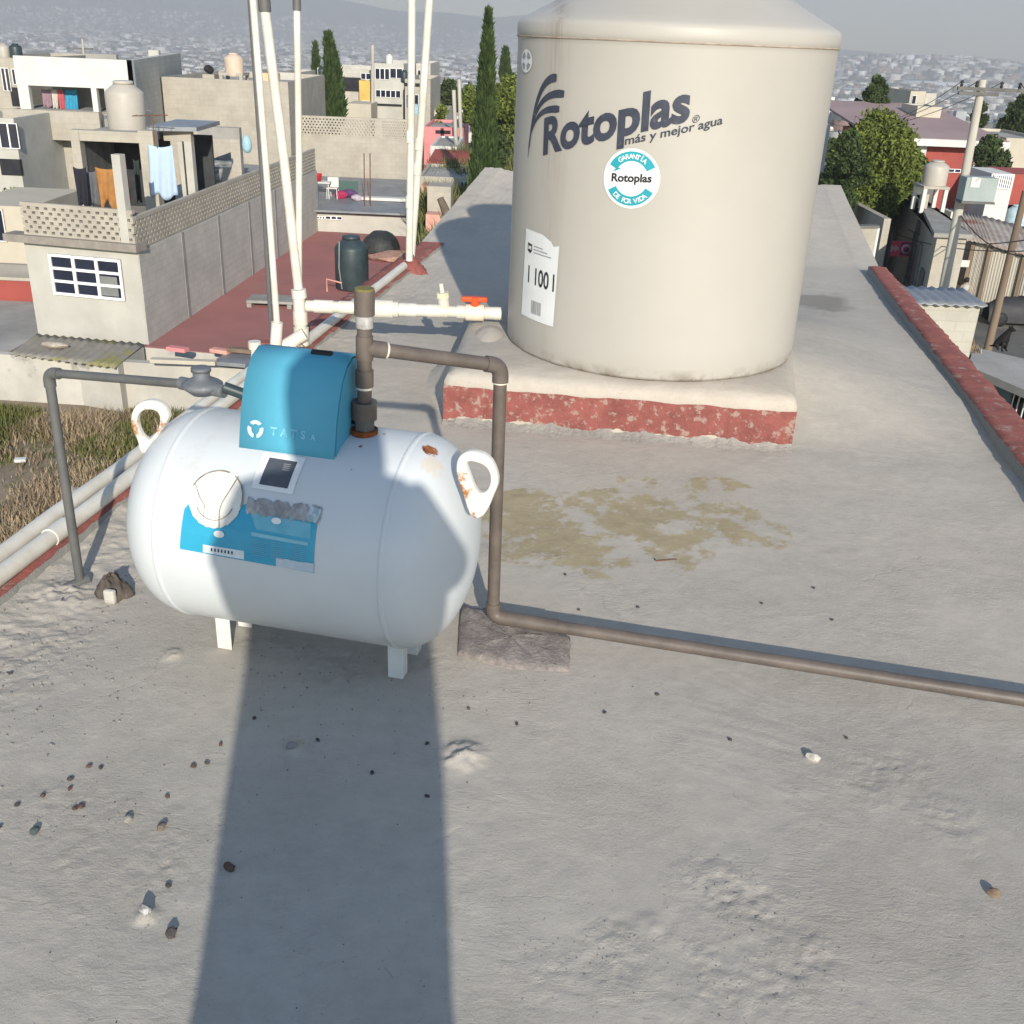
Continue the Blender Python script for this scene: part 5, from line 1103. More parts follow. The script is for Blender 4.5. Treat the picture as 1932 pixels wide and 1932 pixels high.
# concrete frame with the washing, behind the terrace
Yp = 31.5
X0, X1, z0, z1 = fac(157, 248, 268, 385, Yp); zf_ = zt+.06
pv_ = empty('terrace_shelter', (X0, Yp, zf_)); tag(pv_, 'unfinished concrete frame shelter on the terrace with washing hung in it', 'shelter')
Xr = atY(375, 300, 33).x; Xs = atY(455, 300, 35).x; zb = atY(210, 268, Yp).z; ztp = atY(210, 248, Yp).z
MB().box(0, X1-X0+.4, 0, .35, zb-zf_, ztp-zf_).build('beam', TL['plaster2'], pv_)
MB().box(-.25, .0, -.02, .33, 0, ztp-zf_+.003).build('column', TL['plaster2'], pv_)
MB().box(X1-X0, X1-X0+.42, -.04, .40, 0, ztp-zf_+.06).build('column', TL['plaster2'], pv_)
dkw = mat('shade_toned_wall', (.05, .052, .055), (.025, .027, .03), 1.5, .95); MB().box(0, X1-X0, 2.6, 2.75, 0, zb-zf_).build('back_wall', dkw, pv_); MB().box(-.2, -.02, .34, 2.7, 0, zb-zf_).build('side_wall', TL['grayd'], pv_); MB().box(-.1, X1-X0+.3, .35, 2.9, zb-zf_+.05, zb-zf_+.2).build('roof_slab', TL['slab'], pv_)  # back wall coloured dark as the bay's shade; side wall added to darken it
# right wing
xa = X1-X0+.42; Xw = Xr-X0; zw0 = atY(325, 262, 33).z-zf_; zw1 = atY(325, 243, 33).z-zf_
MB().box(xa, Xw, .9, 1.2, zw0, zw1).build('beam', TL['plaster2'], pv_)
MB().prism([(xa-.3, .4), (Xw+.25, .7), (Xw+.25, 3.2), (xa-.3, 3.2)], zw1+.02, zw1+.14).build('roof_sheet', TL['zinc'], pv_)
xp = atY(345, 320, 32.5).x-X0; MB().box(xp-.07, xp+.07, .92, 1.1, 0, zw0).build('column', TL['pale'], pv_)
MB().box(Xw-.22, Xw, .88, 1.18, 0, zw0+.003).build('column', TL['pale'], pv_); MB().box(xa, Xw, 3.0, 3.15, 0, zw0).build('back_wall', dkw, pv_)  # back wall of this bay has the same shade painted in
g1 = MB().box(xp+.10, Xw-.25, 1.0, 1.03, .35, zw0-.05).build('window', mat('greenish_glass', (.05, .06, .045), (.02, .03, .025), 3, .2), pv_)
mb = MB(); 
for k in range(4): x_ = xp+.10+(Xw-.35-xp)*k/3; mb.box(x_-.015, x_+.015, .96, .99, .35, zw0-.05)
for k in range(6): z_ = .35+(zw0-.4)*k/5; mb.box(xp+.10, Xw-.25, .955, .985, z_-.012, z_+.012)
mb.build('window_bars', TL['grayd'], g1)
# open frame at the right end
Yo = 38.5; Xe = atY(455, 300, Yo).x-X0; xv = atY(378, 300, Yo).x-X0; zo0, zo1 = atY(415, 262, Yo).z-zf_, atY(415, 240, Yo).z-zf_; yo = Yo-Yp
MB().box(xv, Xe, yo, yo+.3, zo0, zo1).build('beam', TL['gray'], pv_); MB().box(Xe-.34, Xe, yo-.04, yo+.32, 0, zo0+.004).build('column', TL['plaster2'], pv_)
MB().box(xv, Xe-.35, yo+.04, yo+.24, .0, .75).build('low_wall', TL['plaster2'], pv_)
# washing
garment(142, 315, 166, 388, 28.6, cloth('black', (.02, .02, .03)), 'black garment hanging at the left end of the terrace washing', 1)
garment(157, 322, 186, 386, 28.9, cloth('grey', (.12, .125, .14)), 'grey faded garment hanging next to the black one', 2)
garment(183, 316, 226, 388, 28.3, cloth('orange', (.36, .17, .055)), 'mustard orange cloth hanging over the pierced terrace wall', 3, ragged=.16)
garment(226, 312, 243, 378, 28.6, cloth('magenta', (.25, .015, .07)), 'dark magenta garment beside the orange cloth', 5)
garment(255, 300, 266, 378, 29.3, cloth('darkgreen', (.03, .04, .035)), 'dark garment right of the terrace post', 7)
garment(284, 273, 330, 372, 31.4, mat('cloth_lightblue', (.40, .50, .62), (.37, .47, .59), 3, .9, .2, 20), 'light blue sheet hanging in the right bay of the shelter', 9, taper=-.1)
X0b, X1b, z0b, z1b = fac(454, 256, 472, 290, 38.3); o = MB().lathe([(.02, -.5), (.25, -.45), (.40, -.25), (.42, 0), (.34, .30), (.15, .46), (.02, .5)], n=20).build('plastic_bag', cloth('paleblue', (.33, .52, .60))); o.scale = ((X1b-X0b)/.84, (X1b-X0b)/.84, (z1b-z0b)); o.location = ((X0b+X1b)/2, 38.5, (z0b+z1b)/2); tag(o, 'pale blue plastic bag hanging from the open concrete frame', 'bag')
# junk behind the lattice: dark sheet, buckets
X0b, X1b, z0b, z1b = fac(380, 285, 440, 318, 41); o = empty('tarpaulin_heap', (X0b, 41, z0b-.6)); tag(o, 'dark striped tarpaulin seen through the open concrete frame', 'tarpaulin')
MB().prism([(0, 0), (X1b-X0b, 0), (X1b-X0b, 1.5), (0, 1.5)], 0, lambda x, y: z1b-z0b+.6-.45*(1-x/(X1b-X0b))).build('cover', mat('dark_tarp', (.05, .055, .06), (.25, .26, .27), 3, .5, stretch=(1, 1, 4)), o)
X0b, X1b, z0b, z1b = fac(386, 318, 414, 342, 36); o = empty('basket', ((X0b+X1b)/2, 36, z0b)); tag(o, 'white and dark wicker basket on the terrace by the low wall', 'basket'); MB().lathe([(.30, 0), (.36, .2), (.38, .42), (.34, .43), (.30, .2)], n=18).build('weave', mat('wicker', (.40, .38, .36), (.07, .06, .06), 5, .9), o)

# ---- white house behind --------------------------------------------------------
Yb = 44.0
X0, X1, z0, z1 = fac(45, 110, 262, 380, Yb); zs = atY(150, 165, Yb).z; zq = atY(150, 210, Yb).z; zr_ = atY(120, 260, Yb).z
hB = empty('white_topped_house', (X0, Yb, -9.0)); tag(hB, 'house with a bright white top storey and washing in its open gallery', 'house')
oB = Vector((X0, Yb, -9.0)); W = X1-X0
XF = atY(342, 120, Yb+12.5).x-X0; Xk = atY(57, 190, Yb).x-X0; Xm0, Xm1 = atY(174, 190, Yb).x-X0, atY(184, 190, Yb).x-X0; Xn = atY(199, 190, Yb).x-X0
MB().box(0, W, 0, .25, zs+9, z1+9).build('wall', TL['white'], hB)
MB().box(0, Xk, 0, .25, zq+9, zs+9-.001).build('wall', TL['white'], hB); MB().box(Xm0, Xm1, 0, .25, zq+9, zs+9-.001).build('wall', TL['white'], hB); MB().box(Xn, W, 0, .25, zq+9, zs+9-.001).build('wall', TL['white'], hB)
MB().box(Xk, Xn, 2.2, 2.35, zq+9, zs+9).build('inner_wall', TL['gray'], hB); MB().box(0.1, W-.1, .25, 2.2, zq+8.9, zq+9.0).build('gallery_floor', TL['slab'], hB)
MB().prism([(W-.2, .0), (W+.0, 0), (XF+.0, 12.5), (XF-.4, 12.5)], 2.0, z1+9).build('side_wall', TL['plaster'], hB)
MB().prism([(0, .25), (W-.2, .25), (XF-.5, 12.4), (-1, 12.4)], z1+8.55, z1+8.7).build('roof', TL['slab'], hB)
MB().box(.5, W*.40, 6, 6.3, z1+8.7, z1+9.0).build('roof_parapet', TL['gray'], hB); MB().box(W*.42, XF*.9, 10, 10.3, z1+8.7, z1+9.15).build('roof_parapet', TL['pale'], hB)
MB().box(-.6, atY(205, 235, Yb).x-X0, -.9, -.75, zr_+9, zq+9+.05).build('balcony_wall', TL['plaster2'], hB); MB().box(-.6, atY(205, 235, Yb).x-X0, -.74, 0, zr_+9, zr_+9.15).build('balcony_slab', TL['gray'], hB)
MB().box(0, atY(205, 235, Yb).x-X0-.3, .0, .2, 0, zq+8.99).build('lower_wall', TL['plaster2'], hB)
for (a, b_, c, d) in ((62, 263, 108, 312),):
    x0_, x1_, q0, q1 = fac(a, b_, c, d, Yb); window_at(hB, oB, x0_, x1_, q0, q1, Yb-.02, 2, 7, .05, TL['gray'])
garment(80, 168, 98, 202, Yb+.8, cloth('mauve', (.30, .20, .24)), 'mauve cloth hung in the gallery of the white topped house', 11)
garment(98, 168, 110, 204, Yb+.8, cloth('cream', (.55, .50, .45)), 'cream cloth hung in the gallery next to the mauve one', 13)
garment(109, 168, 122, 206, Yb+.8, cloth('coral', (.45, .10, .12)), 'coral red cloth hung in the gallery of the white topped house', 15)
garment(120, 168, 148, 210, Yb+.9, cloth('turquoise', (.04, .28, .45)), 'turquoise cloth hung at the right of the gallery washing', 17)
cyl_tank_px(202, 152, 272, 250, 33.5, TL['beigetank'], 'beige water tank on the shelter roof in front of the white topped house')
# antenna on the shelter
q_ = atY(290, 250, 31); o = empty('tv_antenna', (q_.x, 31, q_.z-.3)); tag(o, 'small rusty television antenna on the shelter roof', 'antenna'); MB().tube([(0, 0, 0), (0, 0, .8)], .02, 6).build('mast', TL['rustmetal'], o)
mb = MB(); mb.tube([(-.55, 0, .72), (.45, 0, .78)], .015, 6)
for k in range(5): mb.tube([(-.5+.22*k, -.2, .73+.01*k), (-.5+.22*k, .2, .73+.01*k)], .01, 5)
mb.build('elements', TL['rustmetal'], o)

# ---- far left edge houses -------------------------------------------------------
def simple(px_, Y, depth, z0, mt, label, wins=(), roof=None, par=.3, name='house', cat='house', wm=None, grp=None, dark=()):
    X0, X1, zb_, zt_ = fac(*px_, Y); h_ = house(name, cat, label, X0, X1, Y, Y+depth, z0, zt_, mt, par, roof, grp); o = h_.location
    for k in wins:
        a, b_, c, d = k[:4]; x0_, x1_, q0, q1 = fac(a, b_, c, d, Y); window_at(h_, o, x0_, x1_, q0, q1, Y-.01, *(k[4:6] or (2, 2)), frame=wm)
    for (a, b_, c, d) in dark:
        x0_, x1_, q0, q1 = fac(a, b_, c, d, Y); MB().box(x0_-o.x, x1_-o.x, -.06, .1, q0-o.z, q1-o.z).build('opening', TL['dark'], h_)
    return h_
simple((-60, 108, 44, 215), 50, 9, -10, TL['plaster2'], 'beige house at the left edge with two tanks on its roof', ((5, 128, 20, 172, 2, 1), (24, 130, 38, 160, 2, 1)), dark=((22, 165, 44, 200),))
cyl_tank_px(-4, 82, 18, 110, 51, TL['beigetank'], 'beige tank on the left edge house roof'); cyl_tank_px(19, 82, 41, 110, 51, TL['blacktank'], 'black tank on the left edge house roof beside the beige one')
simple((-60, 222, 40, 420), 40, 7, -9.5, TL['pale'], 'pale house at the left edge with a dark window above the plants', ((0, 232, 36, 280, 2, 1),), dark=((2, 300, 40, 330),))
tree('shrub', atY(16, 330, 38).x, 38, -8.2, 3.8, 2.0, TL['leafB'], 'leafy green shrub at the left edge below the dark window', 41, 2500, .07, .12, cat='shrub', blobs=12)
simple((-70, 388, 62, 458), 33, 4, -8.3, TL['cream'], 'cream wall house at the left edge beside the pierced wall', ((-10, 395, 10, 455, 1, 1),), par=0)
# rubble roof, red wall and cement roof on the left edge
o = empty('rubble_roof', (-16.9, 34.2, -6.0)); tag(o, 'heap of grey rubble and broken slabs on a roof at the left edge', 'rubble'); rr_ = random.Random(77)
for k in range(46):
    x_, y_ = rr_.uniform(-3.2, 2.4), rr_.uniform(-1.2, 1.6); s_ = rr_.uniform(.15, .5)
    a_ = rr_.random()*3; MB().obox((x_, y_), (math.cos(a_), math.sin(a_)), s_*1.4, s_, .0, rr_.uniform(.08, .35)+.25*(y_+1.2)*.5).build('broken_slab', TL['gray'] if k % 3 else TL['plaster2'], o)
MB().box(-4, 2.9, -1.4, 2, -2, .01).build('base', TL['gray'], o)
X0, X1, z0, z1 = fac(-60, 528, 62, 562, 32); o = empty('red_parapet', (X0, 32, -8.3)); tag(o, 'red painted parapet wall at the left edge below the rubble', 'wall'); MB().box(0, X1-X0, 0, .3, 0, z1+8.3).build('wall_face', TL['redwall'], o); MB().box(0, X1-X0, -.05, .35, z1+8.303, z1+8.4).build('coping', TL['plaster2'], o)
q0, q1 = atz(-60, 575, -6.9), atz(70, 628, -6.9)
o = empty('cement_roof_shed', (-17, 26.6, -8.3)); tag(o, 'low shed with a flat stained cement roof at the left edge', 'shed'); MB().prism([(-6, 0), (3.4, -.2), (3.6, 5.38), (-6, 5.38)], 0, 1.35).build('roof', TL['slab'], o)
for k in range(16):
    x_ = rr_.uniform(-4, 3.2); s_ = rr_.uniform(.1, .28); a_ = rr_.random()*3; ob = MB().obox((x_, rr_.uniform(.0, .4)), (math.cos(a_), math.sin(a_)), s_*1.3, s_, 1.35, 1.35+rr_.uniform(.06, .2)).build('rubble_piece', TL['plaster2'], o)

# ---- long plain house and the pierced long wall -----------------------------------
hD = simple((315, 150, 548, 360), 50, 9, -9, TL['plaster2'], 'long plain beige house behind the tall white pipes', par=.3)
cyl_tank_px(424, 100, 459, 143, 52, mat('peach_tank', (.60, .47, .36), None, 2, .6), 'peach coloured water tank on a table stand above the long beige house')
X0, X1, z0, z1 = fac(415, 137, 460, 154, 51.8); o = empty('tank_stand', (X0, 51.6, z0)); tag(o, 'concrete table stand under the peach water tank', 'stand'); W = X1-X0
MB().box(0, W, 0, 1.3, z1-z0-.12, z1-z0).build('table_slab', TL['plaster2'], o)
for x_ in (0.02, W-.17): 
    for y_ in (.02, 1.13): MB().box(x_, x_+.15, y_, y_+.15, -.3, z1-z0-.121).build('leg', TL['plaster2'], o)
X0, X1, z0, z1 = fac(382, 136, 404, 152, 51.5); o = empty('low_stand', (X0, 51.5, z0-.2)); tag(o, 'small concrete stand with a black bundle left of the peach tank', 'stand'); MB().box(0, X1-X0, 0, .8, z1-z0-.1, z1-z0+.1).build('table_slab', TL['plaster2'], o); MB().box(.05, X1-X0-.05, .1, .7, 0, z1-z0-.101).build('base', TL['wood'], o)
X0, X1, z0, z1 = fac(383, 118, 402, 137, 51.8); o = rock('bundle', (X0+X1)/2, 51.9, z0, (X1-X0)/2, .3, (z1-z0)/2, 9, 'black rounded bundle standing on the low stand', TL['black'], 'bundle')
for i, (a, c) in enumerate(((487, 503), (506, 519))): 
    X0, X1, z0, z1 = fac(a, 138, c+3, 156, 52); o = MB().box(0, X1-X0, 0, .8, 0, z1-z0).build('crate', mat('peach_crate%d' % i, (.66, .48, .30), None, 3, .8), None, bevel=.03); o.location = (X0, 52, z0); tag(o, ('peach coloured box on the long beige house roof, the one between the tall pipes', 'peach coloured box on the long beige house roof, right of the thick tall pipe')[i], 'box')
simple((520, 137, 562, 215), 58, 5, -10, TL['plaster'], 'small grey house just right of the long beige house', ((535, 163, 560, 190, 3, 1),))
Yw = 52.5
X0, X1, z0, z1 = fac(552, 262, 792, 350, Yw); zc_ = atY(670, 258, Yw).z; zl = atY(670, 222, Yw).z
o = empty('pierced_boundary_wall', (X0, Yw, -9.6)); tag(o, 'long cement wall with two pierced block panels along its top', 'wall'); oo = (X0, Yw, -9.6); W = X1-X0
MB().box(0, W, 0, .2, 0, zc_+9.6).build('wall_face', TL['plaster2'], o)
xa = atY(707, 240, Yw).x-X0; xm = atY(722, 240, Yw).x-X0
rh = (zl-zc_-.1)/6
lattice(X0+.1, Yw+.1, xa-.1, 0, 24, 6, .3, rh, zc_+.003, .12, TL['plaster2'], 'pierced_panel', o, oo); lattice(X0+xm, Yw+.1, W-xm-.3, 0, 17, 6, .3, rh, zc_+.003, .12, TL['plaster2'], 'pierced_panel', o, oo)
MB().box(xa, xm, .02, .19, zc_+9.603, zl+9.6).build('panel_pier', TL['plaster2'], o)

# ---- corrugated roof house with the things on its roof -----------------------------
Yc = 45.5
X0, X1, z0, z1 = fac(596, 402, 772, 455, Yc); zcr = atY(690, 400, Yc).z; 
hG = empty('tin_roof_house', (X0, Yc, -9.2)); tag(hG, 'low cream house with a grey sheet roof behind the dark tank', 'house'); oG = Vector((X0, Yc, -9.2)); W = X1-X0+1.0
MB().box(-2, W-1, 0, 4.5, 0, zcr+9.2-.12).build('wall', TL['pale'], hG)
MB().prism([(-2, -.35), (W, -.35), (W, 5.8), (-2, 5.8)], lambda x, y: zcr+9.2-.03+.10*(y+.35), lambda x, y: zcr+9.2+.05+.10*(y+.35)).build('sheet_roof', TL['zinc'], hG)
for (a, b_, c, d) in ((598, 401, 613, 410), (614, 401, 646, 411)):
    x0_, x1_, q0, q1 = fac(a, b_+1, c, d+1, Yc); window_at(hG, oG, x0_, x1_, q0-.05, q1-.12, Yc-.01, 3, 1, .05)
def on_tin(x, y): return zcr+.06+.10*(y-Yc+.35)
def at_tin(a, b_):
    p = atY(a, b_, Yc+2); 
    for _ in range(6): z_ = on_tin(p.x, p.y); d = ray(a, b_); t = (z_-H)/d.z; p = Vector((0, 0, H))+d*t
    return p
p = at_tin(606, 372); o = empty('plastic_table', p); tag(o, 'white plastic table on the grey sheet roof at the left', 'table'); MB().box(-.45, .45, -.3, .3, .62, .68).build('top', TL['white'], o)
for sx_ in (-.40, .40):
    for sy_ in (-.25, .25): MB().tube([(sx_, sy_, -.04), (sx_*.92, sy_*.92, .62)], .025, 6).build('leg', TL['white'], o)
o = MB().lathe([(.12, 0), (.17, .30), (.18, .32), (.15, .32), (.11, .03)], n=18).build('bucket', paint('red_plastic', (.55, .02, .03))); o.location = (p.x-.1, p.y, p.z+.68); tag(o, 'bright red bucket on the white plastic table', 'bucket')
o = MB().box(-.5, .5, -.02, .02, 0, .5).build('green_board', paint('dark_teal_board', (.06, .11, .10)), None); o.location = (p.x+1.1, p.y+.3, p.z+.2); tag(o, 'dark green board leaning beside the red bucket', 'board')
p = at_tin(628, 373); o = empty('plastic_chair', p); tag(o, 'white plastic chair on the grey sheet roof', 'chair'); MB().box(-.24, .24, -.22, .22, .40, .44).build('seat', TL['white'], o); MB().box(-.24, .24, .20, .24, .44, .85).build('backrest', TL['white'], o)
for sx_ in (-.21, .21):
    for sy_ in (-.19, .19): MB().tube([(sx_*1.1, sy_*1.1, -.03), (sx_, sy_, .40)], .022, 6).build('leg', TL['white'], o)
for i, (a, b_, cl_, s_, lb) in enumerate(((645, 374, (.35, .03, .09), .34, 'crimson bundle of cloth on the grey sheet roof'), (660, 372, (.11, .05, .14), .42, 'dark purple bundle of cloth, largest on the grey sheet roof'), (672, 378, (.45, .38, .45), .30, 'pale lilac bundle of cloth on the grey sheet roof'))):
    p = at_tin(a, b_); rock('cloth_bundle', p.x, p.y, p.z, s_, s_*.7, s_*.62, 60+i, lb, cloth('bundle%d' % i, cl_), 'bundle')
for a in (688, 699):
    p = at_tin(a, 390); o = MB().tube([(0, 0, -.05), (.02, 0, 2.2)], .025, 6).build('rebar', TL['rustmetal']); o.location = p; tag(o, 'thin rusty rod standing on the grey sheet roof', 'rod', 'rods on the sheet roof')
p = at_tin(735, 378); o = MB().box(-1.2, 1.2, -.25, .25, 0, .12).build('white_board', TL['white']); o.location = p; tag(o, 'long white board lying on the grey sheet roof near the pipes', 'board')

# ---- pink, white and pale houses between the pipes and the tall cypress --------------
simple((798, 208, 842, 240), 74, 6, -13, TL['cream'], 'cream gabled house above the pink one', (), par=0)
simple((800, 240, 874, 276), 66, 6, -12, TL['pinkwall'], 'bright pink house front left of the tall cypress', (), dark=((822, 246, 850, 252),), par=.2)
simple((812, 276, 862, 312), 58, 6, -11, TL['white'], 'small white house under the pink one', (), par=.12)
X0, X1, z0, z1 = fac(806, 312, 882, 332, 53); simple((806, 311, 858, 332), 53.0, 6, -10, TL['cream'], 'cream house with a rust red roof below the white one', ((833, 322, 850, 330, 2, 1),), roof=TL['redroof'], par=.3)
o = MB().prism([(X0, 53.5), (X1, 53.5), (X1, 57.5), (X0, 57.5)], z1-.12, lambda x, y: z1+.10+.05*(y-53.5)).build('rust_roof', TL['redwall']); tag(o, 'rust red sheet roof beside the tall cypress', 'roof')
simple((790, 334, 884, 402), 48, 5, -9.5, TL['plaster2'], 'pale block house below the rust red roof', ((868, 342, 882, 362, 2, 1),), par=.15)
simple((806, 352, 850, 470), 40, 1.2, -8.4, TL['plaster2'], 'narrow cement gate pillar building by the salmon wall', (), par=0)
simple((795, 350, 806, 405), 44, 1.0, -8.4, TL['salmon'], 'salmon painted pillar right of the far pair of pipes', (), par=0, cat='pillar', name='pillar')
simple((803, 405, 832, 480), 39, .8, -8.4, TL['salmon'], 'salmon and pink streaked wall by the far end of the kerb', (), par=0, cat='wall', name='painted_wall')
q_ = atY(855, 440, 22); o = empty('tree_stump', (q_.x, 22, q_.z-1.2)); tag(o, 'bare forked tree stump beyond the roof corner', 'tree stump'); MB().tube([(.15, 0, 0), (.0, 0, 1.3), (-.28, 0, 1.9)], [.16, .12, .07], 8).build('trunk', TL['trunk'], o); MB().tube([(.03, 0, 1.1), (.22, 0, 1.75)], [.08, .05], 8).build('branch', TL['trunk'], o)

# ---- row of houses under the skyline -------------------------------------------------
simple((563, 150, 600, 212), 70, 8, -13, TL['plaster2'], 'beige flat roofed house left of the nearer cypress', ((576, 163, 590, 183, 2, 1),))
simple((600, 152, 622, 212), 72, 8, -13, TL['pale'], 'pale house half hidden by the nearer cypress', ((603, 162, 615, 182, 3, 1),))
hF = simple((600, 130, 702, 212), 76, 9, -14, TL['plaster'], 'grey house with a wide dark terrace opening right of the cypress', ((600, 198, 618, 212, 2, 1), (636, 196, 655, 212, 3, 1)), dark=((640, 146, 688, 172),), par=.4)
simple((655, 196, 700, 214), 70, 3, -13, TL['cream'], 'small cream annex under the dark terrace', (), par=0)
simple((678, 152, 704, 214), 74, 5, -13, mat('ochre_wall', (.62, .42, .12), None, 1, .9), 'narrow ochre yellow house in the skyline row', ((681, 138, 700, 150, 2, 1), (683, 190, 700, 206, 2, 2)), par=.3)
simple((705, 120, 762, 214), 73, 9, -13, TL['pale'], 'three storey pale house with window bands', ((708, 129, 735, 150, 3, 1), (736, 129, 760, 148, 2, 1), (709, 170, 756, 184, 5, 1)), dark=((707, 196, 758, 200),), par=.3)
simple((764, 150, 812, 214), 71, 8, -13, TL['plaster2'], 'grey house with a mauve parapet left of the far pair of pipes', ((766, 178, 790, 205, 3, 1),), dark=((764, 157, 800, 163),))
simple((785, 120, 812, 180), 80, 8, -14, TL['plaster'], 'tall grey block rising behind the far pair of pipes', ((788, 132, 800, 150, 2, 1),))
cyl_tank_px(600, 125, 616, 152, 74, TL['blacktank'], 'black water tank left of the nearer cypress'); cyl_tank_px(728, 102, 741, 122, 76, TL['white'], 'white water tank on the three storey pale house'); cyl_tank_px(756, 132, 770, 154, 73, TL['blacktank'], 'dark tank on the skyline row right of the pale house')
cyl_tank_px(776, 196, 792, 216, 60, cloth('bluetank', (.30, .45, .55)), 'pale blue tank beside the far pair of pipes')
q_ = atz(620, 212, -9.5)
def cyp(px_, ybot, ytop, wpx, Y, label, nl, leaf, seed, z0=None, lean=0, prof=None):
    a, c = atY(px_, ybot, Y), atY(px_, ytop, Y); z0_ = a.z if z0 is None else z0; w_ = wpx*(a-Vector((0, 0, H))).dot(_f)/FPX
    return cypress('cypress_tree', a.x, Y, z0_, c.z-z0_, w_, label, seed, nl, leaf, lean=lean, prof=prof)
PT = [(0, .8), (.1, 1.0), (.3, .85), (.55, .62), (.75, .36), (.9, .15), (1, 0)]
cyp(632, 225, 72, 36, 62, 'cypress tree in the skyline row beside the dark terrace', 11000, .26, 2, lean=-.25, prof=PT)
cyp(597, 150, 88, 9, 82, 'thin faint cypress left of the nearer one', 1500, .28, 3)
PB = [(0, 1.0), (.12, 1.02), (.3, .92), (.5, .68), (.63, .52), (.72, .42), (.84, .30), (.94, .12), (1, 0)]
cyp(913, 350, 25, 64, 42, 'very tall dark green cypress beside the big beige tank', 30000, .17, 5, z0=-8.6, lean=.0, prof=PB)
cyp(952, 155, 97, 17, 84, 'small cypress between the tall one and the big beige tank', 2500, .28, 6)
def tr(px_, ybot, ytop, wpx, Y, mt, label, nl, leaf, seed, **k):
    a, c = atY(px_, ybot, Y), atY(px_, ytop, Y); return tree('leafy_tree', a.x, Y, a.z, c.z-a.z, wpx*(a-Vector((0, 0, H))).dot(_f)/FPX, mt, label, seed, nl, leaf, **k)
tr(845, 215, 158, 52, 80, TL['leafC'], 'round dark tree left of the tall cypress', 7000, .20, 7, low=.1)
tr(835, 290, 205, 44, 72, TL['leafB'], 'bright green bush behind the pink house', 4500, .17, 8, low=.1)
tr(892, 240, 158, 50, 66, TL['leafB'], 'green tree just left of the tall cypress stem', 6000, .17, 18, low=.1)
tr(965, 300, 146, 110, 60, TL['leafB'], 'broad bright green tree right of the tall cypress, half behind the big tank', 42000, .11, 9, low=.15, blobs=40)
tr(930, 330, 240, 60, 52, TL['leafC'], 'dark shrubbery right of the foot of the tall cypress', 7000, .13, 19, low=.05)
# street lamp poles between
for i, (a, y0, y1, Yq, lb) in enumerate(((703, 210, 85, 72, 'grey utility pole standing before the ochre house'), (862, 310, 170, 60, 'leaning grey pole with wires left of the tall cypress'), (872, 330, 150, 63, 'taller grey pole nearer the tall cypress'))):
    p0, p1 = atY(a, y0, Yq), atY(a+(-6 if i else 0), y1, Yq); o = MB().tube([(0, 0, 0), (p1-p0)], .11, 8).build('utility_pole', TL['concretepole']); o.location = p0; tag(o, lb, 'utility pole')
# grass bank under the cypress next to our roof
gb = mat('bank_grass', (.10, .13, .035), (.16, .16, .06), .5, .9, island=.5)
def zbank(x, y): return -8.4+0*x
TL['bank'] = gb
bk = MB(); bk.prism([(-2.3, 20), (-.6, 20), (1.8, 60), (-5.5, 60)], -8.6, lambda x, y: -6.6+.02*(y-20)); o = bk.build('grass_bank', TL['lotsoil']); tag(o, kind='structure')
blades('bank_grass', 90000, -5.5, 1.8, 20, 58, .3, 1.3, gb, 12, zf=lambda x, y: -6.6+.02*(y-20), wd=.05, lean=.7, dens=lambda x, y: ((x > -2.3-(y-20)*.08) & (x < -.6+(y-20)*.06)).astype(float))

# ================================================================== right-hand side
ZS = -8.5
sr = MB().prism([(2.6, 12), (40, 12), (46, 70), (7, 70)], ZS-.3, ZS+.12).build('street', TL['asphalt']); tag(sr, kind='structure')
tr(1622, 470, 226, 150, 46, TL['leafB'], 'large bright green tree right of the big beige tank', 110000, .085, 21, low=.30, blobs=90)
tr(1572, 440, 260, 84, 43, TL['leafC'], 'darker green tree right against the big beige tank', 30000, .085, 22, low=.08, blobs=30)
tr(1641, 250, 148, 46, 75, TL['leafC'], 'dark upright conifer behind the large bright tree', 9000, .18, 23, low=.05)
tr(1612, 240, 188, 30, 78, TL['leafC'], 'small dark bush left of the conifer', 3500, .18, 24, low=.05)
tr(1722, 362, 290, 66, 52, TL['leafB'], 'low bright bush under the red building', 9000, .12, 25, low=.02)
tr(1860, 332, 268, 66, 54, TL['leafC'], 'dark green bushes at the right end of the red building', 9000, .14, 26, low=.02)
tr(1912, 262, 190, 60, 74, TL['leafC'], 'green tree at the right edge behind the cream wall', 9000, .18, 27, low=.05)
tr(1842, 245, 200, 34, 76, TL['leafC'], 'dark bush behind the red building roof', 4000, .17, 28, low=.05)
# red building with a faded gabled roof
Yr = 62
X0, X1, z0, z1 = fac(1668, 262, 1860, 320, Yr); hR = empty('red_hall', (X0, Yr, -12)); tag(hR, 'long red walled hall with a white fascia and a faded mauve roof', 'building'); W = X1-X0
zL = atY(1700, 262, Yr).z; 
MB().box(0, W, 0, 9, 0, zL+12).build('wall', TL['redwall'], hR)
rf = MB(); x1r = atY(1895, 262, Yr).x-X0
rf.prism([(-1, -.8), (x1r, -.8), (x1r, 13), (-1, 13)], lambda x, y: zL+12.02+.085*(y+.8), lambda x, y: zL+12.14+.085*(y+.8)); rf.build('roof', TL['mauveroof'], hR)
MB().box(-1, x1r, -.9, -.82, zL+11.75, zL+12.12).build('fascia', TL['white'], hR)
xpil = atY(1735, 290, Yr).x-X0; MB().box(xpil-.25, xpil+.25, -.3, .0, 0, zL+11.99).build('pilaster', TL['white'], hR); xpil2 = atY(1845, 290, Yr).x-X0; MB().box(xpil2-.25, xpil2+.25, -.3, .0, 0, zL+11.99).build('pilaster', TL['white'], hR)
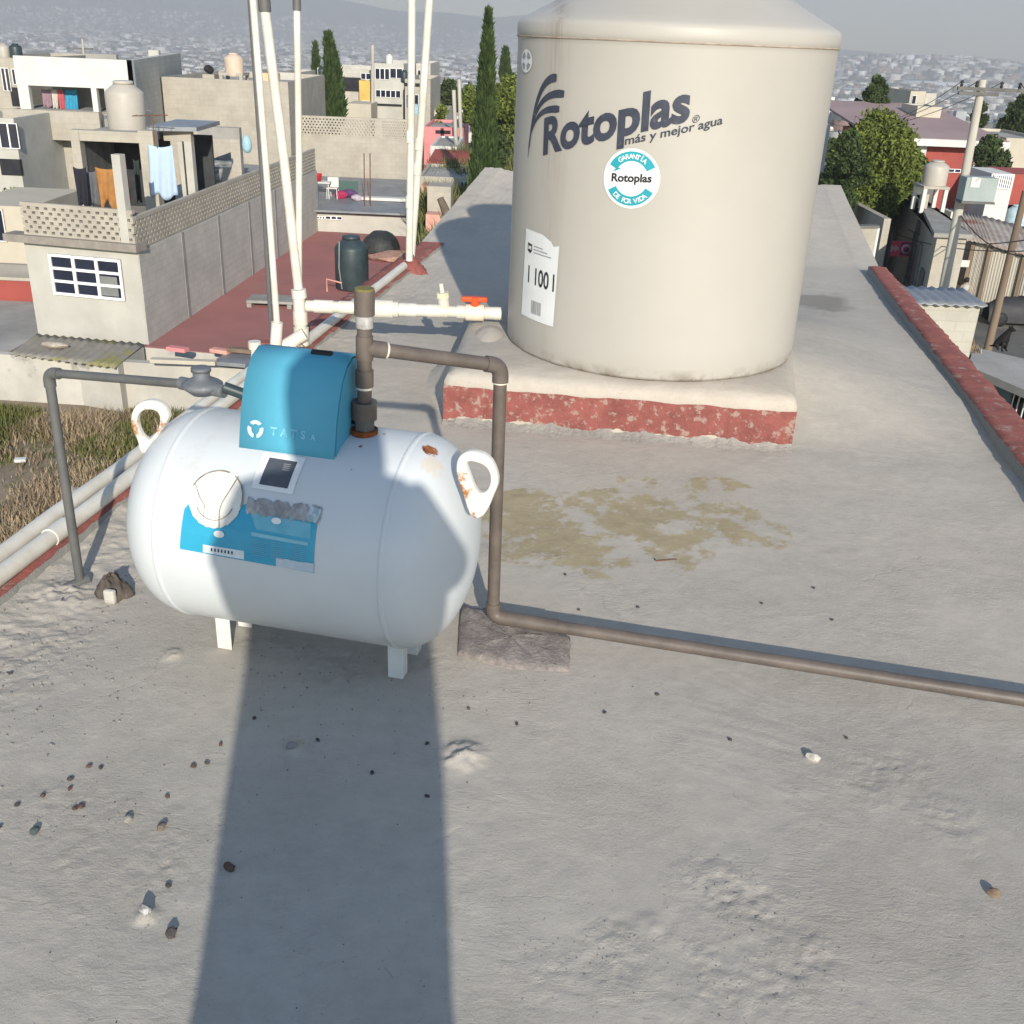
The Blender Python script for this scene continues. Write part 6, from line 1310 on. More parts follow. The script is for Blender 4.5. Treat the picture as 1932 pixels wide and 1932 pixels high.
a0, a1 = atY(1700, 275, Yr), atY(1730, 275, Yr); zz1 = atY(1715, 280, Yr).z; MB().box(a0.x-X0, a1.x-X0-.1, -.05, .1, zz1+12, zL+11.7).build('window', TL['glass'], hR)
X0, X1, z0, z1 = fac(1728, 201, 1774, 238, 69); o = simple((1728, 201, 1774, 240), 69, 3.0, z0-.8, TL['cream'], 'cream block hut standing on the mauve roof of the red hall', (), par=.1, name='roof_hut', dark=((1736, 221, 1746, 237),))
simple((1716, 172, 1745, 204), 84, 6, -14, TL['cream'], 'small cream house behind the block hut', ((1720, 180, 1728, 196, 1, 1),))
simple((1745, 176, 1765, 204), 86, 6, -14, TL['plaster'], 'small blue grey house behind the block hut', ())
simple((1893, 262, 1990, 315), 66, 8, -12, TL['cream'], 'cream wall building at the right edge behind the bushes', (), par=.2)
simple((1562, 183, 1574, 205), 80, 5, -14, TL['white'], 'tiny white house with a dark window against the big tank', ((1563, 187, 1569, 197, 1, 1),), par=0)
# pale kiosk / white shutter with posts
simple((1868, 328, 1912, 360), 47, 2.5, -8.4, TL['white'], 'white slatted stall right of the grey box on the pole', ((1872, 330, 1908, 356, 9, 1),), par=0, name='stall', cat='stall')
simple((1905, 330, 1990, 372), 49, 3, -8.4, TL['redwall'], 'small red stall at the right edge', (), par=0, name='stall', cat='stall')
simple((1753, 325, 1815, 362), 50, 3, -8.4, TL['redwall'], 'red market stall behind the small beige tank', ((1765, 318, 1812, 325, 4, 1),), par=0, name='stall', cat='stall')
# beige tank on a stand with its grey house
simple((1690, 350, 1758, 400), 46, 5, -9, TL['grayd'], 'dark grey block house left of the small beige tank', (), par=.2)
simple((1640, 312, 1672, 352), 50, 5, -9, TL['plaster2'], 'pale block wall between the large tree and the alley', (), par=0)
hT = empty('alley_house', (atY(1768, 450, 36).x, 36, ZS)); tag(hT, 'grey house with a shaded side along the alley under the small beige tank', 'house'); ox_ = hT.location.x
zt_h = atY(1764, 398, 41).z-ZS-.16; MB().prism([(0, 0), (atY(1824, 450, 36).x-ox_, 0), (atY(1824, 450, 36).x-ox_+1.5, 13), (atY(1700, 450, 50).x-ox_, 14)], 0, zt_h).build('wall', TL['plaster2'], hT)
MB().prism([(-.2, -.2), (atY(1824, 450, 36).x-ox_+.1, -.2), (atY(1824, 450, 36).x-ox_+1.5, 11), (atY(1717, 450, 47).x-ox_-.2, 11)], zt_h+.003, zt_h+.14).build('roof_slab', TL['gray'], hT)
for k_ in range(5):
    t0_ = .08+.17*k_; e0, e1 = Vector((0, 0, 0)), Vector((atY(1700, 450, 50).x-ox_, 14, 0)); c_0 = e0.lerp(e1, t0_+.05); u_0 = (e1-e0).normalized(); MB().obox((c_0.x-.06, c_0.y), (u_0.x, u_0.y), .9, .08, .3 if k_ % 2 else 1.2, 2.6+.5*(k_ % 3)).build('shutter', TL['zinc'] if k_ % 2 else TL['grayd'], hT)
X0, X1, z0, z1 = fac(1740, 352, 1788, 398, 41); o = empty('tank_stand', (X0, 41, z0)); tag(o, 'white posted open stand carrying the small beige tank', 'stand'); W = X1-X0
MB().box(-.02, W, 0, 1.2, z1-z0-.1, z1-z0).build('table_slab', TL['plaster2'], o)
for x_ in (0, W-.16):
    for y_ in (.02, 1.0): MB().box(x_, x_+.14, y_, y_+.14, -.1, z1-z0-.101).build('leg', TL['white'], o)
MB().box(.15, W*.45, .5, .7, 0, (z1-z0)*.6).build('infill', TL['plaster2'], o)
cyl_tank_px(1743, 302, 1788, 352, 41.6, TL['beigetank'], 'small beige water tank on a white posted stand at the right')
# alley: shaded walls and the pink banner
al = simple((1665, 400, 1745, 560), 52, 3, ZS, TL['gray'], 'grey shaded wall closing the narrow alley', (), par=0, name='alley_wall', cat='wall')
o = simple((1655, 412, 1668, 560), 40, 8, ZS, TL['plaster2'], 'end of the cream boundary wall beside the alley', (), par=0, name='boundary_wall', cat='wall')
X0, X1, z0, z1 = fac(1678, 455, 1720, 484, 42.5); o = empty('banner', (X0, 42.5, z0)); tag(o, 'bright pink banner hanging across the dark alley', 'banner'); MB().box(0, X1-X0, 0, .03, 0, z1-z0).build('sheet', paint('pink_banner', (.80, .10, .16)), o)
wd_ = X1-X0; MB().box(wd_*.50, wd_*.97, -.012, -.002, .05, z1-z0-.05).build('panel', paint('plum_banner', (.25, .05, .14)), o)
mb = MB()
for k in range(4): mb.obox((wd_*(.10+.09*k), -.01), (1, 0), .07, .01, (z1-z0)*(.30+.12*(k % 2)), (z1-z0)*(.72-.10*(k % 2)))
mb.lathe([(.20, -.026), (.20, -.018)], (wd_*.74, .0, (z1-z0)*.5), 'y', 24); mb.build('round_mark', paint('pale_pink_print', (.72, .45, .50)), o)
MB().lathe([(.11, -.034), (.11, -.028)], (wd_*.74, .0, (z1-z0)*.5), 'y', 24).build('round_mark_centre', paint('plum_banner2', (.25, .05, .14)), o)
for x_ in (0.02, wd_-.02): MB().tube([(x_, .0, -3.2), (x_, .0, z1-z0+.4)], .03, 6).build('post', TL['grayd'], o)
# cream wall running in from the left of the alley
a, c = atz(1590, 560, ZS), atz(1668, 560, ZS)
zt1 = atY(1600, 408, 34).z; o = empty('boundary_wall', (5.5, 36, ZS)); tag(o, 'cream plastered wall with a dark coping right of the big tank', 'wall')
p0, p1 = atY(1575, 405, 36), atY(1656, 430, 36.6); MB().prism([(p0.x-5.5, p0.y-36), (p1.x-5.5, p1.y-36), (p1.x-5.5, p1.y-35.75), (p0.x-5.5, p0.y-35.75)], 0, p1.z-ZS).build('wall_face', TL['plaster2'], o)
MB().prism([(p0.x-5.6, p0.y-36.05), (p1.x-5.45, p1.y-36.05), (p1.x-5.45, p1.y-35.7), (p0.x-5.6, p0.y-35.7)], p1.z-ZS+.003, p1.z-ZS+.08).build('coping', TL['grayd'], o)
MB().box(p1.x-5.5+.003, p1.x-5.5+.08, p1.y-36.0, p1.y-35.6, 0, p1.z-ZS-.01).build('end_strip', TL['white'], o)
# block hut with a sheet roof just below our kerb
Yh = 20.0
X0, X1, z0, z1 = fac(1700, 578, 1836, 700, Yh); o = empty('block_hut', (X0, Yh, ZS)); tag(o, 'pale block hut with a grey sheet roof just beyond the red kerb', 'hut'); W = X1-X0; hT_ = atY(1800, 575, Yh).z-ZS
MB().box(-1.4, W, 0, 1.1, 0, hT_).build('wall', block_mat('hut_block', (.42, .40, .345), (.36, .34, .295), (.88, .87, .85)), o)
NN = 60; vs = []
for i in range(NN+1):
    for k in range(5): vs.append((-1.6+(W+1.68)*i/NN, -.12+1.35*k/4, hT_+.03+.02*math.sin(i*1.6)+.01*k))
ob = MB().add(vs, [(i*5+k, (i+1)*5+k, (i+1)*5+k+1, i*5+k+1) for i in range(NN) for k in range(4)], True).build('sheet_roof', TL['zinc'], o); s_ = ob.modifiers.new('t', 'SOLIDIFY'); s_.thickness = .03
# sheet metal fence and lean-to roof across the street
Yf = 36
Fp = [(1797, 448, 42.6), (1836, 455, 42.4), (1868, 463, 42.0), (1932, 481, 41.2), (2000, 499, 40.2)]
P = [atY(a, b_, y_) for a, b_, y_ in Fp]; o = empty('sheet_fence', (P[0].x, P[0].y, ZS)); tag(o, 'cream sheet metal shed front with dark doorway across the street', 'shed'); 
for i in range(1, len(P)-1):
    a, c = P[i]-Vector((P[0].x, P[0].y, 0)), P[i+1]-Vector((P[0].x, P[0].y, 0)); vs = []; NN = 40; n2 = (c-a); n2.z = 0; n2 = Vector((-n2.y, n2.x, 0)).normalized()
    for k in range(NN+1): q_ = a.lerp(c, k/NN)+n2*.025*math.sin(k*1.9); vs += [(q_.x, q_.y, 0), (q_.x, q_.y, q_.z-ZS)]
    MB().add(vs, [(2*k, 2*k+2, 2*k+3, 2*k+1) for k in range(NN)], True).build('sheet_panel', TL['tin'], o)
    d_ = a; MB().obox((a.x, a.y-.06), (1, 0), .16, .10, 0, a.z-ZS).build('post', TL['wood'], o)
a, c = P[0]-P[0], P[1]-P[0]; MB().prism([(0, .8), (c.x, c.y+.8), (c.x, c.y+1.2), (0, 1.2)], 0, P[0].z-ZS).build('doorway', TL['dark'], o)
rfm = mat('rust_stained_roof', (.36, .33, .30), (.26, .20, .17), 1.3, .8, .2, 10, c3=(.24, .12, .09), s3=.5, t3=.56)
ring_ = [Vector((p.x-P[0].x, p.y-P[0].y-.35, p.z-ZS+.05)) for p in P]; vs = []; NN = 70
for k in range(NN+1):
    t = k/NN*(len(ring_)-1); i = min(int(t), len(ring_)-2); q_ = ring_[i].lerp(ring_[i+1], t-i); w_ = .03*math.sin(k*1.7)
    for j in range(6): vs.append((q_.x+.25*j, q_.y+.95*j, q_.z+w_+.10*j))
ob = MB().add(vs, [(k*6+j, (k+1)*6+j, (k+1)*6+j+1, k*6+j+1) for k in range(NN) for j in range(5)], True).build('lean_to_roof', rfm, o); s_ = ob.modifiers.new('t', 'SOLIDIFY'); s_.thickness = .03
# grey rubble roof with cream wall and blue dome tank behind
simple((1830, 385, 1912, 445), 49, 4, ZS, TL['gray'], 'grey block room behind the lean-to roof', (), par=.1)
simple((1876, 404, 1918, 446), 48, 0.8, ZS, TL['cream'], 'cream wall stub beside the pale blue dome', (), par=0)
X0, X1, z0, z1 = fac(1896, 386, 1936, 440, 48); tank_at((X0+X1)/2, 48, z0, (X1-X0)/2, z1-z0, cloth('palebluetank', (.42, .55, .62)), 'pale blue round tank at the right edge')
simple((1790, 400, 1797, 450), 43.5, 1, ZS, TL['white'], 'narrow white gate post beside the utility pole', (), par=0, cat='post', name='gate_post')
# utility pole with cross-arm and wires
Yq = 34
pb_, pt_ = atY(1778, 560, Yq), atY(1851, 168, Yq); o = empty('utility_pole', (pb_.x, Yq, ZS)); tag(o, 'leaning concrete utility pole with cross-arms and a grey box', 'utility pole')
base_ = Vector((pb_.x-(ptx := (pt_.x-pb_.x)/(pt_.z-pb_.z))*(pb_.z-ZS), Yq, ZS)); d_ = (pt_-base_)
MB().tube([rel(o, base_), rel(o, base_+d_*1.03)], [.19, .115], 14).build('pole', TL['concretepole'], o)
for f_, x_l, x_r in ((1.0, -.75, 1.9), (.985, -.7, .5)):
    c = rel(o, base_+d_*f_); MB().box(c.x+x_l, c.x+x_r, c.y-.16, c.y-.06, c.z-.05, c.z+.05).build('cross_arm', TL['grayd'], o)
for x_ in (-.65, -.2, .55, 1.1, 1.75): c = rel(o, base_+d_); MB().lathe([(.03, 0), (.06, .05), (.03, .08), (.06, .13), (.02, .18)], (c.x+x_, c.y-.11, c.z+.05), 'z', 10).build('insulator', TL['black'], o)
X0, X1, z0, z1 = fac(1812, 333, 1872, 378, Yq-.4); bx_ = rel(o, Vector((X0, Yq-.4, z0))); MB().box(bx_.x, bx_.x+X1-X0, -.75, -.22, bx_.z, bx_.z+z1-z0).build('grey_box', mat('box_grey_green', (.30, .34, .33), (.24, .28, .27), 1, .6), o, bevel=.02)
MB().box(bx_.x+.14, bx_.x+.42, -.77, -.752, bx_.z+.42, bx_.z+.72).build('box_plate', TL['white'], o); MB().box(bx_.x-.03, bx_.x+X1-X0+.03, -.78, -.20, bx_.z-.06, bx_.z-.002).build('box_bracket', TL['grayd'], o)
pb2, pt2 = atY(1877, 602, 31), atY(1935, 360, 31); o = MB().tube([(0, 0, ZS-pb2.z), (0, 0, 0), (pt2-pb2)], [.13, .12, .09], 10).build('wooden_pole', TL['wood']); o.location = pb2; tag(o, 'brown wooden pole at the right edge in front of the sheet metal shed', 'pole')
# power lines
def wire(a, c, sag, nm, label, r=.012):
    o = empty(nm, a); tag(o, label, 'cable', 'overhead cables'); N = 16; MB().tube([rel(o, a.lerp(c, k/N)-Vector((0, 0, sag*4*(k/N)*(1-k/N)))) for k in range(N+1)], r, 5, caps=False).build('cable', TL['black'], o)
for i, x_ in enumerate((-.65, -.2, .55)):
    a = pt_+Vector((x_, -.11, .2)); wire(a, atY(1600-i*30, 205+i*7, 75), 1.0, 'power_cable', 'thin black power cable running left from the cross-arm')
for i, x_ in enumerate((1.1, 1.75)):
    a = pt_+Vector((x_, -.11, .2)); wire(a, atY(2100, 215+12*i, 28), .4, 'power_cable', 'thin black power cable running right from the cross-arm')
for i, (q0, q1) in enumerate((((1640, 415, 48), (2000, 470, 26)), ((1700, 425, 46), (2000, 440, 26)), ((1812, 405, 34), (2000, 480, 26)))): wire(atY(*q0), atY(*q1), .5, 'power_cable', 'low thin black cable crossing before the lean-to roof', .016)
# person in a green apron with a white card above, in the doorway
q_ = atz(1818, 558, ZS); Yg = 42.0; q_ = atY(1822, 540, Yg); fz = ZS+.12
pg = empty('person', (q_.x, Yg, fz)); tag(pg, 'person in a green skirt standing in the dark doorway across the street', 'person')
s1 = [(0, 0, .95, .13, None), (0, 0, 1.25, .14, 0), (0, 0, 1.42, .07, 1), (0, -.01, 1.50, .055, 2), (0, 0, 1.62, .085, 3), (-.20, 0, 1.38, .05, 1), (-.26, -.03, 1.12, .04, 5), (-.22, -.12, .95, .03, 6), (.20, 0, 1.38, .05, 1), (.26, -.03, 1.12, .04, 8), (.22, -.12, .95, .03, 9),
      (-.09, 0, .85, .09, 0), (-.09, 0, .48, .06, 11), (-.09, -.0, .08, .045, 12), (-.09, -.1, .04, .035, 13), (.09, 0, .85, .09, 0), (.09, 0, .48, .06, 15), (.09, 0, .08, .045, 16), (.09, -.1, .04, .035, 17)]
skinned('body', s1, skinm, pg); pg.scale = (.82, .82, .82)
MB().lathe([(.27, .28), (.25, .6), (.20, .95), (.17, 1.10), (.16, 1.15)], n=24).build('green_skirt', cloth('green', (.02, .33, .20)), pg)
MB().lathe([(.165, 1.08), (.19, 1.25), (.17, 1.40), (.09, 1.46)], n=24).build('pale_top', cloth('pale', (.45, .45, .42)), pg); MB().lathe([(.02, 1.78), (.09, 1.75), (.115, 1.66), (.11, 1.56), (.06, 1.50)], (0, .02, 0), n=18).build('hair', hair, pg)
a = atY(1820, 497, Yg+.1); X0, X1, z0, z1 = fac(1812, 491, 1829, 504, Yg+.1); o = MB().box(0, X1-X0, 0, .03, 0, z1-z0).build('white_sign', TL['white'], None, bevel=.01); o.location = (X0, Yg+.1, z0); tag(o, 'small blank white sign hung in the dark doorway above the person in green', 'sign')
# parked motor tricycle under a dark cover
q_ = atz(1908, 612, ZS+.12); o = empty('covered_vehicle', (q_.x, q_.y, ZS+.12)); tag(o, 'dark covered cart with black and pale bags at the right edge of the street', 'cart')
bg_ = mat('black_cover', (.035, .036, .04), (.02, .02, .022), 3, .6, .5, 10)
vs = []; NA = 20
for j in range(9):
    for k in range(NA+1): a_ = PI*k/NA; s_ = math.sin(PI*(j+1)/10)**.35; vs.append((-1.1+j*.32, -.5*math.cos(a_)*s_, .15+.95*math.sin(a_)**.8*s_*(1+.08*math.sin(k+j*2))))
MB().add(vs, [(j*(NA+1)+k, j*(NA+1)+k+1, (j+1)*(NA+1)+k+1, (j+1)*(NA+1)+k) for j in range(8) for k in range(NA)], True).build('cover', bg_, o)
for x_ in (-.7, .9):
    for y_ in (-.5, .45): MB().lathe([(.10, -.05), (.26, -.05), (.28, 0), (.26, .05), (.10, .05)], (x_, y_, .28), 'y', 20).build('wheel', TL['black'], o)
for k, (x_, c_2) in enumerate(((.9, (.45, .45, .50)), (1.5, (.05, .05, .06)), (1.2, (.40, .38, .42)))): 
    ob = MB().lathe([(.03, 0), (.30, .06), (.36, .28), (.26, .52), (.06, .62)], (x_, -.55-.1*k, .12*k), 'z', 14).build('bag', cloth('bag%d' % k, c_2), o)
# nearest flat roof with the dog, and the grille front below
Yd = 22.5
q_ = atY(1890, 662, Yd); zd = q_.z; a = atY(1832, 690, 20.8)
zslab = atY(1860, 688, 21.4).z
pA, pB, pC, pD = atz(1826, 690, zslab), atz(1990, 760, zslab), atz(1990, 690, zslab), atz(1838, 655, zslab)
o = empty('grille_house', (pA.x, pA.y, ZS)); tag(o, 'low house with a flat grey roof and a white barred front beyond the kerb', 'house')
rl_ = lambda p: (p.x-pA.x, p.y-pA.y)
MB().prism([rl_(p) for p in (pA, pB, pC, pD)], zslab-ZS-.16, zslab-ZS).build('roof_slab', TL['slab'], o)
dF = (pB-pA).normalized(); nF = Vector((-dF.y, dF.x, 0)); LF = (pB-pA).length
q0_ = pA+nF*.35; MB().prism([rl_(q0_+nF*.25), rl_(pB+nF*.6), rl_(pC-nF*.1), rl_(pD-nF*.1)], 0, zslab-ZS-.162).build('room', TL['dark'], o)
MB().obox(rl_(q0_+dF*.50), (dF.x, dF.y), 1.0, .08, 0, zslab-ZS-.163).build('panel', mat('blue_grey_panel', (.13, .17, .19), None, 1, .7), o)
g_ = MB(); t_ = 1.08
while t_ < LF-.1:
    c = q0_+dF*t_; jj = .03*math.sin(t_*9)
    g_.tube([(*rl_(c), 0.2), (c.x-pA.x+jj, c.y-pA.y, (zslab-ZS)*.5), (*rl_(c), zslab-ZS-.17)], .016, 6, caps=False); t_ += .155 if int(t_/.155) % 9 else .40
g_.build('grille', TL['white'], o)
rf = atz(1890, 755, zslab-1.2)
# dark red corrugated roof below the grille
P = [atz(1882, 750, -5.6), atz(2010, 752, -5.6), atz(2010, 900, -5.6), atz(1932, 832, -5.6)]
o = empty('dark_red_roof', (P[0].x, P[0].y, -5.6)); tag(o, 'dark red corrugated roof at the right edge below the barred front', 'roof'); vs = []; NN = 60
for i in range(NN+1):
    A_ = P[0].lerp(P[1], i/NN); B_ = P[3].lerp(P[2], i/NN)
    for k in range(4): q_ = A_.lerp(B_, k/3); vs.append((q_.x-P[0].x, q_.y-P[0].y, .05*math.sin(i*1.55)-.05*k))
ob = MB().add(vs, [(i*4+k, i*4+k+1, (i+1)*4+k+1, (i+1)*4+k) for i in range(NN) for k in range(3)], True).build('sheet', mat('dark_red_sheet', (.16, .045, .045), (.10, .035, .035), 3, .6), o); s_ = ob.modifiers.new('t', 'SOLIDIFY'); s_.thickness = .02
MB().prism([(p.x-P[0].x, p.y-P[0].y) for p in P], ZS+5.6, -.25).build('wall', TL['grayd'], o)
# sitting black dog
q_ = atz(1887, 661, zslab); o = empty('dog', (q_.x, q_.y, zslab), .5); tag(o, 'black dog sitting on the edge of the flat grey roof', 'dog'); o.scale = (.95, .95, .95)
dg_ = [(0, .12, .14, .10, None), (0, .03, .25, .105, 0), (0, -.05, .36, .10, 1), (0, -.10, .45, .07, 2), (0, -.13, .53, .062, 3), (0, -.19, .55, .050, 4), (0, -.27, .53, .030, 5),
       (-.07, -.08, .22, .034, 2), (-.07, -.09, .03, .022, 7), (-.07, -.14, .015, .022, 8), (.07, -.08, .22, .034, 2), (.07, -.09, .03, .022, 10), (.07, -.14, .015, .022, 11),
       (-.10, .06, .12, .055, 0), (-.12, -.03, .05, .028, 13), (-.11, .0, .02, .022, 14), (.10, .06, .12, .055, 0), (.12, -.03, .05, .028, 16), (.11, .0, .02, .022, 17), (0, .22, .05, .025, 0), (.05, .34, .02, .014, 19)]
furm = mat('black_fur', (.012, .011, .011), (.007, .007, .007), 30, .8); skinned('body', dg_, furm, o)
for s_ in (-1, 1): MB().lathe([(.025, 0), (.02, .04), (.003, .075)], (s_*.045, -.13, .575), 'z', 8).build('ear', furm, o)
# dry shrub by the hut corner
blades('dry_weeds', 700, pA.x+.1, pA.x+.7, pA.y+1.0, pA.y+1.8, .10, .28, dry, 44, zf=lambda x, y: zslab, wd=.012)

# ================================================================== the town running down into the plain
rr_ = random.Random(99)
cmats = [mat('town_wall_%d' % i, c, None, .4, .9, 0) for i, c in enumerate(((.50, .48, .44), (.42, .39, .34), (.60, .56, .48), (.36, .35, .34), (.62, .60, .58), (.46, .30, .24), (.55, .46, .34), (.40, .42, .42)))]
cname = ['pale grey', 'dull beige', 'cream', 'dark grey', 'whitish', 'brick coloured', 'tan', 'blue grey']
protos = []
for i in range(8):
    W, D_p, Hh = 6+1.2*(i % 3), 7, 3.0+2.7*(i % 3)
    o = empty('town_house', (0, 0, -500)); ob = MB().box(-W/2, W/2, 0, D_p, -4, Hh).build('wall', cmats[i], o)
    MB().box(-W/2+.2, W/2-.2, .2, D_p-.2, Hh+.003, Hh+.10).build('roof', TL['slab'], o)
    for fl_ in range(1+(i % 3)):
        for k in range(2): MB().box(-W*.32+k*W*.36, -W*.32+k*W*.36+1.5, -.06, .05, .9+2.7*fl_, 2.1+2.7*fl_).build('window', TL['glass'], o)
    if i % 2: MB().box(-W/2+.3, -W/2+2.6, 2, 5, Hh+.1, Hh+2.2).build('stair_room', cmats[(i+2) % 8], o)
    protos.append((o, Hh, i))
used = set(); n_in = 0; occ = []
def where(xp):
    if xp < 45: return 'at the left edge above the beige tank'
    if xp < 340: return 'above the white topped house'
    if xp < 470: return 'left of the thin tall pipes'
    if xp < 560: return 'between the tall leaning pipes'
    if xp < 640: return 'by the nearer cypress'
    if xp < 770: return 'between the cypress and the far pipes'
    if xp < 880: return 'between the far pipes and the tallest cypress'
    if xp < 980: return 'between the tallest cypress and the big tank'
    if xp < 1660: return 'beside the right rim of the big tank'
    if xp < 1780: return 'above the red hall'
    return 'near the utility pole top'
def project(p):
    v = Vector(p)-Vector((0, 0, H)); d = v.dot(_f); return 966+FPX*v.dot(_r)/d, 966-FPX*v.dot(_u)/d
tries = 0
while n_in < 190 and tries < 6000:
    tries += 1; r_ = 88*math.exp(rr_.random()*1.35); a_ = math.radians(rr_.uniform(-29, 29)); x_, y_ = r_*math.sin(a_), r_*math.cos(a_); z_ = float(gz(x_, y_)); xp, yp = project((x_, y_, z_+3))
    if 985 < xp < 1560 or xp < -10 or xp > 1945: continue
    if any(abs(x_-a)+abs(y_-b_) < 11 for a, b_ in occ): continue
    occ.append((x_, y_)); pr_, Hh, i = protos[rr_.randrange(8)]
    c = pr_ if i not in used else copy_tree(pr_); used.add(i)
    c.location = (x_, y_, z_-.3); c.rotation_euler = (0, 0, rr_.choice((-.25, -.1, .12, .3))+rr_.uniform(-.05, .05))
    dist_ = 'near' if r_ < 140 else ('farther' if r_ < 220 else 'far')
    tag(c, '%s %s storey house, %s %s' % (cname[i], ('one', 'two', 'three')[i % 3], dist_, where(xp).replace('tallest ', '').replace('above the beige tank', '').strip()), 'house', 'houses of the town below the skyline'); n_in += 1
for o, Hh, i in protos:
    if i not in used:
        for ch in [k for k in bpy.data.objects if k.parent == o]: bpy.data.objects.remove(ch)
        bpy.data.objects.remove(o)
# trees among the nearer houses
tp = None
for k in range(34):
    r_ = 95*math.exp(rr_.random()*1.2); a_ = math.radians(rr_.uniform(-28, 28)); x_, y_ = r_*math.sin(a_), r_*math.cos(a_); z_ = float(gz(x_, y_)); xp, yp = project((x_, y_, z_+3))
    if 985 < xp < 1560: continue
    if tp is None: tp = tree('town_tree', x_, y_, z_, 6.5, 5.0, TL['leafC'], '', 91, 1500, .42, low=.1, blobs=14); c = tp
    else: c = copy_tree(tp)
    c.location = (x_, y_, z_); s_ = rr_.uniform(.7, 1.35); c.scale = (s_, s_, s_*rr_.uniform(.8, 1.3)); c.rotation_euler = (0, 0, rr_.random()*6)
    tag(c, '%s dark town tree %s' % ('small' if s_ < .9 else ('tall' if s_ > 1.15 else 'medium'), where(xp)), 'tree', 'trees among the town houses')
for k in range(16):
    r_ = 75*math.exp(rr_.random()*.9); a_ = math.radians(rr_.uniform(-27, 27)); x_, y_ = r_*math.sin(a_), r_*math.cos(a_); z_ = float(gz(x_, y_)); xp, yp = project((x_, y_, z_+3))
    if 985 < xp < 1560: continue
    hh_ = rr_.uniform(8, 12); o = empty('street_pole', (x_, y_, z_)); tag(o, 'thin grey town pole '+where(xp).replace('tallest ', ''), 'utility pole', 'poles among the town houses')
    MB().tube([(0, 0, 0), (rr_.uniform(-.4, .4), 0, hh_)], [.13, .08], 8).build('shaft', TL['concretepole'], o); MB().box(-.8, .8, -.05, .05, hh_-.6, hh_-.5).build('cross_arm', TL['grayd'], o)
# everything beyond: thousands of small buildings
def boxes(name, N, r0, r1, smin, smax, hmin, hmax, mt, seed, amax=30, p=.5):
    rng = np.random.RandomState(seed); r = (r0**(1/p)+(r1**(1/p)-r0**(1/p))*rng.rand(N))**p; a = np.radians(rng.uniform(-amax, amax, N)); x = r*np.sin(a); y = r*np.cos(a); z = gz(x, y)
    s1 = rng.uniform(smin, smax, N); s2 = rng.uniform(smin, smax, N); h = hmin+(hmax-hmin)*rng.rand(N)**2; t = rng.choice([-.25, .05, .4, .8], N)+rng.uniform(-.06, .06, N)
    den = fbm(x, y, .0021, seed, 3)+fbm(x, y, .012, seed+1, 3)*.5; keep = den > -.30; x, y, z, s1, s2, h, t = [q[keep] for q in (x, y, z, s1, s2, h, t)]; N = len(x)
    c, s = np.cos(t), np.sin(t); V = []
    for zz_ in (z-4, z+h):
        for dx, dy in ((-1, -1), (1, -1), (1, 1), (-1, 1)): V.append(np.stack([x+dx*s1/2*c-dy*s2/2*s, y+dx*s1/2*s+dy*s2/2*c, zz_], 1))
    V = np.stack(V, 1).reshape(-1, 3); b8 = 8*np.arange(N)[:, None]; Q = np.concatenate([b8+np.array([q]) for q in ((4, 5, 6, 7), (0, 1, 5, 4), (1, 2, 6, 5), (2, 3, 7, 6), (3, 0, 4, 7))])
    o = np_mesh(name, V, Q, mt); return tag(o, kind='stuff')
tm = bpy.data.materials.new('town_mass'); tm.use_nodes = True; n = tm.node_tree.nodes; L = tm.node_tree.links; b = n['Principled BSDF']; b.inputs['Roughness'].default_value = .9
ge = n.new('ShaderNodeNewGeometry'); rp = n.new('ShaderNodeValToRGB'); rp.color_ramp.interpolation = 'CONSTANT'; cols = [(.20, .19, .18), (.40, .38, .34), (.10, .10, .10), (.62, .60, .56), (.30, .20, .16), (.05, .055, .05), (.46, .42, .36), (.88, .87, .85), (.26, .27, .28), (.74, .70, .64)]
e = rp.color_ramp.elements
while len(e) < len(cols): e.new(.5)
for k, c in enumerate(cols): e[k].position = k/len(cols); e[k].color = (*c, 1)
L.new(ge.outputs['Random Per Island'], rp.inputs[0])
tc = n.new('ShaderNodeTexCoord'); vo = n.new('ShaderNodeTexVoronoi'); vo.feature = 'F1'; vo.inputs['Scale'].default_value = .45; L.new(tc.outputs['Object'], vo.inputs['Vector'])
cr = n.new('ShaderNodeValToRGB'); cr.color_ramp.elements[0].position = .22; cr.color_ramp.elements[1].position = .30; cr.color_ramp.elements[0].color = (.25, .25, .27, 1); L.new(vo.outputs['Distance'], cr.inputs[0])
mx = n.new('ShaderNodeMix'); mx.data_type = 'RGBA'; mx.blend_type = 'MULTIPLY'; mx.inputs[0].default_value = .8; L.new(rp.outputs[0], mx.inputs[6]); L.new(cr.outputs[0], mx.inputs[7]); L.new(mx.outputs[2], b.inputs['Base Color'])
boxes('distant_houses', 5200, 150, 900, 4, 10, 2.5, 9, tm, 201)
boxes('distant_houses', 19000, 850, 2600, 6, 16, 3, 13, tm, 202)
boxes('distant_houses', 34000, 2500, 6300, 9, 24, 3, 16, tm, 203)
boxes('distant_sheds', 160, 1200, 5200, 60, 160, 6, 10, mat('pale_shed_roof', (.66, .67, .70), (.55, .56, .60), .02, .6), 204)
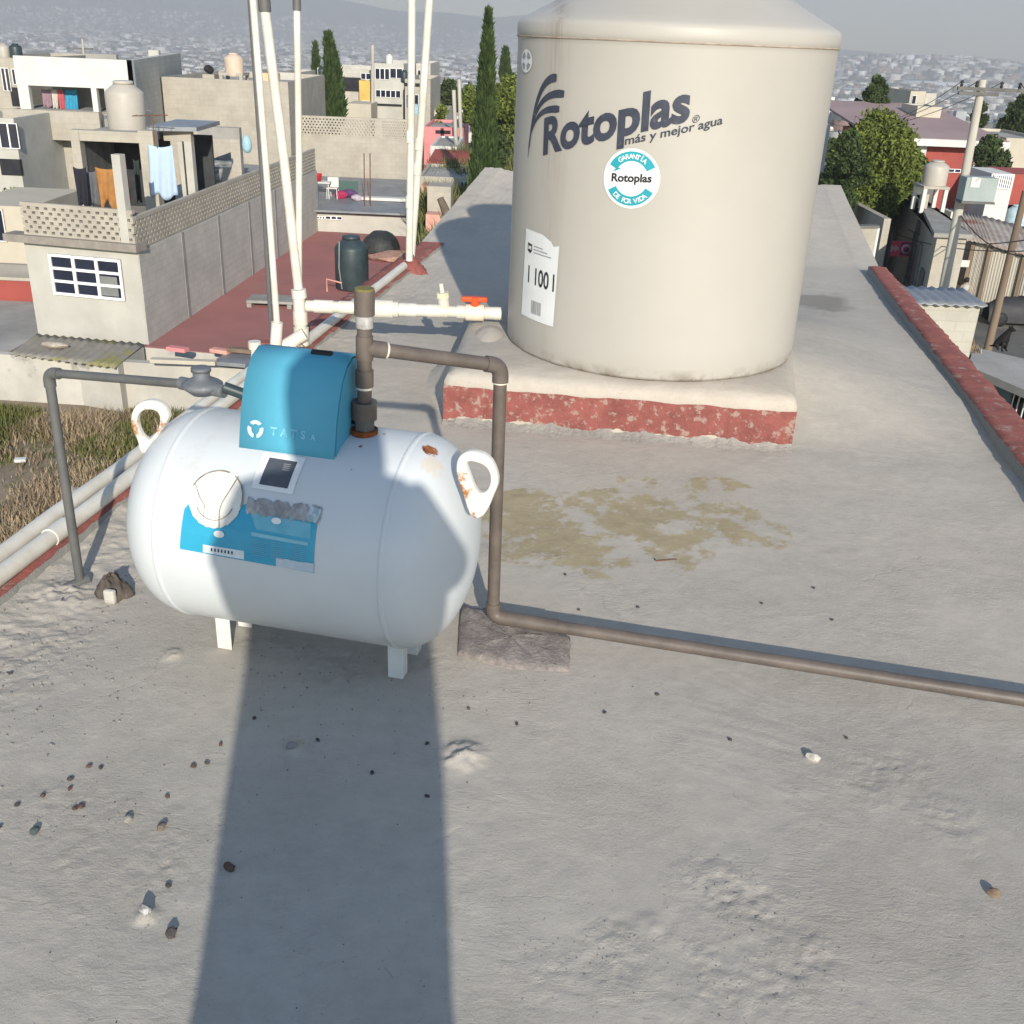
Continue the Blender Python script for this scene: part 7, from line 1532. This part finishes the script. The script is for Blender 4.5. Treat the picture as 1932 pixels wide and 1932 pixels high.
def clumps(name, N, r0, r1, smin, smax, mt, seed):
    rng = np.random.RandomState(seed); r = np.sqrt(r0**2+(r1**2-r0**2)*rng.rand(N)); a = np.radians(rng.uniform(-30, 30, N)); x = r*np.sin(a); y = r*np.cos(a)
    k = fbm(x, y, .006, seed, 3) > .02; x, y = x[k], y[k]; N = len(x); z = gz(x, y); M_ = 10
    P = np.stack([x, y, z], 1)[:, None, :]+rng.normal(size=(N, M_, 3))*np.array([1, 1, .55])*rng.uniform(smin, smax, N)[:, None, None]*.5; P[:, :, 2] += 2.5; P = P.reshape(-1, 3); NN = len(P)
    a_ = rng.normal(size=(NN, 3)); a_ /= np.linalg.norm(a_, axis=1)[:, None]; b_ = np.cross(a_, rng.normal(size=(NN, 3))); b_ /= np.linalg.norm(b_, axis=1)[:, None]; s_ = rng.uniform(.35, .7, NN)[:, None]*np.repeat(rng.uniform(smin, smax, N), M_)[:, None]*.6
    V = np.stack([P-a_*s_, P+b_*s_*.7, P+a_*s_, P-b_*s_*.7], 1).reshape(-1, 3); return tag(np_mesh(name, V, np.arange(4*NN).reshape(-1, 4), mt), kind='stuff')
clumps('distant_trees', 2600, 160, 1200, 2.5, 5, TL['leafC'], 301); clumps('distant_trees', 6000, 1200, 5200, 5, 12, TL['leafC'], 302)
# smoggy air
hz = MB().box(-7600, 7600, -120, 7600, -96, 330).build('haze', bpy.data.materials.new('haze')); hz.data.materials[0].use_nodes = True
n = hz.data.materials[0].node_tree; n.nodes.remove(n.nodes['Principled BSDF']); pv = n.nodes.new('ShaderNodeVolumePrincipled'); pv.inputs['Density'].default_value = 4.3e-4; pv.inputs['Color'].default_value = (.80, .785, .775, 1); pv.inputs['Anisotropy'].default_value = .25
n.links.new(pv.outputs[0], n.nodes['Material Output'].inputs['Volume']); tag(hz, kind='stuff'); hz.display_type = 'WIRE'

# look-alikes: add where each stands among its kind, from the left
ORD = ['first', 'second', 'third', 'fourth', 'fifth', 'sixth', 'seventh', 'eighth', 'ninth', 'tenth', 'eleventh', 'twelfth', 'thirteenth', 'fourteenth', 'fifteenth', 'sixteenth', 'seventeenth', 'eighteenth']
bpy.context.view_layer.update(); byl = {}
for o in bpy.data.objects:
    if o.parent is None and 'label' in o: byl.setdefault(o['label'], []).append(o)
for lb, os_ in byl.items():
    if len(os_) < 2: continue
    os_.sort(key=lambda o: project(o.location)[0])
    for k, o in enumerate(os_):
        w_ = ('left one', 'right one')[k] if len(os_) == 2 else (('left one', 'middle one', 'right one')[k] if len(os_) == 3 else ORD[k]+' from the left')
        o['label'] = lb+', '+w_
